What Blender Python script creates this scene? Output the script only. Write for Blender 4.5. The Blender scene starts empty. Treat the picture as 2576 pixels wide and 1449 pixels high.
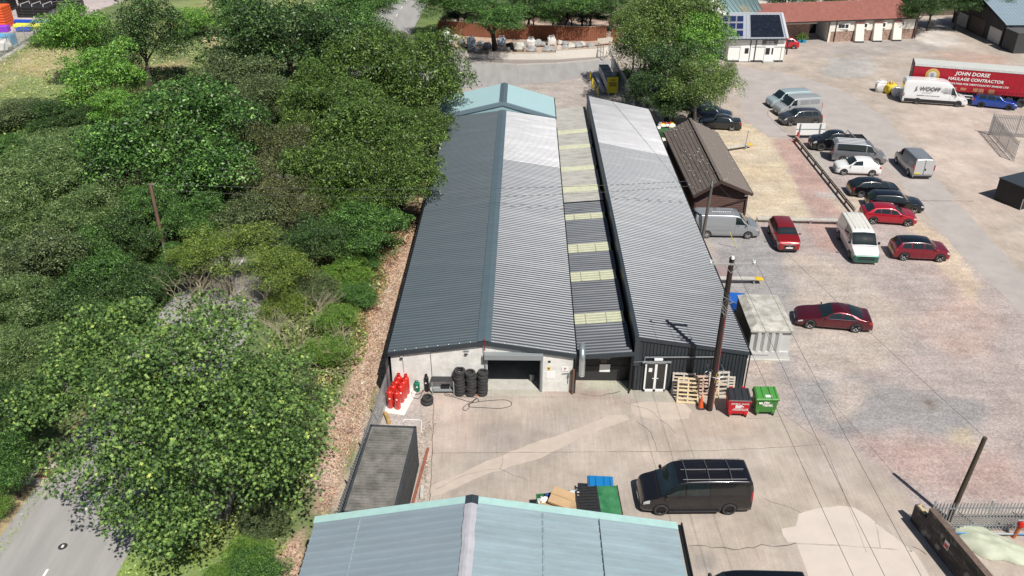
import bpy, math, random
import numpy as np
from mathutils import Vector, Matrix
PI = math.pi
R = math.radians
C = bpy.context.scene.collection

# ---------------------------------------------------------------- camera, sky, sun, exposure
TH = R(29.85); FPX = 2130.0; CAMH = 30.0
cd = bpy.data.cameras.new('camera'); cam = bpy.data.objects.new('camera', cd); C.objects.link(cam)
cam.location = (0, 0, CAMH); cam.rotation_euler = (PI/2 - TH, 0, 0)
cd.sensor_width = 36; cd.lens = FPX/2576*36; cd.clip_start = 0.5; cd.clip_end = 2000
bpy.context.scene.camera = cam
SUN_EL = R(54.5); SUN_AZ = math.atan2(0.47, -0.883)
w = bpy.data.worlds.new("World"); bpy.context.scene.world = w; w.use_nodes = True
nt = w.node_tree; bg = nt.nodes['Background']
sky = nt.nodes.new('ShaderNodeTexSky'); sky.sky_type = 'NISHITA'; sky.sun_disc = False
sky.sun_elevation = SUN_EL; sky.sun_rotation = SUN_AZ
nt.links.new(sky.outputs[0], bg.inputs[0]); bg.inputs[1].default_value = 0.052
sl = bpy.data.lights.new('sun', 'SUN'); so = bpy.data.objects.new('sun', sl); C.objects.link(so)
sl.energy = 5.0; sl.angle = R(0.5); sl.color = (1.0, 0.955, 0.89)
sd = Vector((math.sin(SUN_AZ)*math.cos(SUN_EL), math.cos(SUN_AZ)*math.cos(SUN_EL), math.sin(SUN_EL)))
so.rotation_euler = sd.to_track_quat('Z', 'Y').to_euler()
vs = bpy.context.scene.view_settings
vs.view_transform = 'Standard'; vs.look = 'None'; vs.exposure = 0.14; vs.gamma = 1

# ---------------------------------------------------------------- unprojection of survey points onto the ground
_c, _s = math.cos(TH), math.sin(TH)
def _ray(x, y):
    v = (724.5 - y)/FPX
    return (x-1288)/FPX, _c+v*_s, -_s+v*_c
def G(x, y, z=0.0):
    u, Y, Z = _ray(x, y); t = (z-CAMH)/Z
    return Vector((u*t, Y*t, z))
def V(y, Yw):
    u, Y, Z = _ray(0, y); return CAMH + Z*Yw/Y
def G2(pts, z=0.0): return [tuple(G(a, b, z)[:2]) for a, b in pts]

# ---------------------------------------------------------------- materials
MATS = {}
def mat(name, col, rough=0.7, metal=0.0, var=0.12, scale=3.0, bump=0.0, bscale=30.0, coat=0.0, spec=0.5, col2=None, detail=6, stretch=None, c2pos=(0.35, 0.65)):
    if name in MATS: return MATS[name]
    m = bpy.data.materials.new(name); m.use_nodes = True; n = m.node_tree; p = n.nodes['Principled BSDF']
    p.inputs['Roughness'].default_value = rough; p.inputs['Metallic'].default_value = metal
    p.inputs['Coat Weight'].default_value = coat; p.inputs['Coat Roughness'].default_value = 0.05
    p.inputs['Specular IOR Level'].default_value = spec
    col = tuple(col)
    if var > 0 or col2:
        tc = n.nodes.new('ShaderNodeTexCoord'); no = n.nodes.new('ShaderNodeTexNoise')
        src = tc.outputs['Object']
        if stretch:
            mp = n.nodes.new('ShaderNodeMapping'); mp.inputs['Scale'].default_value = stretch
            n.links.new(src, mp.inputs[0]); src = mp.outputs[0]
        n.links.new(src, no.inputs['Vector'])
        no.inputs['Scale'].default_value = scale; no.inputs['Detail'].default_value = detail; no.inputs['Roughness'].default_value = 0.65
        cr = n.nodes.new('ShaderNodeValToRGB'); e = cr.color_ramp.elements
        a = tuple(max(0, c*(1-var)) for c in col); b = tuple(min(1, c*(1+var)) for c in (col2 or col))
        e[0].position, e[1].position = c2pos if col2 else (0.3, 0.7)
        e[0].color = (*a, 1); e[1].color = (*b, 1)
        n.links.new(no.outputs[0], cr.inputs[0]); n.links.new(cr.outputs[0], p.inputs['Base Color'])
    else: p.inputs['Base Color'].default_value = (*col, 1)
    if bump > 0:
        tc = n.nodes.new('ShaderNodeTexCoord'); nb = n.nodes.new('ShaderNodeTexNoise'); nb.inputs['Scale'].default_value = bscale; nb.inputs['Detail'].default_value = 4
        bp = n.nodes.new('ShaderNodeBump'); bp.inputs['Strength'].default_value = bump; bp.inputs['Distance'].default_value = 0.05
        n.links.new(tc.outputs['Object'], nb.inputs['Vector']); n.links.new(nb.outputs[0], bp.inputs['Height']); n.links.new(bp.outputs[0], p.inputs['Normal'])
    MATS[name] = m
    return m
def sheet_paint(name, col, metal=0.0, rough=0.35, var=0.08, dirt=0.0, dirtcol=(0.3,0.3,0.28), stretch=(0.35, 3, 1), scale=1.0):
    """painted corrugated sheet: streaks down the slope, panels of slightly different age"""
    if name in MATS: return MATS[name]
    m = bpy.data.materials.new(name); m.use_nodes = True; n = m.node_tree; p = n.nodes['Principled BSDF']; L = n.links.new
    tc = n.nodes.new('ShaderNodeTexCoord'); mp = n.nodes.new('ShaderNodeMapping'); mp.inputs['Scale'].default_value = stretch
    no = n.nodes.new('ShaderNodeTexNoise'); no.inputs['Scale'].default_value = scale; no.inputs['Detail'].default_value = 8; no.inputs['Roughness'].default_value = 0.7
    L(tc.outputs['Object'], mp.inputs[0]); L(mp.outputs[0], no.inputs['Vector'])
    cr = n.nodes.new('ShaderNodeValToRGB'); e = cr.color_ramp.elements; e[0].position = .3; e[1].position = .7
    e[0].color = (*[c*(1-var) for c in col], 1); e[1].color = (*[c*(1+var) for c in col], 1)
    L(no.outputs[0], cr.inputs[0]); out = cr.outputs[0]
    if dirt > 0:
        n2 = n.nodes.new('ShaderNodeTexNoise'); n2.inputs['Scale'].default_value = 0.8; n2.inputs['Detail'].default_value = 10; n2.inputs['Roughness'].default_value = 0.75
        L(mp.outputs[0], n2.inputs['Vector'])
        r2 = n.nodes.new('ShaderNodeValToRGB'); r2.color_ramp.elements[0].position = .5; r2.color_ramp.elements[1].position = .72
        r2.color_ramp.elements[1].color = (dirt, dirt, dirt, 1)
        mx = n.nodes.new('ShaderNodeMix'); mx.data_type = 'RGBA'; L(n2.outputs[0], r2.inputs[0]); L(r2.outputs[0], mx.inputs[0]); L(out, mx.inputs[6]); mx.inputs[7].default_value = (*dirtcol, 1)
        out = mx.outputs[2]
    L(out, p.inputs['Base Color'])
    rr = n.nodes.new('ShaderNodeMapRange'); rr.inputs[3].default_value = rough-0.07; rr.inputs[4].default_value = rough+0.1; L(no.outputs[0], rr.inputs[0]); L(rr.outputs[0], p.inputs['Roughness'])
    p.inputs['Metallic'].default_value = metal
    MATS[name] = m; return m

# ---------------------------------------------------------------- mesh builder
class MB:
    def __init__(s): s.v = []; s.f = []
    def add(s, vs, fs):
        o = len(s.v); s.v += [tuple(v) for v in vs]; s.f += [tuple(i+o for i in f) for f in fs]; return s
    def hexa(s, p):   # 8 points: bottom 4 ccw, top 4 ccw
        return s.add(p, [(3,2,1,0),(4,5,6,7),(0,1,5,4),(1,2,6,5),(2,3,7,6),(3,0,4,7)])
    def box(s, c, d, rz=0.0, rx=0.0, ry=0.0):
        M = Matrix.Rotation(rz, 3, 'Z') @ Matrix.Rotation(ry, 3, 'Y') @ Matrix.Rotation(rx, 3, 'X'); c = Vector(c)
        x, y, z = d[0]/2, d[1]/2, d[2]/2
        return s.hexa([c + M @ Vector(q) for q in ((-x,-y,-z),(x,-y,-z),(x,y,-z),(-x,y,-z),(-x,-y,z),(x,-y,z),(x,y,z),(-x,y,z))])
    def beam(s, a, b, w, h, up=(0,0,1)):
        a, b = Vector(a), Vector(b); d = (b-a).normalized(); u = Vector(up); r = d.cross(u)
        if r.length < 1e-4: r = Vector((1,0,0))
        r.normalize(); u = r.cross(d).normalized(); r = r*w/2; u = u*h/2
        return s.hexa([a-r-u, a+r-u, b+r-u, b-r-u, a-r+u, a+r+u, b+r+u, b-r+u])
    def prism(s, poly, z0, z1):
        n = len(poly); v = [(x, y, z0) for x, y in poly]+[(x, y, z1) for x, y in poly]
        return s.add(v, [tuple(range(n-1, -1, -1)), tuple(range(n, 2*n))]+[(i, (i+1) % n, n+(i+1) % n, n+i) for i in range(n)])
    def slab(s, pts, th):   # thick polygon along its normal (downwards)
        pts = [Vector(p) for p in pts]; nn = (pts[1]-pts[0]).cross(pts[2]-pts[1]).normalized()*th; n = len(pts)
        return s.add(pts+[p-nn for p in pts], [tuple(range(n)), tuple(range(2*n-1, n-1, -1))]+[(i, n+i, n+(i+1) % n, (i+1) % n) for i in range(n)])
    def tube(s, pts, r, n=8, cap=True, r2=None):
        pts = [Vector(p) for p in pts]; k = len(pts); rs = r if isinstance(r, (list, tuple)) else [r+(((r2 if r2 is not None else r)-r)*i/max(1, k-1)) for i in range(k)]
        o = len(s.v); prev = None
        for i, p in enumerate(pts):
            d = (pts[min(i+1, k-1)]-pts[max(i-1, 0)]).normalized()
            a = Vector((0,0,1)) if abs(d.z) < .95 else Vector((1,0,0))
            if prev is not None: a = prev
            u = (a - d*a.dot(d)).normalized(); prev = u; v = d.cross(u)
            for j in range(n):
                t = 2*PI*j/n; s.v.append(tuple(p+(u*math.cos(t)+v*math.sin(t))*rs[i]))
        for i in range(k-1):
            for j in range(n): s.f.append((o+i*n+j, o+i*n+(j+1) % n, o+(i+1)*n+(j+1) % n, o+(i+1)*n+j))
        if cap: s.f.append(tuple(o+j for j in range(n-1, -1, -1))); s.f.append(tuple(o+(k-1)*n+j for j in range(n)))
        return s
    def lathe(s, prof, c=(0,0,0), n=16, axis='z'):   # prof: (r, h)
        o = len(s.v); c = Vector(c)
        for r, h in prof:
            for j in range(n):
                t = 2*PI*j/n; a, b = r*math.cos(t), r*math.sin(t)
                s.v.append(tuple(c+Vector((a, b, h) if axis == 'z' else ((a, h, b) if axis == 'y' else (h, a, b)))))
        for i in range(len(prof)-1):
            for j in range(n):
                q = (o+i*n+j, o+i*n+(j+1) % n, o+(i+1)*n+(j+1) % n, o+(i+1)*n+j); s.f.append(q if axis != 'y' else q[::-1])
        return s
    def grid(s, P):   # 2D list of points
        o = len(s.v); a = len(P); b = len(P[0])
        for r in P: s.v += [tuple(p) for p in r]
        for i in range(a-1):
            for j in range(b-1): s.f.append((o+i*b+j, o+i*b+j+1, o+(i+1)*b+j+1, o+(i+1)*b+j))
        return s
    def blob(s, c, r, rng, n=7, m=10, rough=0.15, sq=1.0):
        c = Vector(c); P = []
        for i in range(n+1):
            ph = PI*i/n; row = []
            for j in range(m): 
                t = 2*PI*j/m; k = 1+rng.uniform(-rough, rough) if 0 < i < n else 1
                f = lambda q: math.copysign(abs(q)**sq, q)
                row.append((c.x+r[0]*k*f(math.sin(ph))*f(math.cos(t)), c.y+r[1]*k*f(math.sin(ph))*f(math.sin(t)), c.z+r[2]*k*f(math.cos(ph))))
            row.append(row[0]); P.append(row)
        P = P[::-1]
        return s.grid(P)
    def mesh(s, name, m=None, smooth=False, ang=40):
        me = bpy.data.meshes.new(name); me.from_pydata(s.v, [], s.f); me.validate(clean_customdata=False)
        if m: me.materials.append(m)
        if smooth:
            me.shade_smooth(); me.set_sharp_from_angle(angle=R(ang))
        return me
    def build(s, name, m=None, parent=None, smooth=False, bevel=0, loc=None, rz=0, ang=40, seg=2):
        o = bpy.data.objects.new(name, s.mesh(name, m, smooth, ang)); C.objects.link(o)
        if parent: o.parent = parent
        if loc is not None: o.location = loc
        if rz: o.rotation_euler.z = rz
        if bevel:
            b = o.modifiers.new('b', 'BEVEL'); b.width = bevel; b.segments = seg; b.limit_method = 'ANGLE'; b.angle_limit = R(35)
        return o
def tag(o, label=None, cat=None, group=None, kind=None):
    if label: o['label'] = label
    if cat: o['category'] = cat
    if group: o['group'] = group
    if kind: o['kind'] = kind
    return o
def thing(name, label, cat, loc=(0,0,0), rz=0.0, group=None):
    o = bpy.data.objects.new(name, None); C.objects.link(o); o.location = loc; o.rotation_euler = (0, 0, rz); o.empty_display_size = 0.2
    return tag(o, label, cat, group)
def kids(o): return [c for c in bpy.data.objects if c.parent == o]
def copy_tree(o, loc=None, rz=None, label=None, parent=None, scale=None):
    c = o.copy(); C.objects.link(c); c.parent = parent
    for ch in kids(o): copy_tree(ch, parent=c)
    if loc is not None: c.location = loc
    if rz is not None: c.rotation_euler.z = rz
    if label: c['label'] = label
    if scale is not None: c.scale = scale
    return c
def struct(name, mb, m, **k): return tag(mb.build(name, m, **k), kind='structure')
_fonts = {}
def text_mesh(txt, size, bold=0.0, sp=1.0, line=0.9, shear=0.0, align='CENTER'):
    cu = bpy.data.curves.new('t', 'FONT'); cu.body = txt; cu.size = size; cu.align_x = align; cu.align_y = 'CENTER'; cu.offset = bold; cu.extrude = 0.002
    cu.space_character = sp; cu.space_line = line; cu.shear = shear; cu.resolution_u = 3
    o = bpy.data.objects.new('t', cu); C.objects.link(o); bpy.context.view_layer.update()
    me = bpy.data.meshes.new_from_object(o.evaluated_get(bpy.context.evaluated_depsgraph_get()))
    bpy.data.objects.remove(o); bpy.data.curves.remove(cu); return me
def lettering(txt, size, m, parent, loc, rot, name='lettering', **k):
    me = text_mesh(txt, size, **k); me.materials.clear(); me.materials.append(m)
    o = bpy.data.objects.new(name, me); C.objects.link(o); o.parent = parent; o.location = loc; o.rotation_euler = rot; return o
def fine_print(m, parent, x, z, w_, rows, h, y=0, rot=0.0, seed=1, step=1.7, align=1):
    """rows of print too small to read in the photograph: short broken strokes on the panel"""
    rng = random.Random(seed); mb = MB()
    for r in range(rows):
        ww = w_*rng.uniform(.7, 1); q = x+(w_/2-ww if align else -ww/2); e = q+ww
        while q < e: l = h*rng.uniform(.5, 1.3); mb.box((q+l/2-x, 0, -r*h*step), (l, .004, h)); q += l+h*(.25 if rng.random() < .8 else .9)
    o = mb.build('fine_print', m, parent, loc=(x, y, z)); o.rotation_euler.x = rot; return o
def corrugated(mb, A, B, Cc, D, pitch=0.25, h=0.04, kind='box', th=0.0):
    """sheet over quad A-B-C-D whose ribs run A->B (and D->C); profile repeats from A towards D"""
    A, B, Cc, D = map(Vector, (A, B, Cc, D)); L = ((D-A).length+(Cc-B).length)/2; n = max(2, round(L/pitch))
    N = (B-A).cross(D-A).normalized()
    if N.z < 0 and abs(N.z) > 0.2: N = -N
    prof = [(0, 0), (.34, 0), (.49, 1), (.85, 1), (1, 0)] if kind == 'box' else ([(0, 0), (.8, 0), (.85, 1), (.95, 1)] if kind == 'rib' else [(i/6, .5-.5*math.cos(2*PI*i/6)) for i in range(6)])
    if kind == 'box': prof = prof[:-1]
    ts = [((i+a)/n, b) for i in range(n) for a, b in prof]+[(1, 0)]
    rows = [[A.lerp(D, t)+N*b*h, B.lerp(Cc, t)+N*b*h] for t, b in ts]
    mb.grid(rows if (B-A).cross(D-A).dot(N) < 0 else [r[::-1] for r in rows])
    return mb
# ---------------------------------------------------------------- ground: one sheet, real surface colours per zone
def sdf(px, py, poly):
    d = np.full(px.shape, 1e9); inside = np.zeros(px.shape, bool); n = len(poly)
    for i in range(n):
        x0, y0 = poly[i]; x1, y1 = poly[(i+1) % n]; ex, ey = x1-x0, y1-y0
        t = np.clip(((px-x0)*ex+(py-y0)*ey)/(ex*ex+ey*ey+1e-9), 0, 1)
        d = np.minimum(d, (px-x0-t*ex)**2+(py-y0-t*ey)**2)
        cnd = (y0 > py) != (y1 > py)
        with np.errstate(divide='ignore', invalid='ignore'): xi = x0+(py-y0)*ex/(ey if ey != 0 else 1e-9)
        inside ^= cnd & (px < xi)
    d = np.sqrt(d); return np.where(inside, -d, d)
def wob(px, py, s, seed):
    r = np.random.RandomState(seed); o = np.zeros(px.shape)
    for k in range(7):
        a = r.uniform(0, 2*PI); f = (1.0/s)*r.uniform(.5, 2.6); o += np.sin(px*math.cos(a)*f+py*math.sin(a)*f+r.uniform(0, 6.28))/(1+k*.35)
    return o/2.6
GR, GV, CO, LT = 0, 1, 2, 3
ZONES = [  # polygon (survey pixels), colour, softness m, wobble m, texture
 ([(0,0),(0,175),(120,120),(330,190),(360,250),(190,275),(0,215)], (.40,.33,.16), 4, 3, GR),
 ([(0,185),(330,240),(330,275),(0,275)], (.19,.26,.075), 4, 3, GR),
 ([(300,0),(560,0),(545,110),(400,100),(330,60)], (.22,.27,.08), 4, 3, GR),
 ([(518,0),(562,0),(556,95),(540,120),(515,105),(528,50)], (.46,.34,.2), 1.5, 1.2, GR),
 ([(300,180),(470,150),(480,240),(360,250)], (.42,.32,.17), 3, 2, GR),
 ([(0,470),(120,520),(130,620),(0,660)], (.3,.24,.13), 2, 2, GR),
 ([(0,350),(130,330),(150,500),(0,560)], (.33,.30,.12), 3, 2, GR),
 ([(-300,0),(-300,260),(0,155),(78,100),(160,62),(340,-10),(340,-40)], (.50,.42,.40), .4, .3, CO),
 ([(-60,150),(30,110),(100,72),(150,60),(80,102),(0,155)], (.44,.44,.46), .6, .3, GV),
 ([(-60,1300),(-60,1449),(0,1385),(110,1225),(250,1040),(215,1030),(90,1180)], (.38,.29,.15), .7, .8, GR),
 ([(0,1370),(100,1225),(240,1040),(262,1050),(130,1230),(20,1390)], (.16,.24,.05), .35, .4, GR),
 ([(280,1449),(330,1340),(450,1270),(560,1330),(640,1449)], (.19,.27,.06), .8, .6, GR),
 ([(700,1500),(770,1500),(800,1304),(850,1270),(985,905),(1125,420),(1150,300),(1110,330),(1060,470),(1000,640),(930,800),(850,950),(805,1100),(785,1260),(690,1380)], (.40,.26,.18), .6, .7, LT),
 ([(1140,20),(1140,140),(1500,150),(1570,110),(1560,20)], (.45,.30,.21), .6, .5, GV),
 ([(830,1500),(838,1292),(978,905),(1140,300),(1150,190),(1500,165),(1560,110),(1700,105),(1850,70),(1840,-60),(2760,-60),(2760,1500)], (.43,.36,.30), .3, .2, CO),
 ([(1150,300),(1150,215),(1300,210),(1500,190),(1640,240),(1640,300)], (.38,.33,.30), 1.2, .6, GV),
 ([(2230,60),(2420,40),(2420,110),(2300,130),(2220,100)], (.56,.50,.45), 2, 1.5, CO),
 ([(2360,130),(2540,140),(2560,200),(2430,190)], (.47,.33,.26), 2.5, 1.5, CO),
 ([(1990,80),(2300,100),(2360,125),(2180,140),(2020,130)], (.38,.34,.31), 2, 1.5, CO),
 ([(2090,145),(2200,140),(2190,190),(2050,200)], (.41,.385,.36), .8, 1, CO),
 ([(1990,110),(2130,105),(2100,140),(1980,160)], (.40,.34,.30), 2, 1.5, GV),
 ([(2230,300),(2480,240),(2576,300),(2576,520),(2470,560),(2330,420)], (.50,.405,.34), 2.5, 1.5, CO),
 ([(985,880),(1060,880),(1090,1040),(1068,1449),(1020,1449),(1060,1080),(965,1060)], (.36,.29,.235), .4, .4, LT),
 ([(975,1000),(1060,985),(1075,1080),(960,1075)], (.40,.36,.34), .5, .3, GV),
 # gravel car park
 ([(1868,905),(1885,960),(1935,1030),(2010,1075),(2100,1108),(2170,1150),(2240,1210),(2300,1262),(2420,1290),(2760,1300),(2760,850),(2576,780),(2480,700),(2390,615),(2300,520),(2220,430),(2130,345),(2000,340),(1860,300),(1760,300),(1770,520),(1780,640)], (.375,.31,.295), .7, .6, GV),
 ([(1770,570),(2000,600),(2010,760),(1985,930),(1860,900),(1800,700)], (.27,.27,.28), 1.2, .8, GV),
 ([(1985,640),(2180,690),(2260,780),(2250,930),(2100,960),(1995,860)], (.43,.36,.305), 1.5, 1, GV),
 ([(1945,930),(2120,945),(2300,970),(2460,1030),(2440,1100),(2250,1075),(2090,1090),(1990,1050)], (.25,.25,.26), 1.3, 1.0, GV),
 ([(1965,925),(2080,930),(2110,955),(2000,950)], (.48,.42,.38), .8, .6, GV),
 ([(2130,960),(2190,985),(2120,1065),(2085,1075),(2110,1010)], (.42,.36,.32), .9, .6, GV),
 ([(2170,1120),(2576,1110),(2576,1270),(2400,1275),(2290,1240)], (.395,.27,.24), 1.5, 1, GV),
 ([(2400,700),(2470,760),(2500,900),(2400,930),(2330,820)], (.43,.31,.27), 2, 1.2, GV),
 ([(2300,540),(2390,620),(2480,720),(2450,760),(2350,650),(2270,560)], (.55,.42,.29), .9, .8, GV),
 ([(2255,500),(2300,525),(2330,580),(2290,590)], (.52,.40,.28), .8, .5, GV),
 ([(2020,555),(2110,560),(2120,640),(2050,620)], (.40,.25,.22), 1, .8, GV),
 ([(2385,1080),(2440,1075),(2450,1115),(2390,1118)], (.44,.36,.24), .8, .5, GV),
 ([(1917,893),(1955,893),(1955,912),(1920,910)], (.58,.40,.20), .4, .4, GV),
 ([(1868,898),(1950,905),(1960,1040),(1915,1000),(1880,950)], (.40,.33,.29), .7, .4, GV),
 ([(1850,300),(1960,350),(1995,440),(2050,548),(1895,556),(1800,420),(1780,320)], (.56,.45,.29), .7, .6, GV),
 ([(1940,348),(2003,350),(2148,545),(2110,552),(2048,550),(1985,430)], (.41,.24,.20), .8, .5, GV),
 ([(1998,350),(2010,350),(2155,540),(2142,545)], (.33,.20,.16), .3, .3, GV),
 ([(2010,365),(2060,385),(2100,470),(2130,500),(2120,520),(2060,440)], (.38,.37,.33), .5, .4, GV),
 ([(2075,500),(2150,480),(2250,560),(2150,545)], (.50,.40,.31), .8, .5, GV),
 ([(2310,998),(2350,1010),(2362,1032),(2335,1030),(2308,1010)], (.10,.075,.055), .7, .3, GV),
 ([(2050,482),(2110,490),(2100,500),(2060,495)], (.42,.38,.38), .5, .3, GV),
 # forecourt stains and worn concrete
 ([(1200,1060),(1420,1050),(1440,1130),(1230,1140)], (.40,.335,.29), 1, .6, CO),
 ([(1085,1000),(1200,1000),(1200,1130),(1080,1130)], (.50,.40,.34), .8, .4, CO),
 ([(1225,950),(1360,950),(1362,998),(1225,998)], (.42,.40,.33), .3, .1, CO),
 ([(1455,955),(1580,955),(1590,985),(1455,990)], (.44,.43,.33), .3, .2, CO),
 ([(1590,985),(1800,985),(1800,1010),(1600,1015)], (.40,.37,.31), .4, .2, CO),
 ([(1365,978),(1455,980),(1560,1000),(1640,1030),(1560,1015),(1370,992)], (.37,.29,.245), .5, .3, CO),
 ([(1640,1030),(1900,1050),(1950,1080),(1700,1110)], (.47,.38,.31), 1, .5, CO),
 ([(1900,1300),(2100,1290),(2100,1370),(1930,1375)], (.41,.35,.285), 1, .6, CO),
 ([(1730,1400),(1780,1390),(1800,1430),(1740,1435)], (.28,.25,.22), .8, .3, CO),
]
def make_ground():
    xs = np.concatenate([[-700,-300,-170,-120], np.arange(-95, 100.1, .5), [125,180,320,700]])
    ys = np.concatenate([[-400,-100,0,14], np.arange(20, 150, .5), np.arange(150, 215, 1.5), [240,300,450,900]])
    X, Y = np.meshgrid(xs, ys); px, py = X.ravel(), Y.ravel(); N = px.size
    col = np.tile(np.array([.14,.19,.06]), (N, 1)); tex = np.zeros((N, 4)); tex[:, 0] = 1
    for k, (pl, c, soft, wb, t) in enumerate(ZONES):
        poly = [tuple(p) for p in G2(pl)]
        mx = (px > min(p[0] for p in poly)-12) & (px < max(p[0] for p in poly)+12) & (py > min(p[1] for p in poly)-12) & (py < max(p[1] for p in poly)+12)
        if not mx.any(): continue
        qx, qy = px[mx], py[mx]; d = sdf(qx, qy, poly)+wob(qx, qy, max(1.2, wb*2.2), k)*wb+wob(qx, qy, .6, k+50)*wb*.35
        c = c if t != GV else tuple(.72*q+.28*w_ for q, w_ in zip(c, (.35,.295,.255))); a = np.clip(.5-d/max(soft, .3), 0, 1); a = a*a*(3-2*a)
        col[mx] = col[mx]*(1-a[:, None])+np.array(c)*a[:, None]
        o = np.zeros(4); o[t] = 1; tex[mx] = tex[mx]*(1-a[:, None])+o*a[:, None]
    me = bpy.data.meshes.new('ground'); ny, nx = X.shape
    co = np.zeros((N, 3)); co[:, 0] = px; co[:, 1] = py
    idx = np.arange(N).reshape(ny, nx); q = np.stack([idx[:-1, :-1], idx[:-1, 1:], idx[1:, 1:], idx[1:, :-1]], -1).reshape(-1, 4)
    me.vertices.add(N); me.vertices.foreach_set('co', co.ravel()); me.loops.add(q.size); me.loops.foreach_set('vertex_index', q.ravel())
    me.polygons.add(len(q)); me.polygons.foreach_set('loop_start', np.arange(0, q.size, 4)); me.update(calc_edges=True)
    a = me.color_attributes.new('tone', 'FLOAT_COLOR', 'POINT'); a.data.foreach_set('color', np.c_[col, np.ones(N)].ravel())
    b = me.color_attributes.new('kindmask', 'FLOAT_COLOR', 'POINT'); b.data.foreach_set('color', np.c_[tex[:, 1], tex[:, 2], tex[:, 3], np.ones(N)].ravel())
    m = bpy.data.materials.new('ground_surface'); m.use_nodes = True; n = m.node_tree; p = n.nodes['Principled BSDF']; L = n.links.new
    p.inputs['Roughness'].default_value = .92; p.inputs['Specular IOR Level'].default_value = .2
    def nz(scale, det=5, ro=.6, vec=None):
        o = n.nodes.new('ShaderNodeTexNoise'); o.inputs['Scale'].default_value = scale; o.inputs['Detail'].default_value = det; o.inputs['Roughness'].default_value = ro; L(vec or tc.outputs['Object'], o.inputs['Vector']); return o.outputs[0]
    def mr(x, a, b, c, d):
        o = n.nodes.new('ShaderNodeMapRange'); L(x, o.inputs[0]); [setattr(o.inputs[i+1], 'default_value', q) for i, q in enumerate((a, b, c, d))]; return o.outputs[0]
    def mth(op, x, y):
        o = n.nodes.new('ShaderNodeMath'); o.operation = op
        for i, q in enumerate((x, y)):
            if isinstance(q, (int, float)): o.inputs[i].default_value = q
            else: L(q, o.inputs[i])
        return o.outputs[0]
    def mix(f, a_, b_):
        o = n.nodes.new('ShaderNodeMix'); o.data_type = 'FLOAT'; L(f, o.inputs[0]); L(a_, o.inputs[2]) if not isinstance(a_, float) else setattr(o.inputs[2], 'default_value', a_); L(b_, o.inputs[3]); return o.outputs[0]
    tc = n.nodes.new('ShaderNodeTexCoord')
    at = n.nodes.new('ShaderNodeAttribute'); at.attribute_name = 'tone'; ak = n.nodes.new('ShaderNodeAttribute'); ak.attribute_name = 'kindmask'
    sp = n.nodes.new('ShaderNodeSeparateColor'); L(ak.outputs['Color'], sp.inputs[0])
    # fine factors
    vo = n.nodes.new('ShaderNodeTexVoronoi'); vo.inputs['Scale'].default_value = 11; L(tc.outputs['Object'], vo.inputs['Vector'])
    sc = n.nodes.new('ShaderNodeSeparateColor'); L(vo.outputs['Color'], sc.inputs[0])
    gravel = mth('MULTIPLY', mr(sc.outputs[0], 0, 1, .80, 1.20), mr(nz(.45, 7, .7), .3, .7, .8, 1.2))
    mp = n.nodes.new('ShaderNodeMapping'); mp.inputs['Scale'].default_value = (9, .5, 1); mp.inputs['Rotation'].default_value = (0, 0, R(1)); L(tc.outputs['Object'], mp.inputs[0])
    rib = mr(nz(1.0, 2, .5, mp.outputs[0]), .3, .7, .93, 1.07)
    mp2 = n.nodes.new('ShaderNodeMapping'); mp2.inputs['Scale'].default_value = (.8, .7, 1); mp2.inputs['Rotation'].default_value = (0, 0, R(-8)); L(tc.outputs['Object'], mp2.inputs[0])
    conc = mth('MULTIPLY', mth('MULTIPLY', rib, mth('MULTIPLY', mr(nz(.55, 8, .72, mp2.outputs[0]), .3, .7, .80, 1.16), mr(nz(.16, 9, .75), .42, .62, .84, 1.06))), mr(nz(14, 3, .7), .25, .75, .88, 1.12))
    vl = n.nodes.new('ShaderNodeTexVoronoi'); vl.inputs['Scale'].default_value = 15; L(tc.outputs['Object'], vl.inputs['Vector']); s2 = n.nodes.new('ShaderNodeSeparateColor'); L(vl.outputs['Color'], s2.inputs[0])
    conc = mth('MULTIPLY', conc, mr(nz(1.3, 7, .8), .62, .74, 1.0, .66))
    mp3 = n.nodes.new('ShaderNodeMapping'); mp3.inputs['Scale'].default_value = (.22, 1.5, 1); mp3.inputs['Rotation'].default_value = (0, 0, R(52)); L(tc.outputs['Object'], mp3.inputs[0])
    gravel = mth('MULTIPLY', mth('MULTIPLY', gravel, mr(nz(1.0, 6, .7, mp3.outputs[0]), .3, .7, .86, 1.13)), mr(nz(.9, 8, .8), .6, .75, 1.0, .72))
    litter = mth('MULTIPLY', mr(s2.outputs[1], 0, 1, .4, 1.6), mr(nz(.8, 6, .7), .3, .7, .7, 1.25))
    grass = mth('MULTIPLY', mr(nz(7, 6, .8), .3, .7, .62, 1.35), mr(nz(.35, 6, .7), .3, .7, .75, 1.2))
    f = mix(sp.outputs[0], grass, gravel); f = mix(sp.outputs[1], f, conc); f = mix(sp.outputs[2], f, litter)
    vm = n.nodes.new('ShaderNodeVectorMath'); vm.operation = 'SCALE'; L(at.outputs['Color'], vm.inputs[0]); L(f, vm.inputs['Scale'])
    # hue drift so no zone is one flat tint
    hs = n.nodes.new('ShaderNodeHueSaturation'); L(mr(nz(.9, 6, .7), .3, .7, .492, .508), hs.inputs['Hue']); L(mr(nz(.25, 5, .7), .3, .7, .72, 1.0), hs.inputs['Saturation']); L(vm.outputs[0], hs.inputs['Color'])
    L(hs.outputs[0], p.inputs['Base Color'])
    bp = n.nodes.new('ShaderNodeBump'); bp.inputs['Strength'].default_value = .35; bp.inputs['Distance'].default_value = .04; L(f, bp.inputs['Height']); L(bp.outputs[0], p.inputs['Normal'])
    me.materials.append(m); o = bpy.data.objects.new('ground', me); C.objects.link(o); tag(o, kind='structure')
make_ground()

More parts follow.
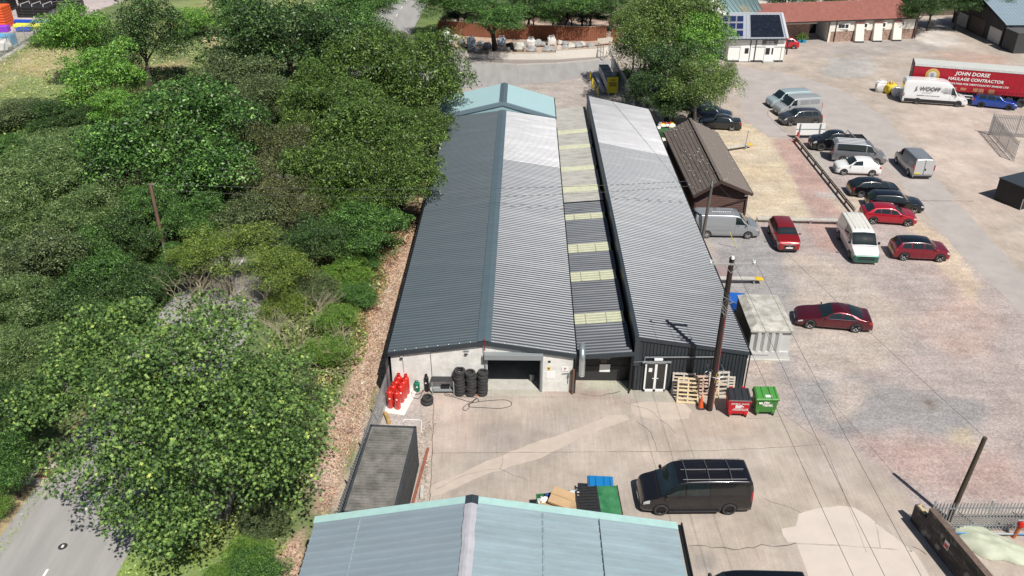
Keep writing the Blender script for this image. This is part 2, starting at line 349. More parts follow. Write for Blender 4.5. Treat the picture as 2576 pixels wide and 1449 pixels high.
def rough_poly(pl, seed, amp=.12, step=.5):
    """world polygon with a broken, irregular edge"""
    rng = random.Random(seed); out = []; P = G2(pl); n = len(P)
    for i in range(n):
        a, b = Vector(P[i]), Vector(P[(i+1) % n]); k = max(1, int((b-a).length/step))
        for j in range(k):
            q = a.lerp(b, j/k); out.append((q.x+rng.uniform(-amp, amp), q.y+rng.uniform(-amp, amp)))
    return out
def sheet(name, polys, z, m): 
    mb = MB()
    for p in polys: o = len(mb.v); mb.v += [(x, y, z) for x, y in p]; mb.f.append(tuple(range(o, o+len(p))))
    o = struct(name, mb, m)
    if o.data.polygons[0].normal.z < 0: o.data.flip_normals()
    return o
m_lane = mat('worn_tarmac', (.385,.35,.33), .9, var=.12, scale=.5, detail=10, spec=.2)
m_asph = mat('asphalt', (.315,.305,.295), .9, var=.14, scale=.7, detail=10, stretch=(1.6,.25,1), spec=.2)
m_pave = mat('pavement_tarmac', (.26,.23,.215), .9, var=.1, scale=2, spec=.2)
m_kerb = mat('kerb_stone', (.46,.43,.39), .9, var=.1)
m_white = mat('road_paint', (.75,.75,.73), .7, var=.1, scale=4)
m_new = mat('new_concrete', (.55,.485,.43), .9, var=.06, scale=.8, detail=8, spec=.2)
m_new2 = mat('pale_concrete', (.475,.405,.345), .9, var=.09, scale=1.4, detail=9, spec=.2)
m_crack = mat('crack_dirt', (.16,.13,.11), .95, var=.3, scale=6)
sheet('lane', [rough_poly([(1850,165),(2000,190),(2120,225),(2230,300),(2330,420),(2420,520),(2500,610),(2640,760),(2640,860),(2500,720),(2400,620),(2310,520),(2250,440),(2200,390),(2170,345),(2090,330),(2070,290),(2070,250),(1960,240),(1935,262),(1935,290),(1990,342),(1935,346),(1870,300)], 1, .10, .8)], .004, m_lane)
def seg_x(y, a, b): return a[0]+(b[0]-a[0])*(y-a[1])/(b[1]-a[1])
RL0, RL1 = (-24.1, 28.0), (-22.4, 150.0); RR0, RR1 = (-17.7, 26.0), (-14.6, 150.0)
ys = [5+i*5 for i in range(44)]
sheet('road', [[(seg_x(y, RL0, RL1), y) for y in ys]+[(seg_x(y, RR0, RR1), y) for y in ys[::-1]]], .008, m_asph)
sheet('side_road', [G2([(1030,165),(1140,141),(1200,155),(1300,162),(1400,161),(1490,152),(1530,146),(1560,170),(1480,190),(1400,206),(1300,214),(1150,222),(1010,240)])], .012, m_asph)
mb = MB(); cl = lambda y: (seg_x(y, RL0, RL1)+seg_x(y, RR0, RR1))/2
for y in [24.5,30.5,36.5,42.5,48.5,54.5,60.5,66.5,110,116,122,128,134,140,146,152]:
    o = len(mb.v); x = cl(y); mb.v += [(x-.06, y, .016), (x+.06, y, .016), (x+.08, y+2.3, .016), (x-.04, y+2.3, .016)]; mb.f.append((o, o+1, o+2, o+3))
struct('centre_line', mb, m_white)
# pavement with a real kerb along the low white wall
KL = [(1095,128),(1140,143),(1200,157),(1300,163),(1400,160),(1490,152),(1525,147)]; WL = [(1105,118),(1140,132),(1190,146),(1280,152),(1400,152),(1500,144),(1530,138)]
kp = G2(KL); wp = G2(WL); mb = MB()
for i in range(len(kp)-1):
    a, b, c_, d = kp[i], kp[i+1], wp[i+1], wp[i]; mb.hexa([(*a, 0), (*b, 0), (*c_, 0), (*d, 0), (*a, .12), (*b, .12), (*c_, .12), (*d, .12)])
struct('pavement', mb, m_pave)
mb = MB()
for i in range(len(kp)-1):
    a, b = Vector((*kp[i], .066)), Vector((*kp[i+1], .066)); mb.beam(a+Vector((0,-.08,0)), b+Vector((0,-.08,0)), .15, .132)
struct('kerb', mb, m_kerb)
c4 = lambda x, y: (858.7+x/3, 966+y/3); c5 = lambda x, y: (1717.3+x/3, 966+y/3)
sheet('concrete_strip', [rough_poly([c4(*p) for p in [(670,790),(700,760),(950,650),(1150,560),(1500,430),(1800,330),(2000,240),(2150,230),(2180,270),(2000,330),(1830,400),(1500,560),(1100,680),(760,830),(690,840)]], 5, .05, .35)], .004, m_new2)
sheet('concrete_strip', [rough_poly([c4(*p) for p in [(2180,150),(2300,135),(2576,140),(2640,200),(2620,260),(2400,275),(2250,250),(2190,210)]], 6, .05, .3)], .004, m_new2)
sheet('concrete_patch', [rough_poly([c5(*p) for p in [(745,1090),(850,1070),(880,980),(1000,940),(1180,922),(1290,930),(1380,985),(1450,1040),(1470,1120),(1490,1235),(1200,1215),(860,1202),(790,1190),(750,1140)]], 7, .04, .4)], .005, m_new)
sheet('concrete_patch', [rough_poly([c5(*p) for p in [(1456,1050),(1540,1110),(1640,1190),(1740,1270),(1700,1255),(1497,1237),(1478,1120)]], 8, .03, .3)], .005, m_new)
sheet('concrete_patch', [rough_poly([c5(*p) for p in [(862,1210),(1200,1222),(1745,1262),(1800,1340),(1860,1449),(2000,1640),(1060,1640),(950,1449),(890,1290)]], 9, .02, .5)], .005, m_new)
def crack(pts, wdt, seed, amp=.05):
    rng = random.Random(seed); P = [Vector(q) for q in G2(pts)]; L = []
    for i in range(len(P)-1):
        k = max(2, int((P[i+1]-P[i]).length/.35)); L += [P[i].lerp(P[i+1], j/k)+Vector((rng.uniform(-amp, amp), rng.uniform(-amp, amp))) for j in range(k)]
    L.append(P[-1]); o = len(CR.v)
    for i, q in enumerate(L):
        d = (L[min(i+1, len(L)-1)]-L[max(i-1, 0)]).normalized(); nn = Vector((-d.y, d.x))*wdt*.5*rng.uniform(.4, 1.3); CR.v += [(q.x-nn.x, q.y-nn.y, .010), (q.x+nn.x, q.y+nn.y, .010)]
    for i in range(len(L)-1): CR.f.append((o+2*i, o+2*i+2, o+2*i+3, o+2*i+1))
CR = MB()
for i, (p, wd, am) in enumerate([([(1085,1140),(1400,1138),(1660,1136),(1790,1134),(1920,1128),(2075,1118)], .03, .02), ([(1222,999),(1455,999)], .02, .01), ([(1090,1000),(1088,1140),(1080,1260)], .04, .04),
    ([(1655,1136),(1640,1090),(1600,1060)], .025, .06), ([(1570,1010),(1640,1035),(1700,1090)], .02, .08), ([(1730,1376),(1860,1380),(1960,1370),(2003,1366)], .05, .12), ([(1920,1255),(1980,1275),(2015,1290)], .02, .08), ([(1265,1140),(1262,1180),(1330,1210)], .02, .08),
    ([(1880,1055),(1990,1045),(1995,1040)], .015, .05), ([(1930,1010),(2075,1118),(2180,1390)], .012, .02), ([(2295,505),(2450,506)], .10, .02), ([(1985,345),(2065,344)], .06, .04), ([(1939,262),(1930,288),(1960,320),(1990,343)], .05, .05), ([(2255,460),(2370,530),(2380,534)], .015, .05), ([(2300,1376),(2330,1395)], .06, .06), ([(1460,990),(1510,997),(1560,985)], .06, .06), ([(1100,1230),(1180,1190),(1260,1180)], .02, .08)]):
    crack(p, wd, i, am)
struct('slab_joints', CR, m_crack)
# road gully and reflective stud in the lane at lower left
g = G(112,1192); t = thing('road_gully', 'rusty iron drain grating set in pale concrete at the road edge', 'drain', g)
MB().prism([(-1.0,-.75),(.3,-.9),(.75,.3),(.5,.8),(-.75,.6)], .0, .02).build('surround', m_new2, t)
mb = MB(); mr_ = mat('rusty_iron', (.22,.12,.08), .8, .3)
for k in range(7): mb.box((-.36+k*.12, .0, .03), (.05, .6, .03))
mb.box((0,.3,.03),(.85,.05,.032)).box((0,-.3,.03),(.85,.05,.032)); mb.build('grating', mr_, t)
MB().box((0,0,.021),(.8,.6,.004)).build('pit', mat('pit_black', (.01,.01,.01), .9, var=0), t)
g = G(158,1375); t = thing('road_stud', 'white reflective stud in a dark round patch on the road', 'road stud', g+Vector((0,0,.012)))
MB().lathe([(0,.004),(.2,.004),(.21,0)], n=20).build('patch', mat('bitumen', (.04,.04,.04), .7), t); MB().box((0,0,.012),(.1,.16,.02)).build('reflector', m_white, t, bevel=.006)
# ---------------------------------------------------------------- buildings
def wb(mb, name, m, parent, **k):   # build from world coordinates under a parent
    o = mb.build(name, m, parent, **k); o.matrix_parent_inverse = parent.matrix_basis.inverted(); return o
m_slate = sheet_paint('slate_sheet', (.068,.09,.103), rough=.45, var=.07, dirt=.08, dirtcol=(.3,.32,.3), stretch=(.25,1.4,1))
m_slate_w = sheet_paint('weathered_glint_slate', (.165,.17,.185), rough=.40, metal=.25, var=.38, dirt=.45, dirtcol=(.34,.35,.37), stretch=(.25,1.2,1))  # far right-hand slopes: sun glint painted in as a paler base, over wear
m_slate_r = sheet_paint('slate_sheet_worn_lit', (.094,.104,.118), rough=.42, metal=.2, var=.26, dirt=.25, dirtcol=(.33,.33,.34), stretch=(.2,2.2,1))  # right-hand slopes: base lightened to carry the sunlit side, besides uneven wear
m_cap = sheet_paint('ridge_cap_blue', (.082,.118,.14), rough=.5, var=.07, dirt=.1)
m_anth = mat('anthracite_trim', (.035,.045,.055), .45, var=.08)
m_blk = mat('black_paint', (.008,.009,.011), .55, var=.2)
m_clad = mat('anthracite_cladding', (.03,.038,.044), .45, var=.12, scale=1.2)
m_render = mat('stained_white_render', (.60,.59,.55), .95, var=.07, scale=1.1, col2=(.74,.73,.70), detail=12, bump=.3, bscale=8)
m_conc = mat('cast_concrete', (.46,.45,.41), .95, var=.15, scale=2.0, detail=10, bump=.3)
m_galv = mat('galvanised_steel', (.42,.44,.46), .45, .6, var=.12, scale=5)
m_grey = mat('grey_powder_coat', (.24,.26,.27), .5, var=.04)
m_asb = sheet_paint('fibre_cement', (.33,.325,.30), rough=.9, var=.22, dirt=.7, dirtcol=(.12,.115,.10), stretch=(.8,3,1))
m_trans = sheet_paint('translucent_sheet', (.40,.41,.29), rough=.5, var=.16, dirt=.5, dirtcol=(.42,.40,.28), stretch=(2,2,1))
m_teal = sheet_paint('pale_teal_sheet', (.32,.47,.49), rough=.5, var=.05, dirt=.1)
m_tealL = sheet_paint('teal_sheet_shaded', (.215,.268,.305), rough=.42, var=.08, dirt=.18, dirtcol=(.2,.2,.2), stretch=(.4,1.5,1))  # left slope: darker copy of the teal, shade painted into the colour
m_tealR = sheet_paint('teal_sheet_sunlit', (.265,.345,.375), rough=.42, var=.13, dirt=.5, dirtcol=(.22,.22,.26), stretch=(.35,1.6,1))  # right slope: sunlit copy of the teal, light painted in, plus dirt
m_trim = mat('aqua_verge_trim', (.36,.55,.52), .5, var=.08)
m_foil = mat('flashing_tape', (.55,.54,.58), .55, .3, var=.15, scale=1.5)
m_wood = mat('weathered_timber', (.15,.085,.055), .85, var=.3, scale=4, stretch=(1,1,6))
m_whitep = mat('white_plastic', (.80,.80,.79), .4, var=.03)
m_glass = mat('dark_glass', (.012,.016,.018), .06, var=0, spec=.8)
m_rubber = mat('rubber', (.035,.035,.036), .75, var=.15, scale=8)
m_red = mat('red_paint', (.55,.015,.012), .4, var=.08, scale=3)
m_soil = mat('brick_red', (.30,.15,.10), .95, var=.3, scale=7)
AX = R(-.9)
# -- workshop with red outlined roof in the sales photo: one long building
t = thing('workshop', 'long low workshop with slate grey corrugated roof, white gable wall and open roller door', 'building', (-1.55, 40.15, 0), AX)
Lb = 41.3; xl, xr, ze, zr = -5.55, 5.22, 2.73, 3.52
mb = MB(); corrugated(mb, (xl,-.12,ze), (0,-.12,zr), (0,Lb,zr), (xl,Lb,ze), .29, .05); mb.build('roof_slope', m_slate, t)
mb = MB(); corrugated(mb, (xr,-.12,ze-.03), (0,-.12,zr), (0,14.0+14.2,zr), (xr,28.2,ze-.03), .29, .05); mb.build('roof_slope', m_slate_r, t)
mb = MB(); corrugated(mb, (xr,28.22,ze-.03), (0,28.22,zr), (0,Lb,zr), (xr,Lb,ze-.03), .29, .05); mb.build('roof_slope', m_slate_w, t)
pit = 28.32/98
for k in (13, 33, 58, 86):
    y0_, y1_ = -.12+k*pit, -.12+(k+3)*pit; mb = MB(); corrugated(mb, (xr,y0_,ze-.024), (.2,y0_,zr-.025), (.2,y1_,zr-.025), (xr,y1_,ze-.024), pit, .05); mb.build('replacement_sheet', sheet_paint('newer_slate_sheet', (.112,.12,.134), rough=.42, metal=.2, var=.15), t)
mb = MB(); sl_l = (zr-ze)/5.55; sl_r = (zr-ze+.03)/5.22
mb.slab([(-.42,-.13,zr+.07-.42*sl_l),(0,-.13,zr+.085),(0,Lb,zr+.085),(-.42,Lb,zr+.07-.42*sl_l)], -.012); mb.slab([(0,-.13,zr+.085),(.36,-.13,zr+.07-.36*sl_r),(.36,Lb,zr+.07-.36*sl_r),(0,Lb,zr+.085)], -.012)
mb.build('ridge_cap', m_cap, t)
mb = MB()
mb.hexa([(xl-.02,-.16,ze-.26),(0,-.16,zr-.24),(0,-.13,zr-.24),(xl-.02,-.13,ze-.26),(xl-.02,-.16,ze+.02),(0,-.16,zr+.04),(0,-.13,zr+.04),(xl-.02,-.13,ze+.02)])
mb.hexa([(0,-.16,zr-.24),(xr+.02,-.16,ze-.29),(xr+.02,-.13,ze-.29),(0,-.13,zr-.24),(0,-.16,zr+.04),(xr+.02,-.16,ze-.01),(xr+.02,-.13,ze-.01),(0,-.13,zr+.04)])
mb.build('bargeboard', m_anth, t)
mb = MB()
for i in range(9): x = xl+.4+i*.62; mb.lathe([(0,.02),(.03,.015),(.03,0)], (x, -.10, ze+(x-xl)*sl_l+.07), 8)
for i in range(8): x = .5+i*.62; mb.lathe([(0,.02),(.03,.015),(.03,0)], (x, -.10, zr-x*sl_r+.07), 8)
mb.build('fixing_caps', m_whitep, t)
def gable_piece(mb, x0, x1, zb, y0, y1, ztop=None):
    f = lambda x: (zr-.05+min(0, x)*sl_l if x <= 0 else zr-.05-x*sl_r) if ztop is None else ztop
    pts = [x0]+([0] if x0 < 0 < x1 else [])+[x1]
    front = [(x0, zb), (x1, zb)]+[(x, f(x)) for x in pts[::-1]]; n = len(front)
    mb.add([(x, y0, z) for x, z in front]+[(x, y1, z) for x, z in front], [tuple(range(n)), tuple(range(2*n-1, n-1, -1))]+[(i, n+i, n+(i+1) % n, (i+1) % n) for i in range(n)])
dx0, dx1, dz = .13, 3.17, 2.36
mb = MB(); gable_piece(mb, xl+.12, dx0, 0, .0, .2); gable_piece(mb, dx1, xr-.12, 0, 0, .2); gable_piece(mb, dx0, dx1, dz, .0, .2)
o = mb.build('front_wall', m_render, t)
mb = MB(); mb.box((xl+.22, Lb/2+.1, 1.32), (.2, Lb-.4, 2.64)).box((xr-.22, Lb/2+.1, 1.32), (.2, Lb-.4, 2.62)); gable_piece(mb, xl+.12, xr-.12, 0, Lb-.2, Lb)
mb.build('side_wall', m_render, t)
MB().box((-.15, 2.2, .01), (10.2, 4.2, .02)).build('workshop_floor', m_conc, t)
MB().box((-.15, 4.4, 1.3), (10.2, .1, 2.6)).build('light_stop_wall', mat('interior_dark', (.03,.03,.03), .9), t)  # dark partition added to stop light leaking and keep the doorway dark
mb = MB(); mb.box((dx0-.1, -.03, dz/2), (.12, .1, dz)).box((dx1+.1, -.03, dz/2), (.12, .1, dz)); mb.build('door_frame', m_grey, t, bevel=.01)
mb = MB(); mb.box(((dx0+dx1)/2, -.19, 2.60), (3.36, .36, .34)); mb.build('shutter_box', m_grey, t, bevel=.015)
MB().box(((dx0+dx1)/2, .06, dz-.06), (3.0, .05, .12)).build('shutter_curtain', m_galv, t)
MB().box((-.06, -.08, 2.35), (.2, .16, .42)).build('motor_housing', m_grey, t, bevel=.02)
mb = MB(); mb.tube([(xl-.1,-.2,ze-.06),(xl-.1,Lb,ze-.06)], .07, 8); mb.tube([(xl-.1,-.15,ze-.1),(xl-.12,-.05,1.9),(xl-.1,-.02,.1)], .04, 8); mb.build('gutter', m_blk, t, smooth=True)
MB().box((xl-.06, 4, 1.6), (.1, 10, 2.0)).build('side_cladding', m_blk, t)
mb = MB(); mb.tube([(0,-.19,zr-.55),(0,-.19,zr+.22)], .03, 6); mb.build('finial', mat('rusty_red', (.22,.03,.03), .8), t)
pipe = mat('grey_conduit', (.16,.16,.16), .6, var=.05)
mb = MB(); mb.tube([(-.05,-.02,2.9),(-.15,-.02,3.12),(-.5,-.02,3.13),(-3.05,-.02,2.72),(-3.12,-.02,2.6),(-3.1,-.02,1.0)], .018, 6); mb.tube([(-4.75,-.02,2.35),(-4.72,-.02,1.3)], .012, 6); mb.build('conduit', pipe, t)
for x, z in ((-4.78,2.40),(-1.05,2.72)):
    l = MB().box((0,-.08,0), (.16,.12,.12), rx=.5).box((0,-.02,.1),(.05,.05,.14)).build('floodlight', m_grey, t, loc=(x, -.03, z), bevel=.01); MB().box((0,-.14,-.04),(.13,.01,.09), rx=.5).build('lens', m_glass, l)
    MB().box((0,-.04,.14),(.34,.03,.02)).build('bracket', m_grey, l)
MB().box((3.7,-.012,2.12),(.14,.03,.12)).build('wall_vent', m_blk, t)
o = MB().box((3.68,-.012,1.64),(.17,.02,.2)).build('warning_sign', mat('sign_yellow', (.75,.45,.03), .5), t); MB().box((3.68,-.025,1.66),(.09,.006,.09), ry=.78).build('warning_symbol', m_blk, o)
MB().box((3.78,-.012,1.18),(.48,.02,.5)).build('blank_notice', m_whitep, t)
o = MB().box((4.62,-.015,1.62),(.38,.02,.3)).build('parking_sign', m_whitep, t); lettering('P', .24, mat('sign_maroon', (.25,.015,.02), .5), o, (4.62,-.028,1.62), (PI/2,0,0), bold=.006)
mb = MB(); mb.tube([(4.45,-.04,1.30),(5.1,-.04,1.36)], .022, 6).tube([(4.82,-.04,1.28),(4.80,-.04,.62)], .02, 6).box((4.82,-.05,1.15),(.1,.08,.16)); mb.build('wall_tap_pipework', pipe, t)
MB().beam((5.05,-.22,0), (5.08,-.2,1.75), .16, .12).build('corner_post', m_wood, t, bevel=.02)
MB().box((xr-.02, .0, 1.3), (.1, .35, 2.6)).build('corner_strip', m_anth, t)
# flue duct climbing the front corner
d = thing('flue_duct', 'fat silver spiral duct bent over the roof edge beside the white gable wall', 'duct', (3.98, 39.75, 0), AX)
mb = MB(); path = [(0,-.22,1.55),(0,-.24,1.9),(0,-.25,2.3),(0,-.24,2.6),(0,-.18,2.85),(0,-.02,3.05),(0,.22,3.16),(0,.5,3.18)]
mb.tube(path, .17, 16); mb.build('duct', sheet_paint('spiral_duct', (.50,.56,.56), metal=.75, rough=.3, var=.15, stretch=(1,1,4)), d, smooth=True)
mb = MB()
for z in (1.6,1.75,1.9,2.05,2.2,2.35,2.5): mb.lathe([(.17,0),(.185,.01),(.17,.02)], (0,-.235,z), 16)
mb.build('seam_rings', m_galv, d)
MB().beam((-.1,-.1,2.9),(-.1,.3,2.9),.06,.3).build('bracket', m_blk, d)
# -- far teal building
t = thing('teal_workshop', 'pale teal gabled workshop joined to the far end of the long grey roof', 'building', (-.9, 81.6, 0), AX)
D2 = 6.6; e2, r2 = 2.75, 4.3; L2, R2 = -6.6, 5.25
mb = MB(); corrugated(mb, (L2,0,e2), (0,0,r2), (0,D2,r2), (L2,D2,e2), .33, .012, 'rib'); mb.build('roof_slope', m_teal, t)
mb = MB(); corrugated(mb, (R2,0,e2), (0,0,r2), (0,D2,r2), (R2,D2,e2), .33, .012, 'rib'); mb.build('roof_slope', m_teal, t)
mb = MB(); mb.slab([(-.38,-.02,r2+.03-.1),(0,-.02,r2+.05),(0,D2+.05,r2+.05),(-.38,D2+.05,r2+.03-.1)], -.012).slab([(0,-.02,r2+.05),(.38,-.02,r2+.03-.1),(.38,D2+.05,r2+.03-.1),(0,D2+.05,r2+.05)], -.012); mb.build('ridge_cap', m_cap, t)
mb = MB()
for a, b in (((L2,e2),(0,r2)),((0,r2),(R2,e2))):
    mb.hexa([(a[0],-.1,a[1]-.30),(b[0],-.1,b[1]-.30),(b[0],-.04,b[1]-.30),(a[0],-.04,a[1]-.30),(a[0],-.1,a[1]+.03),(b[0],-.1,b[1]+.03),(b[0],-.04,b[1]+.03),(a[0],-.04,a[1]+.03)])
    mb.hexa([(a[0],-.1,a[1]+.034),(b[0],-.1,b[1]+.034),(b[0],.22,b[1]+.034),(a[0],.22,a[1]+.034),(a[0],-.1,a[1]+.046),(b[0],-.1,b[1]+.046),(b[0],.22,b[1]+.046),(a[0],.22,a[1]+.046)])
mb.build('bargeboard', mat('blue_grey_trim', (.15,.21,.25), .5, var=.05), t)
mb = MB(); n = 56
for i in range(n):
    xa = L2+.2+(R2-L2-.4)*i/n; xb = L2+.2+(R2-L2-.4)*(i+1)/n; f = lambda x: r2-.32-(abs(x)*(r2-e2)/(6.6 if x < 0 else 5.25))
    xm = xa*.3+xb*.7; mb.add([(xa,0,0),(xm,0,0),(xm,0,f(xm)),(xa,0,f(xa)),(xm,.04,0),(xb,.04,0),(xb,.04,f(xb)),(xm,.04,f(xm))], [(0,1,2,3),(4,5,6,7),(1,4,7,2),(0,3,7,4)])
mb.build('gable_cladding', m_teal, t)
mb = MB(); mb.box((L2+.1, D2/2, 1.35),(.1,D2,2.7)).box((R2-.1, D2/2, 1.3),(.1,D2,2.6)).box((-.6,D2-.05,1.35),(11.4,.1,2.7)); mb.build('side_wall', m_teal, t)
MB().tube([(R2+.02,-.1,e2-.06),(R2+.02,D2,e2-.06)],.07,8).build('gutter', m_blk, t)
# -- lean-to between the two long buildings
t = thing('lean_to', 'narrow lean-to with yellowed translucent roof strips between the two long grey roofs', 'building', (3.72, 40.2, 0), AX)
yj = G(1465,507,2.65).y-40.2; ye = G(1440,270,2.7).y-40.2; zl, zh = 2.45, 2.72
near = [0.0]; far = [yj]; bands = []
for a, b in ((812,786),(705,682),(633,612),(551,537)): bands.append((G(1500,a,2.6).y-40.2, G(1500,b,2.6).y-40.2))
fb = [(G(1440,a,2.6).y-40.2, G(1440,b,2.6).y-40.2) for a, b in ((483,468),(430,420),(375,366),(337,328))]
def strips(y0, y1, bs, base_m, nm, pitch, kind, h, x1, dz_=0):
    y = y0
    for a, b in bs+[(y1, None)]:
        mb = MB(); corrugated(mb, (.06,y,zl+dz_), (x1,y,zh+dz_), (x1,a,zh+dz_), (.06,a,zl+dz_), pitch, h, kind); mb.build('roof_sheet', base_m, t)
        if b is None: break
        mb = MB(); corrugated(mb, (.06,a,zl+.02+dz_), (x1-.1,a,zh+.02+dz_), (x1-.1,b,zh+.02+dz_), (.06,b,zl+.02+dz_), pitch, h, kind); mb.build('rooflight', m_trans, t); y = b
strips(0, yj, bands, m_slate_r, 'n', .29, 'box', .05, 3.15); strips(yj+.12, ye, fb, m_asb, 'f', .15, 'wave', .05, 3.15, .06)
mb = MB()
for a, b in bands:
    for x in (.75, 2.0): mb.box((x,(a+b)/2,zl+(x-.06)*(zh-zl)/3.09+.085),(.05,b-a,.012))
mb.build('rooflight_battens', m_trans, t)
mb = MB(); mb.hexa([(-.0,-.06,zl-.24),(3.3,-.06,zh-.22),(3.3,-.02,zh-.22),(0,-.02,zl-.24),(0,-.06,zl+.03),(3.3,-.06,zh+.05),(3.3,-.02,zh+.05),(0,-.02,zl+.03)]); mb.build('fascia', m_anth, t)
MB().box((1.65,1.05,1.25),(3.2,.1,2.4)).build('front_wall', m_blk, t)
mb = MB(); mb.box((1.5,.99,.55),(3.0,.03,1.05)); mb.build('lower_cladding', mat('black_boards', (.028,.028,.03), .6, var=.25, stretch=(6,1,1)), t)
o = MB().box((1.72,.93,1.88),(.62,.12,.52)).build('window', m_grey, t, bevel=.01); MB().box((1.72,.86,1.88),(.5,.02,.4)).build('pane', mat('grey_pane', (.10,.11,.14), .3, var=.05), o)
MB().box((1.68,.96,1.42),(.34,.06,.24)).build('letterbox', mat('brown_box', (.12,.09,.07), .7), t)
MB().box((1.76,.955,.93),(.62,.02,.54)).build('white_noticeboard', m_whitep, t)
mb = MB(); mb.box((1.68,-.02,2.30),(.0,.0,.0)); mb = MB(); mb.tube([(3.15,-.1,2.45),(3.15,-.1,.1)], .045, 8).tube([(3.15,-.1,.1),(3.1,-.3,.06)], .045, 8); mb.build('downpipe', m_blk, t, smooth=True)
MB().box((3.22,.5,1.3),(.06,1.1,2.5)).build('return_wall', m_blk, t)
mb = MB(); mb.box((1.6,20.5,1.2),(3.1,38,2.3)); mb.build('core_wall', m_blk, t)
# -- monopitch building
A, B_ = Vector((7.03,40.15,3.76)), Vector((13.60,40.22,2.66)); Cf = G(1632,275,2.66); Df = G(1476.4,241.6,3.76)
t = thing('monopitch_unit', 'long monopitch unit with corrugated grey roof, anthracite ribbed front and white glazed double door', 'building', (7.03, 40.15, 0))
km = .7
Am, Bm = A.lerp(Df, km), B_.lerp(Cf, km)
mb = MB(); corrugated(mb, B_, A, Am, Bm, .265, .045); wb(mb, 'roof_slope', m_slate_r, t)
mb = MB(); corrugated(mb, Bm, Am, Df, Cf, .265, .045); wb(mb, 'roof_slope', m_slate_w, t)
mb = MB(); n = 32
for i in range(n):
    for (q, w_) in ((i/n, .82),):
        xa, xb, xc = [A.x+.08+(B_.x-A.x-.16)*u for u in (i/n, (i+.8)/n, (i+1)/n)]; f = lambda x: 3.70-(x-A.x)*1.1/6.57-.02
        y = 40.18+(xa-A.x)*.0107
        mb.add([(xa,y,.04),(xb,y,.04),(xb,y,f(xb)),(xa,y,f(xa))], [(0,1,2,3)])
        mb.add([(xb,y,.04),(xb+.02,y-.045,.04),(xc-.02,y-.045,.04),(xc,y,.04),(xb,y,f(xb)),(xb+.02,y-.045,f(xb)),(xc-.02,y-.045,f(xc)),(xc,y,f(xc))], [(0,1,5,4),(1,2,6,5),(2,3,7,6)])
wb(mb, 'front_cladding', m_clad, t)
mb = MB(); ft = [(A.x+.05,0),(B_.x-.05,0),(B_.x-.05,2.58),(A.x+.05,3.68)]
mb.add([(x,40.22+(x-A.x)*.0107,z) for x, z in ft]+[(x,40.36+(x-A.x)*.0107,z) for x, z in ft], [(0,1,2,3),(7,6,5,4),(0,4,5,1),(1,5,6,2),(2,6,7,3),(3,7,4,0)])
mb.hexa([A+Vector((.0,.1,-3.76)), A+Vector((.12,.1,-3.76)), Df+Vector((.12,-.1,-3.76)), Df+Vector((0,-.1,-3.76)), A+Vector((.0,.1,-.03)), A+Vector((.12,.1,-.03)), Df+Vector((.12,-.1,-.03)), Df+Vector((0,-.1,-.03))])
mb.hexa([B_+Vector((-.14,.1,-2.66)), B_+Vector((-.03,.1,-2.66)), Cf+Vector((-.03,-.1,-2.66)), Cf+Vector((-.14,-.1,-2.66)), B_+Vector((-.14,.1,-.03)), B_+Vector((-.03,.1,-.03)), Cf+Vector((-.03,-.1,-.03)), Cf+Vector((-.14,-.1,-.03))])
mb.hexa([Df+Vector((0,-.1,-3.76)),Cf+Vector((0,-.1,-2.66)),Cf+Vector((0,0,-2.66)),Df+Vector((0,0,-3.76)),Df+Vector((0,-.1,-.03)),Cf+Vector((0,-.1,-.03)),Cf+Vector((0,0,-.03)),Df+Vector((0,0,-.03))])
wb(mb, 'wall', m_blk, t)
mb = MB(); u = Vector((0,-.05,0)); dn = Vector((0,0,.18)); up = Vector((0,0,.06))
mb.hexa([A+u-dn-Vector((.05,0,0)), B_+u-dn, B_-dn, A-dn-Vector((.05,0,0)), A+u+up-Vector((.05,0,0)), B_+u+up, B_+up, A+up-Vector((.05,0,0))])
mb.beam(A+Vector((-.02,-.05,-.05)), Df+Vector((-.02,0,-.05)), .06, .25); mb.beam(A+Vector((.07,-.02,.065)), Df+Vector((.07,0,.065)), .2, .012)
wb(mb, 'verge_trim', m_anth, t)
mb = MB(); mb.beam(A+Vector((.11,-.03,-1.95)), A+Vector((.11,-.03,-.1)), .3, .03, up=(0,1,0)); wb(mb, 'corner_flashing', m_anth, t)
mb = MB(); mb.tube([B_+Vector((.07,-.1,-.06)), Cf+Vector((.07,0,-.06))], .07, 8).tube([B_+Vector((.05,-.05,-.1)), B_+Vector((.02,-.06,-2.6))], .04, 8); wb(mb, 'gutter', m_blk, t, smooth=True)
mb = MB(); mb.beam((7.62,40.08,2.42),(11.9,40.12,2.42),.06,.05).beam((7.62,40.08,2.42),(7.62,40.08,2.05),.04,.04).beam((11.9,40.12,2.42),(11.9,40.12,.9),.03,.03); mb.beam((7.0,40.05,2.1),(7.45,40.07,2.13),.02,.02); wb(mb, 'cable_tray', m_grey, t)
MBl = MB().box((8.4,40.03,2.30),(.5,.1,.14)); wb(MBl, 'bulkhead_light', m_whitep, t, bevel=.02)
dr = MB(); x0, x1 = 7.68, 8.94
for a, b in ((x0,x0+.09),(x1-.09,x1),((x0+x1)/2-.07,(x0+x1)/2+.07)): dr.box(((a+b)/2,40.07,1.06),(b-a,.1,2.04))
dr.box(((x0+x1)/2,40.07,2.05),(x1-x0,.1,.1)).box(((x0+x1)/2,40.07,.11),(x1-x0,.1,.16)); dr = wb(dr, 'entrance_door', m_whitep, t)
g_ = MB()
for a, b in ((x0+.09,(x0+x1)/2-.07),((x0+x1)/2+.07,x1-.09)): g_.box(((a+b)/2,40.08,1.1),(b-a,.03,1.85))
o = g_.build('door_glass', m_glass, dr); o.matrix_parent_inverse = dr.matrix_parent_inverse.copy(); o.parent = dr; o.matrix_parent_inverse = Matrix()
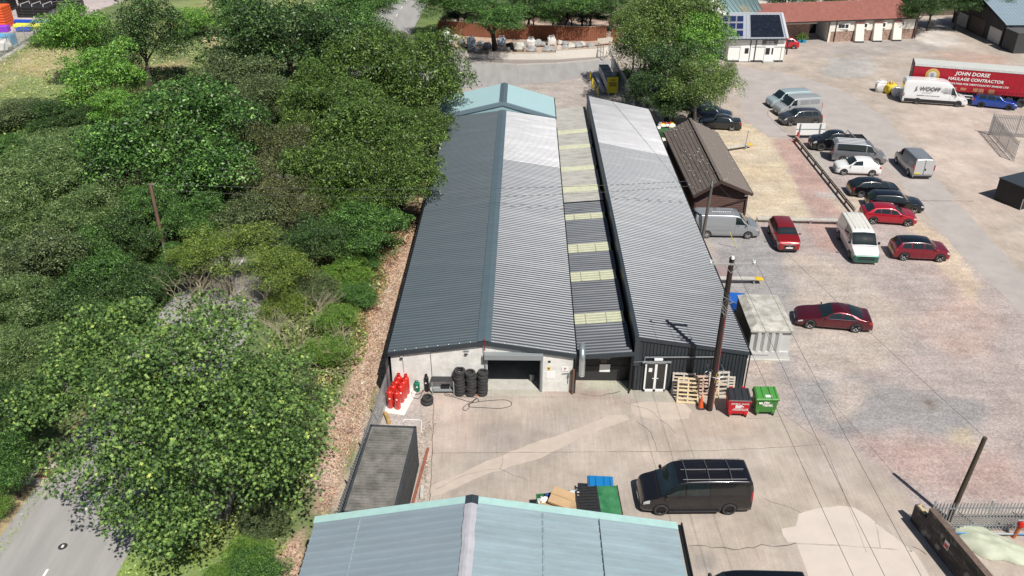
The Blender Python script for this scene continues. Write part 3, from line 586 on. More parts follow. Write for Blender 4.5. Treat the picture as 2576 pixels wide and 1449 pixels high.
h_ = MB().box((8.20,39.99,1.0),(.13,.03,.03)).box((8.42,39.99,1.0),(.13,.03,.03)).box((8.0,40.06,1.55),(.2,.012,.26)); o = h_.build('door_handle', m_whitep, dr)
mb = MB().box((8.31,40.0,2.14),(1.65,.12,.06)); wb(mb, 'door_header', m_grey, t)
# -- foreground teal roof
ly, ry = 26.0, 25.45; X0, Xm, X1 = -8.2, -1.63, 6.83; ze5, zr5 = 4.0, 5.30
t = thing('foreground_shed', 'pale blue-green ribbed shed roof filling the bottom edge with aqua verge and taped ridge', 'building', (-1.63, 25.8, 0), R(-1.2))
a5, b5, y5 = X0-Xm, X1-Xm, -16
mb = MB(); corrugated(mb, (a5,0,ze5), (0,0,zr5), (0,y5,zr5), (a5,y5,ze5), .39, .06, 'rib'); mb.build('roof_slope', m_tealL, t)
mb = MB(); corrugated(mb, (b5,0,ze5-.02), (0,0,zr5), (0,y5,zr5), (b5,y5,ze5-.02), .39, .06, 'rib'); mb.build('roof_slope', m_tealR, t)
for i in range(2): pass
def vt(p, q, nm, m, wid=.33, hz=.07):
    mb = MB(); mb.hexa([(p[0],.02,p[1]-.25),(q[0],.02,q[1]-.25),(q[0],.05,q[1]-.25),(p[0],.05,p[1]-.25),(p[0],.02,p[1]+hz),(q[0],.02,q[1]+hz),(q[0],.05,q[1]+hz),(p[0],.05,p[1]+hz)])
    mb.hexa([(p[0],-wid,p[1]+hz-.01),(q[0],-wid,q[1]+hz-.01),(q[0],.05,q[1]+hz-.01),(p[0],.05,p[1]+hz-.01),(p[0],-wid,p[1]+hz+.006),(q[0],-wid,q[1]+hz+.006),(q[0],.053,q[1]+hz+.006),(p[0],.053,p[1]+hz+.006)])
    return mb.build(nm, m, t)
vt((a5-.05,ze5-.01),(-.26,zr5-.05),'verge_trim', m_trim); vt((.26,zr5-.05),(b5+.03,ze5-.03),'verge_trim', m_trim)
mb = MB(); mb.slab([(-.26,-.4,zr5+.03),(0,-.4,zr5+.10),(0,.07,zr5+.10),(-.26,.07,zr5+.03)], -.02).slab([(0,-.4,zr5+.10),(.26,-.4,zr5+.03),(.26,.07,zr5+.03),(0,.07,zr5+.10)], -.02); mb.box((-.13,.06,zr5-.12),(.26,.03,.34)).box((.13,.062,zr5-.12),(.26,.03,.34)); mb.build('ridge_end_cap', m_anth, t)
rng = random.Random(3); P = []
for i in range(40): y = -.38-i*.4; j = rng.uniform(-.025,.025); P.append([(-.27+j,y,zr5+.02),(-.12,y,zr5+.085+rng.uniform(-.008,.008)),(0,y,zr5+.11),(.12,y,zr5+.08),(.23+j,y,zr5+.02)])
mb = MB(); mb.grid(P[::-1]); mb.build('ridge_tape', m_foil, t)
mb = MB(); mb.box((b5+.12,y5/2,ze5-.1),(.1,-y5,.12)).box((b5+.22,y5/2,ze5-.06),(.06,-y5+.1,.2)); mb.build('gutter', m_blk, t)
mb = MB(); mb.box((a5+.15,y5/2,2.0),(.15,-y5-.2,3.9)).box((b5-.12,y5/2,2.0),(.15,-y5-.2,3.9)); f = lambda x: ze5+(zr5-ze5)*(1-abs(x)/(-a5 if x < 0 else b5))-.08
for yy in (-.12,): 
    P_ = [(a5+.1,0),(b5-.1,0),(b5-.1,f(b5)),(0,f(0)),(a5+.1,f(a5))]; mb.add([(x,yy,z) for x, z in P_]+[(x,yy+.1,z) for x, z in P_], [(0,1,2,3,4),(9,8,7,6,5)]+[(i,5+i,5+(i+1)%5,(i+1)%5) for i in range(5)])
mb.build('wall', m_teal, t)
mb = MB(); xx = 5.2
for i in range(30): y = -.3-i*.5; z = ze5+(zr5-ze5)*(1-(xx+.0)/b5)+.05; mb.box((xx+.004*i,y-.25,z),(.025,.5,.012))
mb.build('lap_seal', m_blk, t)
mb = MB()
for x0_, s_ in ((2.9, 1), (-4.6, -1)):
    z = f(x0_)+.115; mb.box((x0_, -8, z), (.07, 15.5, .01))
mb.build('sheet_lap', mat('sheet_lap_shade', (.24,.31,.335), .5, var=.2), t)
# -- timber cabin
zc = 2.25; eR = G(1894,488,zc); eL = G(1744,493,zc); fR = G(1803.5,333.4,zc); fL = G(1669.4,333.4,zc); zrc = zc+1.35
rdN = (eR+eL)/2; rdN = Vector((G(1813.8,453.4,zrc).x, rdN.y-.3, zrc)); rdF = (fR+fL)/2; rdF.z = zrc; rdF.x = G(1739,305,zrc).x
t = thing('timber_cabin', 'brown timber cabin with mossy tiled roof beside the ochre gravel', 'building', ((eR+eL)/2).to_3d()*1.0)
t.location.z = 0
m_tile = sheet_paint('brown_roof_tile', (.125,.10,.085), rough=.95, var=.22, dirt=.5, dirtcol=(.20,.18,.16), stretch=(2,2,2), scale=2)
m_tile2 = sheet_paint('pale_roof_tile', (.175,.148,.13), rough=.95, var=.12, dirt=.3, dirtcol=(.23,.20,.18), stretch=(2,2,2), scale=2)  # paler, more even tile tone for the right-hand slope
for (a, b, c_, d, m) in ((eL, rdN, rdF, fL, m_tile), (eR, rdN, rdF, fR, m_tile2)):
    mb = MB(); n = 8
    for i in range(n):
        p, q = a.lerp(b, i/n), a.lerp(b, (i+1)/n+.02); r_, s_ = d.lerp(c_, i/n), d.lerp(c_, (i+1)/n+.02); up = Vector((0,0,.05))
        mb.hexa([p, q, s_, r_, p+up, q, s_+Vector((0,0,.004)), r_+up])
    wb(mb, 'roof_slope', m, t)
mb = MB(); mb.beam(rdN+Vector((0,0,.08)), rdF+Vector((0,0,.08)), .26, .06); wb(mb, 'ridge_tiles', m_tile, t)
rng = random.Random(8); mb = MB()
for i in range(80):
    u, v = rng.random(), rng.random(); side = (eL, rdN, rdF, fL) if rng.random() < .75 else (eR, rdN, rdF, fR)
    p = side[0].lerp(side[3], v).lerp(side[1].lerp(side[2], v), u)+Vector((0,0,.075)); s_ = rng.uniform(.03,.11); mb.box(p, (s_, s_*1.3, .03), rz=rng.uniform(0,3))
wb(mb, 'lichen_spots', mat('lichen', (.42,.42,.38), .95), t)
wl, wr, wfl, wfr = eL+Vector((.35,.5,0)), eR+Vector((-.4,.5,0)), fL+Vector((.35,-.5,0)), fR+Vector((-.4,-.5,0))
mb = MB(); nb = 13
def zroof(x): k = (x-eL.x)/(eR.x-eL.x); kr = (rdN.x-eL.x)/(eR.x-eL.x); return zc+(zrc-zc)*(k/kr if k < kr else (1-k)/(1-kr))-.08
for i in range(22):
    z0 = i*.16; z1 = z0+.15
    xs_ = [wl.x, wr.x]
    if z1 > zc-.05:
        k = (z1-zc+.1)/(zrc-zc); xs_ = [eL.x+(rdN.x-eL.x)*k+.1, eR.x+(rdN.x-eR.x)*k-.1]
        if xs_[0] >= xs_[1]-.2: break
        xs_ = [max(xs_[0], wl.x), min(xs_[1], wr.x)]
    yy = (wl.y+wr.y)/2; mb.hexa([(xs_[0],yy-.05,z0),(xs_[1],yy-.05,z0),(xs_[1],yy,z0),(xs_[0],yy,z0),(xs_[0],yy-.02,z1),(xs_[1],yy-.02,z1),(xs_[1],yy,z1),(xs_[0],yy,z1)])
wb(mb, 'gable_boards', mat('dark_stained_boards', (.11,.06,.05), .85, var=.35, scale=2, stretch=(.6,1,8), detail=8), t)
mb = MB(); mb.hexa([(wl.x,yy,0),(wr.x,yy,0),(wfr.x,wfr.y,0),(wfl.x,wfl.y,0),(wl.x,yy,zc),(wr.x,yy,zc),(wfr.x,wfr.y,zc),(wfl.x,wfl.y,zc)]); wb(mb, 'wall', m_wood, t)
mb = MB()
for p in (eL, eR): mb.beam(p+Vector((0,-.05,-.08)), rdN+Vector((0,-.05,-.06)), .06, .24)
mb.beam((wr.x,yy-.1,0),(wr.x,yy-.1,zc),.16,.16).beam((wl.x,yy-.1,0),(wl.x,yy-.1,zc),.16,.16)
mb.beam((wr.x,yy-.12,1.75),(wl.x+1.6,yy-.12,.9),.08,.10)
wb(mb, 'bargeboard', mat('dark_stain', (.06,.035,.03), .7), t)
mb = MB()
for p in (eL, eR): q = fL if p is eL else fR; mb.tube([p+Vector((.03 if p is eR else -.03,0,-.03)), q+Vector((.03 if p is eR else -.03,0,-.03))], .06, 6)
wb(mb, 'gutter', m_blk, t)
mb = MB()
for x in (rdN.x-.25, rdN.x+.45): mb.box((x, yy-.35, zrc-.42), (.2,.24,.13), rx=.3)
wb(mb, 'security_lamp', m_whitep, t, bevel=.03)
mb = MB().box(eR+Vector((-.5,.05,-.12)),(.3,.22,.14)); wb(mb, 'junction_box', m_whitep, t, bevel=.03)
mb = MB(); mb.tube([(rdN.x+.25,yy-.3,zrc-.35),(rdN.x+.45,yy-.2,zrc+1.75)], .015, 6).lathe([(0,.07),(.06,.03),(.06,-.03),(0,-.06)], (rdN.x+.45,yy-.2,zrc+1.8), 8); wb(mb, 'aerial', m_galv, t)
# -- concrete kiosk
t = thing('prefab_kiosk', 'pale precast concrete kiosk with hipped lid and zigzag panelled front', 'kiosk', (15.85, 43.42, 0), R(-2))
W_, Dk, hk = 2.42, 4.1, 2.02; m_pc = mat('precast_panel', (.50,.50,.49), .9, var=.07, scale=1.5); m_lid = mat('stained_lid', (.34,.32,.27), .95, var=.18, scale=1.6, col2=(.47,.46,.42), detail=11)
mb = MB(); mb.box((0,Dk/2+.06,hk/2),(W_-.04,Dk-.1,hk)); mb.build('body', m_pc, t)
mb = MB(); x = -W_/2+.22; zz = [(x,0)]
for i in range(4): zz += [(x+.42*i+.16, -.16),(x+.42*i+.32, -.16),(x+.42*i+.42, 0)] 
zz = [(-W_/2,-.05),(x,-.05)]+[(a, b-.05) for a, b in zz[1:]]+[(W_/2,-.05)]
for (a, b) in zip(zz, zz[1:]): mb.add([(a[0],a[1]+.1,.55),(b[0],b[1]+.1,.55),(b[0],b[1]+.1,hk-.02),(a[0],a[1]+.1,hk-.02)], [(0,1,2,3)])
mb.box((0,-.02,.3),(W_,.16,.58)).box((-.55,-.12,.46),(1.1,.06,.12)); mb.build('front_panel', m_pc, t)
mb = MB(); a, b = W_/2+.1, 0; mb.box((0,Dk/2-.02,hk+.06),(W_+.22,Dk+.2,.12))
mb.hexa([(-W_/2-.1,-.1,hk+.12),(W_/2+.1,-.1,hk+.12),(W_/2+.1,Dk+.06,hk+.12),(-W_/2-.1,Dk+.06,hk+.12),(-W_/2+.35,.5,hk+.34),(W_/2-.15,.5,hk+.34),(W_/2-.15,Dk-.2,hk+.34),(-W_/2+.35,Dk-.2,hk+.34)]); mb.build('lid', m_lid, t)
mb = MB(); mb.box((-W_/2-.06,Dk/2,1.0),(.05,Dk-.2,1.9)); mb.build('side_panel', m_blk, t)  # black panel paints the shade on the kiosk's left wall
MB().box((0,Dk/2,.04),(W_+.3,Dk+.5,.08)).build('plinth', m_conc, t)
# -- white unit with solar roof
fz = 3.15; el, er_ = G(1829,98,fz), G(1979,97,fz); bl = Vector((G(1838,36,4.9).x, G(1965,34,4.9).y, 4.9)); br_ = G(1965,34,4.9)
t = thing('solar_roof_unit', 'white fronted unit with metal roof of solar panels beside the big tree', 'building', (33.6, 113.0, 0))
m_zinc = sheet_paint('zinc_roof', (.33,.36,.40), rough=.5, var=.06)
mb = MB(); corrugated(mb, el, bl, br_, er_, .5, .05, 'rib'); wb(mb, 'roof', m_zinc, t)
mb = MB(); mb.slab([er_+Vector((.0,0,.08)), er_+Vector((.3,0,.08)), br_+Vector((.3,0,.08)), br_+Vector((0,0,.08))], .05).slab([bl+Vector((0,0,.08)), br_+Vector((.3,0,.08)), br_+Vector((.3,.3,.08)), bl+Vector((0,.3,.08))], .05); wb(mb, 'verge', mat('pale_metal_trim', (.5,.52,.54), .5), t)
def on_roof(u, v, h=.1): return el.lerp(er_, u).lerp(bl.lerp(br_, u), v)+Vector((0,0,h))
K8 = lambda x, y: (1717.3+x/6, y/6)
def roof_uv(px, py):
    lo, hi = -.3, 1.3
    for _ in range(30):
        v = (lo+hi)/2; p = G(px, py, fz+(4.9-fz)*v); yy_ = (el.y+er_.y)/2*(1-v)+(bl.y+br_.y)/2*v
        if p.y > yy_: lo = v
        else: hi = v
    return (p.x-(el.x+(bl.x-el.x)*v))/((er_.x+(br_.x-er_.x)*v)-(el.x+(bl.x-el.x)*v)), v
m_pv = mat('solar_cell', (.015,.025,.085), .15, var=.15, scale=8, coat=.5); m_alu = mat('aluminium', (.6,.6,.62), .4, .5, var=.03); m_th = mat('thermal_panel', (.012,.016,.028), .35, var=.3, scale=3, col2=(.05,.055,.06), c2pos=(.55,.8))
u0, vt_ = roof_uv(*K8(708,242)); u1, _ = roof_uv(*K8(925,242)); _, vb_ = roof_uv(*K8(760,572)); ub0, _ = roof_uv(*K8(762,572)); ub1, _ = roof_uv(*K8(985,572))
du = (u1-u0)/2
for c in range(-1, 2):
    for r_ in range(3):
        v0 = vb_+(vt_-vb_)*r_/3+.006; v1 = vb_+(vt_-vb_)*(r_+1)/3-.006; a = u0+du*(c+0)+.004; b = u0+du*(c+1)-.004
        sp_ = MB(); sp_.slab([on_roof(a,v0), on_roof(b,v0), on_roof(b,v1), on_roof(a,v1)], .05); o = wb(sp_, 'solar_panel', m_alu, t)
        i_ = .012; g_ = MB(); g_.slab([on_roof(a+i_*.6,v0+i_*2,.112), on_roof(b-i_*.6,v0+i_*2,.112), on_roof(b-i_*.6,v1-i_*2,.112), on_roof(a+i_*.6,v1-i_*2,.112)], .01); q = g_.build('cell_sheet', m_pv, o)
ua, va = roof_uv(*K8(1022,232)); ub, _ = roof_uv(*K8(1460,232)); _, vb2 = roof_uv(*K8(1100,568))
for r_ in range(3):
    v0 = vb2+(va-vb2)*r_/3+.006; v1 = vb2+(va-vb2)*(r_+1)/3-.006
    sp_ = MB(); sp_.slab([on_roof(ua,v0), on_roof(ub,v0), on_roof(ub,v1), on_roof(ua,v1)], .08); wb(sp_, 'thermal_panel', m_th, t)
fy = 112.7; w0, w1 = el.x+.5, 36.0
mb = MB(); mb.box(((w0+w1)/2,fy+4,1.55),(w1-w0,8,3.1)); m_wr = mat('white_painted_wall', (.80,.79,.76), .8, var=.03, scale=2); wb(mb, 'wall', m_wr, t)
mb = MB(); mb.box(((w0+w1)/2,fy-.02,.12),(w1-w0,.06,.24)); wb(mb, 'plinth', m_anth, t)
mb = MB(); mb.tube([el+Vector((0,-.06,-.06)), er_+Vector((.1,-.06,-.06))], .08, 6)
for x in (31.45, 32.15): mb.tube([(x,fy-.08,3.0),(x,fy-.08,0)], .06, 6)
mb.tube([(36.3,fy-.1,3.0),(36.3,fy-.1,1.0)], .1, 6); wb(mb, 'gutter', m_anth, t)
mb = MB(); mb.box(((w0+w1)/2,fy-.03,2.0),(w1-w0,.03,.05)); mb.box((35.6,fy-.04,1.0),(.04,.03,2.0)); wb(mb, 'panel_joint', m_grey, t)
mb = MB().box((33.95,fy-.05,2.6),(2.0,.05,.62)); sg = wb(mb, 'name_board', mat('sign_grey', (.16,.15,.16), .6, var=.03), t)
fine_print(m_whitep, sg, 33.95, 2.66, 1.25, 1, .15, fy-.085, seed=4, align=0); fine_print(m_whitep, sg, 33.9, 2.45, 1.15, 1, .09, fy-.085, seed=5, align=0)
mb = MB().box((34.0,fy-.05,1.1),(1.15,.08,2.0)); dr = wb(mb, 'door', m_whitep, t); o = MB().box((33.78,fy-.1,1.45),(.55,.02,.85)).box((34.4,fy-.1,1.45),(.2,.02,.85)).build('door_glass', m_glass, dr)
mb = MB().box((33.95,fy-.4,.12),(1.4,.7,.24)); wb(mb, 'doorstep', m_conc, t)
mb = MB().box((30.9,fy-.05,1.1),(1.5,.08,2.0)); dr = wb(mb, 'door', m_whitep, t); MB().box((31.0,fy-.1,1.5),(.5,.02,.7)).build('door_glass', m_glass, dr)
# -- teal roof behind it
t = thing('teal_roof_shed', 'pale teal pitched roof with two rusty yellow rooflights behind the solar unit', 'building', (36,122,0))
p = [G(1836,40,3.9), G(1925,37,3.9), G(1905,-2,6.2), G(1800,-2,6.2)]; p[2].y = p[3].y = (p[2].y+p[3].y)/2
mb = MB(); corrugated(mb, p[0], p[3], p[2], p[1], .6, .06, 'rib'); wb(mb, 'roof', m_teal, t)
q = lambda u, v: p[0].lerp(p[1], u).lerp(p[3].lerp(p[2], u), v)+Vector((0,0,.08))
for u in (.42,.58): mb = MB(); mb.slab([q(u,.15),q(u+.13,.15),q(u+.13,.62),q(u,.62)], .02); wb(mb, 'rooflight', mat('rusty_rooflight', (.55,.42,.22), .8, var=.3, scale=1.5), t)
mb = MB(); mb.hexa([(p[0].x+.2,p[0].y+.3,0),(p[1].x-.2,p[1].y+.3,0),(p[2].x-.2,p[2].y+6,0),(p[3].x+.2,p[3].y+6,0),(p[0].x+.2,p[0].y+.3,3.7),(p[1].x-.2,p[1].y+.3,3.7),(p[2].x-.2,p[2].y+6,3.8),(p[3].x+.2,p[3].y+6,3.8)]); wb(mb, 'wall', m_wr, t)
# -- long red tiled building
ez = 3.05; eA, eB = G(1900,59.5,ez), G(2312.5,44.5,ez); rz_ = 5.3; rA, rB = G(1908,9.5,rz_), G(2263,-2,rz_)
t = thing('red_tiled_building', 'long stone and cream building with red tiled roof and four white buttresses', 'building', (52, 125, 0))
m_rt = sheet_paint('red_roof_tile', (.27,.105,.085), rough=.9, var=.2, dirt=.25, dirtcol=(.20,.11,.09), stretch=(1.2,1.2,1.2), scale=1.5)
mb = MB(); n = 20
for i in range(n):
    p_, q_ = eA.lerp(rA, i/n), eA.lerp(rA, (i+1)/n+.01); r_, s_ = eB.lerp(rB, i/n), eB.lerp(rB, (i+1)/n+.01); up = Vector((0,0,.06)); mb.hexa([p_, r_, s_, q_, p_+up, r_+up, s_+Vector((0,0,.003)), q_+Vector((0,0,.003))])
bB = Vector((eB.x-1, 2*rB.y-eB.y, ez)); bA = Vector((eA.x, 2*rA.y-eA.y, ez)); mb.slab([rA, rB, bB, bA], -.05)
wb(mb, 'roof', m_rt, t)
fyA = lambda x: eA.y+(eB.y-eA.y)*(x-eA.x)/(eB.x-eA.x)+.35
Kb = lambda x, y: (1717.3+x/3, y/3)
m_stone = mat('red_sandstone_rubble', (.22,.13,.10), .95, var=.35, scale=6, col2=(.36,.25,.20), detail=5, bump=.4, bscale=6); m_cream = mat('cream_render', (.72,.68,.60), .9, var=.05)
def xw(px, py, z=0):  # x on the front wall plane
    g = G(px, py, z); return g.x
def wall_seg(nm, xa, xb, z0, z1, m, off=0, th=.3):
    mb = MB(); ya, yb = fyA(xa)+off, fyA(xb)+off; mb.hexa([(xa,ya,z0),(xb,yb,z0),(xb,yb+th,z0),(xa,ya+th,z0),(xa,ya,z1),(xb,yb,z1),(xb,yb+th,z1),(xa,ya+th,z1)]); return wb(mb, nm, m, t)
xa = G(2073,100,0).x; xe = G(2295,95,0).x
wall_seg('stone_wall', xa, xe, 0, 1.45, m_stone); wall_seg('rendered_wall', xa, xe, 1.45, 2.95, m_cream, -.04)
xo = G(2025,95,0).x; xq = eA.x+3
wall_seg('stone_wall', xq, xo, 0, 2.3, m_stone, 1.6); wall_seg('lintel', xq, xo+1, 2.3, 2.9, m_cream, 1.5)
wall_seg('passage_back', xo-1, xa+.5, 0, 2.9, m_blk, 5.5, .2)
mb = MB(); ya = fyA(xa); mb.hexa([(xa,ya,0),(xa+.3,ya,0),(xa+.3,ya+8,0),(xa,ya+8,0),(xa,ya,2.9),(xa+.3,ya,2.9),(xa+.3,ya+8,2.9),(xa,ya+8,2.9)]); ye2 = fyA(xe); mb.hexa([(xe-.3,ye2,0),(xe,ye2,0),(xe,ye2+8,0),(xe-.3,ye2+8,0),(xe-.3,ye2,2.9),(xe,ye2,2.9),(xe,ye2+8,2.9),(xe-.3,ye2+8,2.9)]); mb.hexa([(xa,ya+8,0),(xe,ye2+8,0),(xe,ye2+8.2,0),(xa,ya+8.2,0),(xa,ya+8,2.9),(xe,ye2+8,2.9),(xe,ye2+8.2,2.9),(xa,ya+8.2,2.9)]); wb(mb, 'side_wall', m_cream, t)
for px in (1207,1355,1502,1650):
    x = G(1717.3+px/3, 185/3, 2.3).x; y = fyA(x)-.1; fr = wb(MB().box((x,y,2.15),(1.75,.12,.8)), 'window', m_whitep, t)
    for a in (-.58,-.08,.5): g_ = MB().box((x+a*.9,y-.07,2.2),(.42,.02,.5)); g_.build('pane', m_glass, fr)
for px in (1285,1428,1582):
    x = G(1717.3+px/3, 290/3, 0).x; y = fyA(x); mb = MB(); mb.hexa([(x-.62,y-1.1,0),(x+.62,y-1.1,0),(x+.62,y,0),(x-.62,y,0),(x-.58,y-.35,2.55),(x+.58,y-.35,2.55),(x+.58,y,2.55),(x-.58,y,2.55)]); b_ = wb(mb, 'buttress', m_cream, t)
    MB().box((x,y-.2,2.62),(1.35,.5,.12)).build('tile_cap', m_rt, b_); MB().box((x,y-1.0,.1),(1.3,.3,.2)).build('base', m_anth, b_)
mb = MB(); mb.beam(eA+Vector((0,-.05,-.04)), eB+Vector((.1,-.05,-.04)), .12, .12)
for px in (1710,1090): x = G(1717.3+px/3, 280/3, 0).x; mb.tube([(x,fyA(x)-.12,2.9),(x,fyA(x)-.12,0)], .06, 6)
wb(mb, 'gutter', m_blk, t); mb = MB().tube([eB+Vector((-.1,.1,-.1)), (xe+.1,fyA(xe)-.1,0)], .07, 6); wb(mb, 'downpipe', mat('maroon_pipe', (.12,.03,.03), .6), t)
# -- barn top right
cN = G(2516.7,116.7); cF = G(2431.7,55); hz_ = 3.0; wy = cF.y-cN.y; xb_ = cN.x
t = thing('black_gabled_barn', 'grey roofed barn with dark gable end and two pale door panels', 'building', (xb_, cN.y+wy/2, 0))
g0 = (0, -wy/2); za = hz_+1.9
m_bd = mat('dark_barn_boards', (.045,.042,.042), .8, var=.2, scale=1.5, stretch=(1,1,.3)); m_bw = mat('dirty_white_board', (.55,.54,.52), .8, var=.08)
mb = MB(); mb.add([(0,-wy/2,0),(0,wy/2,0),(0,wy/2,hz_),(0,0,za),(0,-wy/2,hz_),(.2,-wy/2,0),(.2,wy/2,0),(.2,wy/2,hz_),(.2,0,za),(.2,-wy/2,hz_)], [(4,3,2,1,0),(5,6,7,8,9),(0,1,6,5),(0,5,9,4)]); mb.build('gable_wall', m_bd, t)
mb = MB(); corrugated(mb, (-.3,-wy/2-.3,hz_-.06), (-.3,0,za), (22,0,za), (22,-wy/2-.3,hz_-.06), .5, .04); mb.build('roof_slope', sheet_paint('blue_grey_barn_sheet', (.22,.29,.34), rough=.5, var=.08), t)
mb = MB(); corrugated(mb, (-.3,wy/2+.3,hz_-.06), (-.3,0,za), (22,0,za), (22,wy/2+.3,hz_-.06), .5, .04); mb.build('roof_slope', MATS['blue_grey_barn_sheet'], t)
mb = MB(); mb.beam((-.35,-wy/2-.35,hz_),(-.35,0,za+.06),.08,.3).beam((-.35,wy/2+.35,hz_),(-.35,0,za+.06),.08,.3).beam((-.3,0,za+.06),(22,0,za+.06),.3,.08).beam((-.3,-wy/2-.36,hz_-.06),(22,-wy/2-.36,hz_-.06),.12,.14); mb.tube([(.6,-wy/2-.15,2.9),(.6,-wy/2-.15,0)],.1,6); mb.build('trim', m_blk, t)
mb = MB(); mb.box((11,-wy/2+.1,1.5),(22,.2,3.0)).box((11,wy/2-.1,1.5),(22,.2,3.0)); mb.build('side_wall', m_wr, t)
for a in (-.36,.30): o = MB().box((-.05,wy*a,1.05),(.06,wy*.22,1.9)).build('door_panel', m_bw, t)
o = MB().box((-.06,-.02*wy,1.2),(.06,wy*.28,2.3)).build('sliding_door', mat('brown_board', (.09,.07,.06), .8, var=.15), t)
fr = MB().box((4.6,-wy/2-.02,1.5),(3.4,.08,1.3)).build('window', m_whitep, t); mb = MB()
for i in range(4):
    for j in range(2): mb.box((3.35+i*.83,-wy/2-.07,1.22+j*.55),(.62,.02,.42))
mb.build('pane', m_glass, fr)
# -- dark site box at right edge
g = G(2547.5,135); t = thing('site_box', 'dark grey flat topped site box at the right edge in front of the barn', 'cabin', g, R(2))
mb = MB().box((3,1.6,1.35),(6,3.2,2.7)); mb.build('body', mat('site_box_grey', (.05,.052,.055), .7, var=.12), t, bevel=.04); MB().box((3,1.6,2.74),(6.1,3.3,.08)).build('lid', mat('site_box_lid', (.09,.09,.09), .7), t)
# -- pale house behind the red roof
t = thing('white_cottage', 'white cottage mostly hidden behind the long red tiled roof', 'house', (41,150,0))
MB().box((0,0,2.3),(16,7,4.6)).build('wall', m_wr, t); mb = MB(); mb.add([(-8.3,-3.9,4.5),(8.3,-3.9,4.5),(8.3,3.9,4.5),(-8.3,3.9,4.5),(-8.3,0,7),(8.3,0,7)], [(0,1,5,4),(2,3,4,5),(1,2,5),(3,0,4),(3,2,1,0)]); mb.build('roof', m_rt, t)
for x in (-5,-1,3): fr = MB().box((x,-3.53,3),(1.3,.08,1.2)).build('window', m_whitep, t); MB().box((x,-3.6,3),(1.0,.02,.9)).build('pane', m_glass, fr)
# ---------------------------------------------------------------- vehicles
def pchip(xs, ys, x):
    xs = np.array(xs, float); ys = np.array(ys, float); h = np.diff(xs); d = np.diff(ys)/h; m = np.zeros(len(xs))
    for i in range(1, len(xs)-1):
        if d[i-1]*d[i] > 0: w1, w2 = 2*h[i]+h[i-1], h[i]+2*h[i-1]; m[i] = (w1+w2)/(w1/d[i-1]+w2/d[i])
    m[0], m[-1] = d[0], d[-1]
    i = int(min(max(np.searchsorted(xs, x)-1, 0), len(xs)-2)); t = (x-xs[i])/h[i]
    return float(ys[i]*(2*t**3-3*t*t+1)+h[i]*m[i]*(t**3-2*t*t+t)+ys[i+1]*(-2*t**3+3*t*t)+h[i]*m[i+1]*(t**3-t*t))
SHAPES = {  # top profile (fraction of length from the nose, fraction of height), cowl, roof start, roof end, tail glass bottom, belt height, tumblehome, roof crown
 'hatch': dict(top=[(0,.40),(.02,.50),(.06,.56),(.25,.67),(.43,.955),(.56,1),(.78,.955),(.935,.715),(.98,.62),(1,.45)], cowl=.25, r0=.43, r1=.79, rg=.935, belt=.66, k=.36, wf=.17, wr=.80),
 'suv':   dict(top=[(0,.42),(.02,.52),(.06,.60),(.24,.69),(.38,.95),(.55,1),(.87,.95),(.955,.72),(.985,.60),(1,.42)], cowl=.24, r0=.38, r1=.88, rg=.955, belt=.66, k=.34, wf=.18, wr=.81),
 'estate': dict(top=[(0,.40),(.02,.48),(.06,.54),(.28,.66),(.42,.955),(.55,1),(.87,.96),(.96,.72),(.985,.62),(1,.42)], cowl=.28, r0=.42, r1=.88, rg=.96, belt=.66, k=.36, wf=.18, wr=.79),
 'coupe': dict(top=[(0,.36),(.02,.44),(.06,.52),(.31,.68),(.47,.95),(.56,1),(.68,.955),(.78,.86),(.90,.71),(.97,.66),(.99,.58),(1,.40)], cowl=.31, r0=.47, r1=.68, rg=.86, belt=.66, k=.42, wf=.18, wr=.78),
 'saloon': dict(top=[(0,.36),(.02,.46),(.06,.53),(.29,.66),(.42,.96),(.53,1),(.68,.95),(.83,.72),(.97,.69),(.99,.62),(1,.40)], cowl=.29, r0=.42, r1=.69, rg=.82, belt=.66, k=.38, wf=.18, wr=.78),
 'van':   dict(top=[(0,.28),(.015,.40),(.04,.475),(.13,.55),(.175,.60),(.33,.945),(.42,.99),(.6,1),(.965,.985),(.985,.95),(1,.80)], cowl=.165, r0=.33, r1=.985, rg=.99, belt=.60, k=.13, wf=.18, wr=.80),
 'tallvan': dict(top=[(0,.20),(.015,.30),(.04,.35),(.12,.41),(.15,.44),(.26,.80),(.33,.93),(.42,.985),(.6,1),(.97,.985),(.988,.96),(1,.88)], cowl=.14, r0=.26, r1=.985, rg=.99, belt=.46, k=.09, wf=.145, wr=.765),
 'pickup': dict(top=[(0,.44),(.02,.55),(.06,.62),(.23,.69),(.35,.955),(.45,1),(.585,.965),(.612,.68),(.63,.62),(.99,.62),(1,.58)], cowl=.23, r0=.35, r1=.585, rg=.605, belt=.66, k=.34, wf=.17, wr=.78),
}
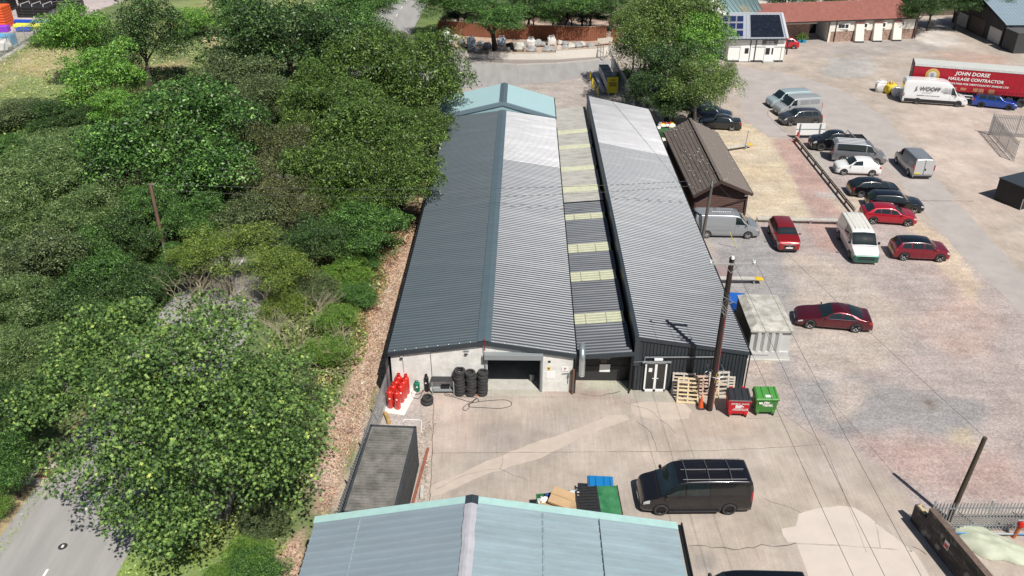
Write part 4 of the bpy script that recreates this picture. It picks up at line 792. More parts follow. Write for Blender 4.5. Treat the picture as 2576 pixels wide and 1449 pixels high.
def car(kind, Ln, W, H, name, label, paint, loc, rz, cat='car', roof_m=None, wheel_r=.33, rim='alloy', windows='auto', rear_up=False, low_m=None, extras=(), glass=None, sill=.2, plate=True, rim_m=None):
    S = SHAPES[kind]; t = thing(name, label, cat, loc, rz); hw = W/2; isvan = 'van' in kind
    tx, ty = [a for a, b in S['top']], [b for a, b in S['top']]
    top = lambda u: pchip(tx, ty, u)*H
    plan = lambda u: pchip([0,.015,.06,.16,.5,.86,.96,1.0], [.80,.88,.955,.99,1,.985,.95 if not isvan else .985,.88 if not isvan else .955], u)*hw
    def sect(u):
        T = top(u); B = min(S['belt']*H*(1+.03*max(0, u-.3)), T-.035); w_ = plan(u); zb = sill+.0*H
        if u < .02: zb = sill+.06
        ws = w_*.965; dz = T-B; wt = ws-.045-dz*S['k']
        mid = zb+(B-zb)*.55
        return [(0,zb),(w_*.90,zb),(w_*.975,zb+.07),(w_,mid),(w_*.995,zb+(B-zb)*.8),(ws,B),(max(.1,(ws+wt)/2+.01),B+dz*.45),(max(.1,wt),T-min(.06,dz*.4)),(max(.08,wt*.86),T-min(.015,dz*.1)),(0,T+.012*W)]
    NS = 10
    def sv(u, s):   # surface point, s in 0..9, left side positive y, x forward
        P = sect(u); i = int(min(max(math.floor(s), 0), NS-2)); f = s-i
        p0, p1, p2, p3 = P[max(i-1, 0)], P[i], P[i+1], P[min(i+2, NS-1)]
        if i == NS-2: p3 = (-P[NS-2][0], P[NS-2][1])
        c_ = lambda k: .5*(2*p1[k]+(p2[k]-p0[k])*f*.8+(-.8*(p3[k]-p1[k])*f*f*0)+0) if False else (p1[k]*(1-f)+p2[k]*f)
        y, z = c_(0), c_(1)
        if 2 <= i <= 7:   # soften between control points
            a = f*(1-f)*.5; y += a*((p1[0]-p0[0])-(p3[0]-p2[0]))*.35; z += a*((p1[1]-p0[1])-(p3[1]-p2[1]))*.35
        return Vector((Ln/2-u*Ln, y, z))
    us = sorted(set([0,.008,.02,.04,.06,.09,.12,.16,.2,S['cowl'],S['r0'],S['r1'],S['rg'],.97,.985,.993,1]+[i/34 for i in range(35)]))
    ss = [0,1,1.5,2,2.5,3,3.5,4,4.5,5,5.5,6,6.5,7,7.5,8,8.5,9]
    ful = [(s, 1) for s in ss]+[(s, -1) for s in ss[::-1][1:]]
    def ring(u): return [Vector((p.x, p.y*sg, p.z)) for s, sg in ful for p in [sv(u, s)]]
    mb = MB(); rows = [ring(u) for u in us]; mb.grid(rows)
    for rw in (rows[0], rows[-1]): mb.add(rw[:-1], [tuple(range(len(rw)-1)) if rw is rows[-1] else tuple(range(len(rw)-2, -1, -1))])
    if roof_m is None: body = mb.build('body', paint, t, smooth=True, ang=50)
    else: body = mb.build('body', paint, t, smooth=True, ang=50)
    def patch(name, m, u0, u1, s0, s1, sides=(1,-1), off=.008, nu=8, ns=6, u0b=None, u1b=None, parent=None, th=True):
        """surface patch: u0..u1 at s0 edge, u0b..u1b at s1 edge"""
        u0b = u0 if u0b is None else u0b; u1b = u1 if u1b is None else u1b; out = []
        for sg in sides:
            g = []
            for i in range(ns+1):
                row = []
                for j in range(nu+1):
                    a, b = u0+(u1-u0)*j/nu, u0b+(u1b-u0b)*j/nu; u = a+(b-a)*i/ns; s = s0+(s1-s0)*i/ns
                    p = sv(u, s); e = 1e-3; du = sv(min(1,u+e), s)-sv(max(0,u-e), s); ds = sv(u, min(9,s+.02))-sv(u, max(0,s-.02)); nn = du.cross(ds); nn = nn.normalized() if nn.length > 1e-9 else Vector((0,0,1))
                    if nn.dot(Vector((0,p.y,p.z-H*.45))) < 0: nn = -nn
                    p = p+nn*off; row.append(Vector((p.x, p.y*sg, p.z)))
                g.append(row)
            out.append((MB().grid(g[::-1] if sg > 0 else g)).build(name, m, parent or t, smooth=True))
        return out
    def top_patch(name, m, u0, u1, smax, off=.008, inset=0, parent=None):
        g = []
        for i in range(9):
            u = u0+(u1-u0)*i/8; row = []
            for s, sg in [(s_, 1) for s_ in np.linspace(smax, 9, 6)]+[(s_, -1) for s_ in np.linspace(9, smax, 6)[1:]]:
                p = sv(u, s); du = sv(min(1,u+1e-3), s)-sv(max(0,u-1e-3), s); n_ = Vector((-du.z, 0, du.x)); n_ = n_.normalized(); n_ = n_ if n_.z > 0 else -n_
                if s < 8: n_ = (n_+Vector((0, .5, 0))).normalized()
                p = p+n_*off; row.append(Vector((p.x, p.y*sg, p.z)))
            g.append(row)
        return MB().grid(g).build(name, m, parent or t, smooth=True)
    gl = glass or m_cglass
    if roof_m: top_patch('roof_panel', roof_m, S['r0']+.005, S['r1'], 6.9, .006)
    # glazing
    top_patch('windscreen', gl, S['cowl']+.012, S['r0']-.008, 7.15)
    if not isvan or 'rearglass' in extras:
        if not isvan: top_patch('rear_window', gl, S['r1']+.012, S['rg']-.006, 7.3)
    if windows == 'auto':
        windows = {'hatch':[(.33,.50,'q'),(.515,.68,'m'),(.69,.80,'r')],'suv':[(.30,.48,'q'),(.495,.70,'m'),(.715,.86,'r')],'estate':[(.34,.50,'q'),(.515,.69,'m'),(.705,.87,'r')],'coupe':[(.38,.58,'q'),(.59,.76,'r')],'saloon':[(.35,.52,'q'),(.53,.71,'r')],'pickup':[(.29,.43,'q'),(.445,.565,'m')],
                   'van':[(.235,.385,'q')],'tallvan':[(.20,.31,'q')]}[kind]
    for a, b, ty_ in windows:
        s0, s1 = 5.12, 6.82
        dt = (S['r0']-S['cowl'])*.42 if ty_ == 'q' else 0; dr_ = (S['rg']-S['r1'])*.55 if ty_ == 'r' else 0
        a_top = max(a+dt, a) if ty_ == 'q' else a; 
        patch('side_window', gl, a if ty_ != 'q' else a-.02, b+(dr_*.3), s0, s1, u0b=a_top, u1b=b-dr_*.4)
    # lights, grille, plates
    hl = (.018,.075,3.75,4.75) if not isvan else (.02,.075,3.6,4.7)
    for o in patch('headlight', m_lamp, hl[0], hl[1], hl[2], hl[3], nu=4, ns=3): pass
    if isvan: patch('tail_light', m_tail, .982, .996, 3.2, 5.6 if kind == 'van' else 4.9, nu=2, ns=4)
    else: patch('tail_light', m_tail, .94, .985, 3.7, 4.9, nu=3, ns=3)
    gz = H*(.34 if not isvan else .20); xf = Ln/2+.005
    MB().box((xf-.01,0,gz+.02),(.05,plan(0)*1.15,H*.13)).box((xf-.005,0,sill+.12),(.05,plan(0)*1.5,.12)).build('grille', m_trimblk, t, bevel=.02)
    if plate:
        MB().box((xf+.03,0,gz-.06 if not isvan else .42),(.015,.52,.11)).build('number_plate', m_whitep, t); MB().box((-Ln/2-.02,0,H*.42 if not isvan else H*.30),(.02,.52,.11)).build('number_plate', m_yplate, t)
    MB().box((xf-.06,0,sill+.04),(.14,plan(0)*1.75,.14)).build('bumper', low_m or (m_trimblk if kind in ('suv','van','pickup') else paint), t, bevel=.04); MB().box((-xf+.05,0,sill+.08),(.12,W*.86,.2)).build('bumper', low_m or (m_trimblk if kind in ('suv','van','pickup') else paint), t, bevel=.04)
    # wheels with dark arches
    for i, u in enumerate((S['wf'], S['wr'])):
        x = Ln/2-u*Ln
        for sg in (1, -1):
            if i == 1 and rim == 'spacesaver' : rr_, st = wheel_r, 'steel'
            else: rr_, st = wheel_r, rim
            y = hw*.985; ar = wheel_r*1.17; P = []
            def sidey(xx, zz):
                u_ = (Ln/2-xx)/Ln; lo, hi = 1.0, 5.0
                for _ in range(14):
                    md = (lo+hi)/2
                    if sv(u_, md).z < zz: lo = md
                    else: hi = md
                return sv(u_, lo).y
            for ri in (0, .35, .7, 1):
                row = []
                for k in range(25):
                    a = PI*k/24; xx = x+ar*ri*math.cos(a); zz = max(wheel_r+ar*ri*math.sin(a), sill+.005); row.append((xx, (sidey(xx, zz)+.006)*sg, zz))
                P.append(row)
            lowr = [(x+ar*c_, (sidey(x+ar*c_, sill+.01)+.006)*sg, sill+.002) for c_ in np.cos(np.linspace(0, PI, 25))]
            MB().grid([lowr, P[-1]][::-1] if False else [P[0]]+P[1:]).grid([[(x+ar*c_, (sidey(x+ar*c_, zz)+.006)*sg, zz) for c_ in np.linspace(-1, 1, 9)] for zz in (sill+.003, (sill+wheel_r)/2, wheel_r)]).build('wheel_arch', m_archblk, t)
            yw = hw-.085; wd = .2
            tm = MB().lathe([(rr_*.66,-wd/2),(rr_*.9,-wd/2),(rr_,-wd/2+.035),(rr_,wd/2-.035),(rr_*.93,wd/2),(rr_*.68,wd/2),(rr_*.64,wd/2-.03)], (0,0,0), 24, 'y')
            wh = tm.build('wheel', m_rubber, t, smooth=True, loc=(x, sg*yw, wheel_r)); wh.rotation_euler.z = 0 if sg > 0 else PI
            rm = MB(); rm_m = rim_m or m_alloy
            if st == 'alloy' or st == 'black':
                n = 5 if wheel_r > .33 else 7
                for k in range(n):
                    a = 2*PI*k/n+.3
                    for da in (-.13, .13): p0 = (math.cos(a)*.05, wd/2-.055, math.sin(a)*.05); p1 = (math.cos(a+da)*rr_*.68, wd/2-.035, math.sin(a+da)*rr_*.68); rm.beam(p0, p1, .035, .03, up=(0,1,0))
                rm.lathe([(rr_*.62,wd/2-.05),(rr_*.70,wd/2-.01),(rr_*.72,wd/2+.004)], (0,0,0), 24, 'y').lathe([(0,wd/2-.03),(.06,wd/2-.035),(.07,wd/2-.06)], (0,0,0), 12, 'y')
            else:
                rm.lathe([(0,wd/2-.03),(.08,wd/2-.03),(.1,wd/2-.05),(rr_*.5,wd/2-.045),(rr_*.55,wd/2-.02),(rr_*.70,wd/2-.0)], (0,0,0), 20, 'y')
            o = rm.build('rim', rm_m if st in ('alloy','black') else m_steelw, wh, smooth=(st == 'steel'))
            MB().lathe([(0,wd/2-.09),(rr_*.68,wd/2-.085)], (0,0,0), 16, 'y').build('brake_disc', m_archblk, wh)
    # mirrors and handles
    um = S['cowl']+.055
    for sg in (1,-1):
        p = sv(um, 5.05); mbm = MB(); big = 1.5 if isvan else 1
        mbm.blob((p.x, sg*(p.y+.12), p.z+.05*big), (.06*big,.11,.065*big*big**.5), random.Random(1), 6, 8, 0).beam((p.x, sg*(p.y-.02), p.z), (p.x, sg*(p.y+.08), p.z+.03), .04, .03); mbm.build('mirror', paint if 'blackmirror' not in extras else m_trimblk, t, smooth=True)
    for a, b, ty_ in windows[:2] if not isvan else windows[:1]:
        patch('door_handle', m_trimblk if isvan else paint, b-.055, b-.02, 4.62, 4.74, off=.022, nu=2, ns=1)
    # shut lines
    for u in sorted(set([round(b+.006, 3) for a, b, ty_ in windows[:2]]+[windows[0][0]-.035])):
        patch('shut_line', m_archblk, u, u+.0022, 2.1, 5.08, off=.003, nu=1, ns=8)
    top_patch('bonnet_line', m_archblk, S['cowl']-.012, S['cowl']-.006, 6.2, .004)
    return t, sv, patch, top_patch
def paintm(name, col, metal=.35, rough=.32): return mat('paint_'+name, col, rough, metal, var=.0, coat=1.0)
m_cglass = mat('car_glass', (.012,.02,.022), .04, var=0, spec=.9); m_lamp = mat('lamp_glass', (.55,.56,.58), .12, .2, var=.25, scale=9, coat=1); m_tail = mat('tail_lamp', (.32,.01,.01), .2, coat=1, var=.1)
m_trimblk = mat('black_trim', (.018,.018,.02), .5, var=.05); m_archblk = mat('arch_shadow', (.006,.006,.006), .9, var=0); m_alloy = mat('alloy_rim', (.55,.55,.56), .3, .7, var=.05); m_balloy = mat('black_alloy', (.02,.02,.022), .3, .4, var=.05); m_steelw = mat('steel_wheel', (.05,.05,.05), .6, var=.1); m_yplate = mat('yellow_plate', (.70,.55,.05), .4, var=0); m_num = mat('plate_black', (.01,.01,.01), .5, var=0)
def place(front, rear, near, wb_frac, Ln, W, off=.0):
    """front/rear = survey pixels of the two near-side wheel contacts; near = +1 if the near side is the vehicle's left"""
    f, r_ = G(*front), G(*rear); d = (f-r_).normalized(); n = Vector((-d.y, d.x, 0)); mid = (f+r_)/2 - n*near*(W/2-.09)
    uc = (wb_frac[0]+wb_frac[1])/2; return mid - d*(Ln*(.5-uc)), math.atan2(d.y, d.x)
def put(kind, Ln, W, H, front, rear, near, name, label, paint, **k):
    S = SHAPES[kind]; loc, rz = place(front, rear, near, (S['wf'], S['wr']), Ln, W); return car(kind, Ln, W, H, name, label, paint, loc, rz, **k)
P1 = lambda x, y: (858.7+x/3, 966+y/3); Q = lambda x, y: (1717.3+x/3, y/3)      # 1280-wide survey tiles
Q2 = lambda x, y: (1717.3+x/3, 483+y/3); T6 = lambda x, y: (1985.7+x/6, 295.2+y/6); V4 = lambda x, y: (1288+x/4, 1127+y/4); W4 = lambda x, y: (1744.2+x/4, 429.3+y/4)
m_black = paintm('black', (.006,.007,.010), .2, .22); m_char = paintm('charcoal', (.020,.022,.026), .5, .3)
# black kombi van in the forecourt
kw = [(.235,.38,'q'),(.40,.60,'m')]
t, sv, pa, tp = put('van', 5.34, 2.0, 2.0, V4(1490,668), V4(2172,662), 1, 'kombi_van', 'glossy black kombi van with roof bars parked in the forecourt beside the green skip', paintm('kombi_black', (.014,.013,.016), .4, .28), windows=kw, cat='van', rim='black', rim_m=m_balloy, wheel_r=.35)
mb = MB()
for u in (.40,.60,.80): mb.tube([sv(u,7.0)+Vector((0,-.02,.05)), Vector((sv(u,9).x,0,2.09)), Vector((sv(u,7.0).x,-sv(u,7.0).y+.02,sv(u,7.0).z+.05))], .025, 6)
for y in (.72,-.72,0): mb.tube([(sv(.36,9).x,y,2.05 if y else 2.035),(sv(.93,9).x,y,2.05 if y else 2.035)], .02, 6)
mb.build('roof_bars', mat('satin_bar', (.18,.18,.19), .3, .6), t)
pa('side_panel', paintm('kombi_panel', (.02,.02,.022), .4, .35), .61, .93, 5.15, 6.6, off=.006)
mb = MB()
for sg in (1,-1): mb.beam((1.35,sg*1.0,.28),(-1.15,sg*1.0,.28),.14,.07)
mb.build('side_step', m_trimblk, t, bevel=.02)
pa('side_crease', mat('satin_crease', (.10,.10,.11), .25, .6), .62, .95, 4.28, 4.34, off=.012, ns=1); pa('side_rail', MATS['satin_crease'], .62, .90, 4.62, 4.68, off=.014, ns=1); pa('side_crease', MATS['satin_crease'], .30, .72, 2.5, 2.55, off=.012, ns=1)
# second black van cut by the bottom edge
p = G(1880, 1426, 1.96); t, sv, pa, tp = car('van', 5.0, 2.0, 1.98, 'kombi_van', 'dark blue-black van at the bottom edge with only its roof and windscreen in view', m_black, Vector((p.x-.1, p.y-.95, 0)), PI-.02, windows=kw, cat='van', wheel_r=.34, extras=('blackmirror',))
# dark red coupe
t, sv, pa, tp = put('coupe', 4.79, 1.89, 1.32, Q2(962,1030), Q2(1290,1058), 1, 'sports_coupe', 'dark red two-door sports coupe parked alone on the gravel beside the concrete kiosk', paintm('burgundy', (.105,.004,.012), .45, .3), wheel_r=.345)
pa('window_chrome', m_alloy, .36, .77, 5.02, 5.08, off=.012, ns=1, nu=12)
# silver panel van at the cabin
def roof_ribs(sv, m, t, us, zoff=.015):
    mb = MB()
    for u0, u1 in us:
        for y in (-.6,-.36,-.12,.12,.36,.6): mb.beam((sv(u0,9).x,y,sv(u0,8.5).z+zoff),(sv(u1,9).x,y,sv(u1,8.5).z+zoff),.07,.02)
    mb.build('roof_ribs', m, t)
m_silver = paintm('silver', (.40,.42,.44), .55, .36); m_silver2 = paintm('silver_worn', (.33,.335,.35), .5, .4)
t, sv, pa, tp = put('van', 5.2, 1.9, 1.95, Q2(500,352), Q2(165,346), -1, 'panel_van', 'silver panel van with blank sides parked against the timber cabin', m_silver, cat='van', wheel_r=.32)
roof_ribs(sv, m_silver, t, [(.40,.66),(.70,.95)]); pa('side_pressing', m_silver2, .44, .92, 4.2, 4.3, off=.012, ns=1); pa('side_pressing', m_silver2, .43, .93, 2.9, 3.0, off=.012, ns=1)
mb = MB()
for i in range(9): x, y, z = (.2-i*.17, -.15, sv(.5,9).z); mb.lathe([(0,.03),(.05,.02),(.06,0)], (x, y, z), 8)
mb.build('roof_spots', m_whitep, t)
# red crossover facing the camera
fr, re = W4(838,800), W4(757,640)
t, sv, pa, tp = put('suv', 4.12, 1.78, 1.56, W4(832,792), W4(757,628), -1, 'crossover_car', 'red crossover facing the camera between the silver panel van and the white and green van', paintm('flame_red', (.30,.009,.010), .35, .3), roof_m=paintm('flame_red_roof', (.27,.014,.018), .35, .36), wheel_r=.34)
for sg in (1,-1): MB().beam((2.045,.05*sg,.72),(2.0,.62*sg,.80),.03,.05).build('grille_bar', m_alloy, t)
MB().beam((2.09,-.09,.70),(2.09,0,.82),.03,.03).beam((2.09,.09,.70),(2.09,0,.82),.03,.03).beam((2.09,-.09,.70),(2.09,0,.58),.03,.03).beam((2.09,.09,.70),(2.09,0,.58),.03,.03).build('badge', m_alloy, t)
# white and green kombi facing the camera
m_wvan = paintm('white', (.70,.70,.69), .0, .35); m_grn = paintm('dark_green', (.008,.10,.07), .2, .35)
t, sv, pa, tp = put('van', 5.34, 2.0, 1.98, W4(1580,905), W4(1452,668), -1, 'kombi_van', 'white kombi van with dark green bumper and lower panels facing the camera', m_wvan, windows=[(.235,.38,'q'),(.40,.60,'m')], cat='van', wheel_r=.34, low_m=m_grn, extras=('blackmirror',))
pa('green_lower_panel', m_grn, .0, .13, 1.05, 3.9, off=.007); pa('green_sill', m_grn, .13, 1, 1.05, 2.2, off=.006)
MB().box((2.66,0,.50),(.16,1.78,.56)).build('front_panel', m_grn, t, bevel=.07, seg=3); MB().box((2.745,0,.66),(.03,1.1,.07)).box((2.745,0,.50),(.03,1.2,.10)).build('grille_slats', m_trimblk, t)
mb = MB()
for y in (-.5,-.17,.17,.5): mb.beam((sv(.40,9).x,y,sv(.5,8.6).z+.018),(sv(.96,9).x,y,sv(.9,8.6).z+.018),.04,.015)
mb.build('roof_ribs', mat('dusty_roof', (.60,.59,.54), .6, var=.08), t); tp('dusty_roof', MATS['dusty_roof'], .36, .975, 7.6, .004)
# red and black-roofed hatches, black cars beside the rail fence
t, sv, pa, tp = put('suv', 4.12, 1.8, 1.5, W4(2473,920), W4(2104,902), -1, 'small_crossover', 'dark red small crossover with a black roof, rightmost of the cars below the tarmac lane', paintm('cherry', (.22,.006,.022), .4, .3), roof_m=m_black, wheel_r=.345)
t, sv, pa, tp = put('hatch', 4.28, 1.82, 1.44, W4(2140,560), W4(1808,538), -1, 'hatchback', 'bright red hatchback with pale alloy wheels in front of the black estate', paintm('bright_red', (.40,.006,.022), .25, .3), wheel_r=.335)
t, sv, pa, tp = put('estate', 4.55, 1.82, 1.46, W4(2208,432), W4(1868,410), -1, 'black_estate', 'long black estate car between the bright red hatchback and the smaller black hatchback', m_black, wheel_r=.33)
t, sv, pa, tp = put('hatch', 4.25, 1.78, 1.46, W4(1995,278), W4(1678,270), -1, 'black_hatchback', 'black hatchback with silver wheels behind the long black estate', m_black, wheel_r=.32)
# white hatch
t, sv, pa, tp = put('hatch', 4.02, 1.74, 1.48, T6(820,872), T6(1228,888), 1, 'small_hatchback', 'small white three-door hatchback in front of the silver minibus', paintm('gloss_white', (.78,.78,.78), .0, .3), windows=[(.33,.565,'q')], wheel_r=.31, rim='alloy')
# silver minibus
t, sv, pa, tp = put('van', 4.95, 1.9, 1.94, T6(1325,720), T6(770,682), -1, 'minibus', 'silver minibus with long dark side windows and white striped roof', paintm('minibus_silver', (.26,.27,.29), .55, .34), windows=[(.235,.385,'q'),(.41,.93,'m')], cat='van', wheel_r=.33)
mb = MB()
for y in (-.6,-.2,.2,.6): mb.beam((sv(.42,9).x,y,sv(.5,8.5).z+.03),(sv(.92,9).x,y,sv(.9,8.5).z+.03),.14,.03)
mb.build('roof_stripes', m_wvan, t)
MB().box((-2.49,0,1.38),(.02,1.45,.62)).build('rear_window', m_cglass, t)
# pickup
t, sv, pa, tp = put('pickup', 5.3, 1.82, 1.80, T6(452,508), T6(980,516), 1, 'pickup_truck', 'black double-cab pickup with chrome roll bar and chunky tyres beside the white board', m_black, cat='pickup', wheel_r=.40, rim='steel')
bx0, bx1 = sv(.985,9).x, sv(.635,9).x; zt = .62*1.8
mb = MB(); mb.box(((bx0+bx1)/2,.76,zt+.05),(bx1-bx0,.09,.14)).box(((bx0+bx1)/2,-.76,zt+.05),(bx1-bx0,.09,.14)).box((bx0,0,zt+.05),(.09,1.6,.14)).box((bx1,0,zt+.05),(.09,1.6,.14)); mb.build('bed_rail', m_black, t, bevel=.02)
MB().box(((bx0+bx1)/2,0,zt+.03),(bx1-bx0-.1,1.44,.02)).build('bed_liner', m_archblk, t)
mb = MB()
for sg in (1,-1): mb.tube([(bx1-.15,.66*sg,zt+.1),(bx1-.3,.6*sg,1.72),(bx1-.95,.66*sg,zt+.1)], .035, 8)
mb.tube([(bx1-.3,-.6,1.72),(bx1-.3,.6,1.72)], .035, 8).tube([(bx1-.36,-.58,1.62),(bx1-.36,.58,1.62)], .03, 8); mb.build('roll_bar', m_alloy, t, smooth=True)
MB().box((1.75,0,1.25),(.3,.45,.06)).build('bonnet_scoop', m_trimblk, t, bevel=.02)
# two pale grey vans and grey crossover
R5 = lambda x, y: (1918.6+x/7.714, 228.1+y/7.714)
m_nardo = paintm('stone_grey', (.36,.375,.38), .1, .35)
t, sv, pa, tp = put('van', 4.97, 2.0, 1.98, R5(385,512), R5(1045,470), 1, 'panel_van', 'pale grey panel van behind the dark grey crossover', m_nardo, cat='van', wheel_r=.34)
pa('side_pressing', m_silver2, .46, .67, 5.2, 6.5, off=.004); pa('side_pressing', m_silver2, .69, .92, 5.2, 6.5, off=.004)
l0 = t.location.copy(); z0 = t.rotation_euler.z
t, sv, pa, tp = car('van', 4.7, 1.9, 1.84, 'panel_van', 'pale blue-grey van mostly hidden behind the other pale grey van', paintm('ice_blue', (.38,.47,.49), .2, .35), l0+Vector((-.25, 2.75, 0)), z0, cat='van', wheel_r=.32)
t, sv, pa, tp = put('suv', 4.38, 1.8, 1.6, R5(522,688), R5(1015,668), 1, 'crossover_car', 'dark grey crossover with chrome roof rails in front of the pale grey van', paintm('gunmetal', (.075,.078,.085), .6, .3), wheel_r=.35)
# cars under the tree
N6 = lambda x, y: (1636.8+x/6.75, 254.9+y/6.75)
t, sv, pa, tp = put('saloon', 4.37, 1.75, 1.41, N6(950,480), N6(1368,502), 1, 'black_coupe', 'black two-door coupe with silver wheels below the big tree', m_char, windows=[(.36,.56,'q'),(.575,.72,'r')], wheel_r=.325)
l1 = t.location.copy(); z1 = t.rotation_euler.z
t, sv, pa, tp = car('hatch', 4.4, 1.8, 1.48, 'dark_hatchback', 'dark blue hatchback half under the big tree behind the black coupe', paintm('midnight_blue', (.018,.030,.055), .5, .28), l1+Vector((-.3, 2.9, 0)), z1+PI-.12, wheel_r=.33)
t, sv, pa, tp = car('hatch', 4.2, 1.78, 1.46, 'blue_hatchback', 'steel blue car deepest in the shade of the big tree', paintm('steel_blue', (.05,.085,.12), .5, .28), l1+Vector((-1.6, 6.3, 0)), z1+PI-.1, wheel_r=.32)
# silver van seen from behind in the lane
t, sv, pa, tp = put('van', 4.85, 1.9, 1.96, T6(1590,672), T6(1812,900), 1, 'panel_van', 'silver van seen from behind standing alone on the tarmac lane', m_silver2, cat='van', wheel_r=.32)
roof_ribs(sv, m_silver, t, [(.38,.95)]); tp('roof_panel', m_silver, .36, .97, 7.4, .004)
rd = MB()
for sg in (1,-1): rd.box((-2.455,sg*.44,1.18),(.03,.82,1.35))
rd = rd.build('rear_door', paintm('silver_door', (.50,.51,.52), .2, .35), t, bevel=.01); MB().box((-2.48,0,1.15),(.012,.02,1.4)).box((-2.485,-.12,.98),(.02,.1,.2)).build('door_gap', m_archblk, rd)
MB().box((-2.49,.55,.62),(.02,.52,.13)).build('number_plate', m_yplate, t)
for sg in (1,-1): MB().box((-2.46,sg*.91,1.15),(.06,.1,.5)).build('tail_light', m_tail, t, bevel=.01)
# white high-roof van with lettering
U4 = lambda x, y: (2186.9+x/6, 134.2+y/6) if False else (2186.9+x*580/2334*.67083, 134.2+y*580/2334*.67083)
t, sv, pa, tp = put('tallvan', 6.95, 2.0, 2.72, U4(1298,808), U4(732,768), -1, 'high_roof_van', 'long white high-roof van lettered J. WOOFF beside the red trailer', paintm('fleet_white', (.72,.73,.74), .0, .4), cat='van', wheel_r=.35, rim='steel', windows=[(.19,.28,'q')])
pa('rub_strip', m_trimblk, .17, .97, 2.0, 2.75, off=.012, nu=14)
yw = -1.005
def side_text(txt, s, x, z, m, **k): return lettering(txt, s, m, t, (x, yw-.012 if z < 1.5 else yw+.03, z), (PI/2+(0 if z < 1.5 else -.06), 0, 0), **k)
m_ltr = mat('grey_lettering', (.10,.10,.11), .6, var=0)
side_text('J. WOOFF', .60, -1.0, 1.82, m_ltr, bold=.018, shear=.1); side_text('JOINERY', .20, -1.0, 1.42, m_ltr, sp=1.6)
fine_print(m_ltr, t, 1.05, 2.0, 1.3, 5, .06, yw+.02, seed=3, step=2.2); fine_print(m_ltr, t, -.9, 1.08, 2.6, 1, .07, yw-.014, seed=6)
MB().box((-3.49,0,1.5),(.02,1.75,2.1)).build('rear_door', paintm('rear_grey', (.50,.52,.54), .1, .4), t)
o = MB().box((-3.505,0,1.5),(.012,.02,2.1)).build('door_gap', m_archblk, t); lettering('WOOFF', .26, m_ltr, t, (-3.515,0,2.15), (PI/2,0,-PI/2), bold=.006)
# blue estate
t, sv, pa, tp = put('estate', 4.63, 1.82, 1.45, U4(2075,858), U4(1690,818), -1, 'estate_car', 'metallic bright blue estate car with black wheels beside the red trailer', paintm('electric_blue', (.012,.07,.40), .5, .28), wheel_r=.33, rim='black', rim_m=m_balloy, roof_m=m_black)
# small red hatch at the white unit
t, sv, pa, tp = car('hatch', 3.75, 1.64, 1.42, 'small_red_hatchback', 'small bright red hatchback parked at the corner of the white solar roof unit', paintm('pillar_red', (.45,.012,.02), .1, .35), G(1975,124)+Vector((.1,.9,0)), PI-.06, wheel_r=.29)
# pale car behind the timber fence
t, sv, pa, tp = car('hatch', 4.2, 1.78, 1.46, 'parked_hatchback', 'white car glimpsed between the fence gate and the big tree', paintm('pearl_white', (.66,.67,.68), .1, .3), G(1598,103)+Vector((0,.6,0)), -.15, wheel_r=.32)
# ---- curtain-sided trailer
f, r_ = G(2262,262), G(2600,309); d = Vector((f-r_)).normalized(); 
pN = G(*[2146.7+935/6, 965/6][:2], 3.95); pR = G(2576, 182.5, 3.95)
dv = (pR-pN); dv.z = 0; dv.normalize(); ang = math.atan2(dv.y, dv.x)
t = thing('curtain_trailer', 'long red curtain-sided trailer lettered JOHN DORSE HAULAGE CONTRACTOR', 'trailer', (pN.x, pN.y, 0), ang)
TL, TW, TZ0, TZ1 = 13.6, 2.5, 1.15, 3.95
m_cur = mat('red_curtain', (.36,.006,.02), .5, var=.10, scale=1.2, bump=.15, bscale=3); m_alur = mat('pale_trailer_roof', (.52,.53,.50), .55, var=.05, scale=.8)
P = []
rng = random.Random(4)
for k in range(9):
    z = TZ0+.12+(TZ1-.2-TZ0-.12)*k/8; P.append([(TL*i/70, -.02+.012*math.sin(i*1.9)+rng.uniform(-.008,.008)-(.03 if k == 0 else 0), z) for i in range(71)])
MB().grid(P).build('curtain', m_cur, t, smooth=True)
MB().box((TL/2,TW/2,(TZ0+TZ1)/2),(TL-.02,TW-.08,TZ1-TZ0-.04)).build('body', mat('dark_red_frame', (.07,.02,.02), .6), t)
MB().box((TL/2,TW/2,TZ1+.02),(TL,TW,.06)).build('roof', m_alur, t, bevel=.02)
mb = MB(); mb.beam((0,-.03,TZ1-.1),(TL,-.03,TZ1-.1),.05,.18); mb.build('curtain_rail', mat('rail_white', (.6,.6,.6), .5, var=.15, scale=3), t)
mb = MB(); mb.box((-.04,TW/2,(TZ0+TZ1)/2),(.08,TW,TZ1-TZ0+.1)); hd = mb.build('headboard', mat('maroon_headboard', (.06,.018,.018), .6, var=.15), t)
MB().box((-.09,TW*.55,3.15),(.02,1.1,.6)).build('notice', mat('faded_notice', (.45,.40,.40), .7), hd)
mb = MB()
for i in range(34): mb.box((.3+i*.4,-.05,TZ0+.22),(.035,.02,.42))
for i in range(34): mb.box((.3+i*.4,-.055,TZ0+.02),(.05,.03,.12))
mb.box((TL/2,-.045,TZ0+.40),(TL,.015,.02)); mb.build('curtain_straps', mat('strap_red', (.20,.01,.015), .6), t)
mb = MB()
for x in (4.6,5.6,6.9,7.4,8.5): mb.box((x,-.05,TZ0+.42),(.6,.015,.28 if x < 6 else .4))
mb.build('faded_patch', mat('faded_patch', (.42,.18,.10), .7, var=.3, scale=3), t)
LT = lambda s, sz, x, z, **k: lettering(s, sz, m_whitep, t, (x,-.055,z), (PI/2,0,0), **k)
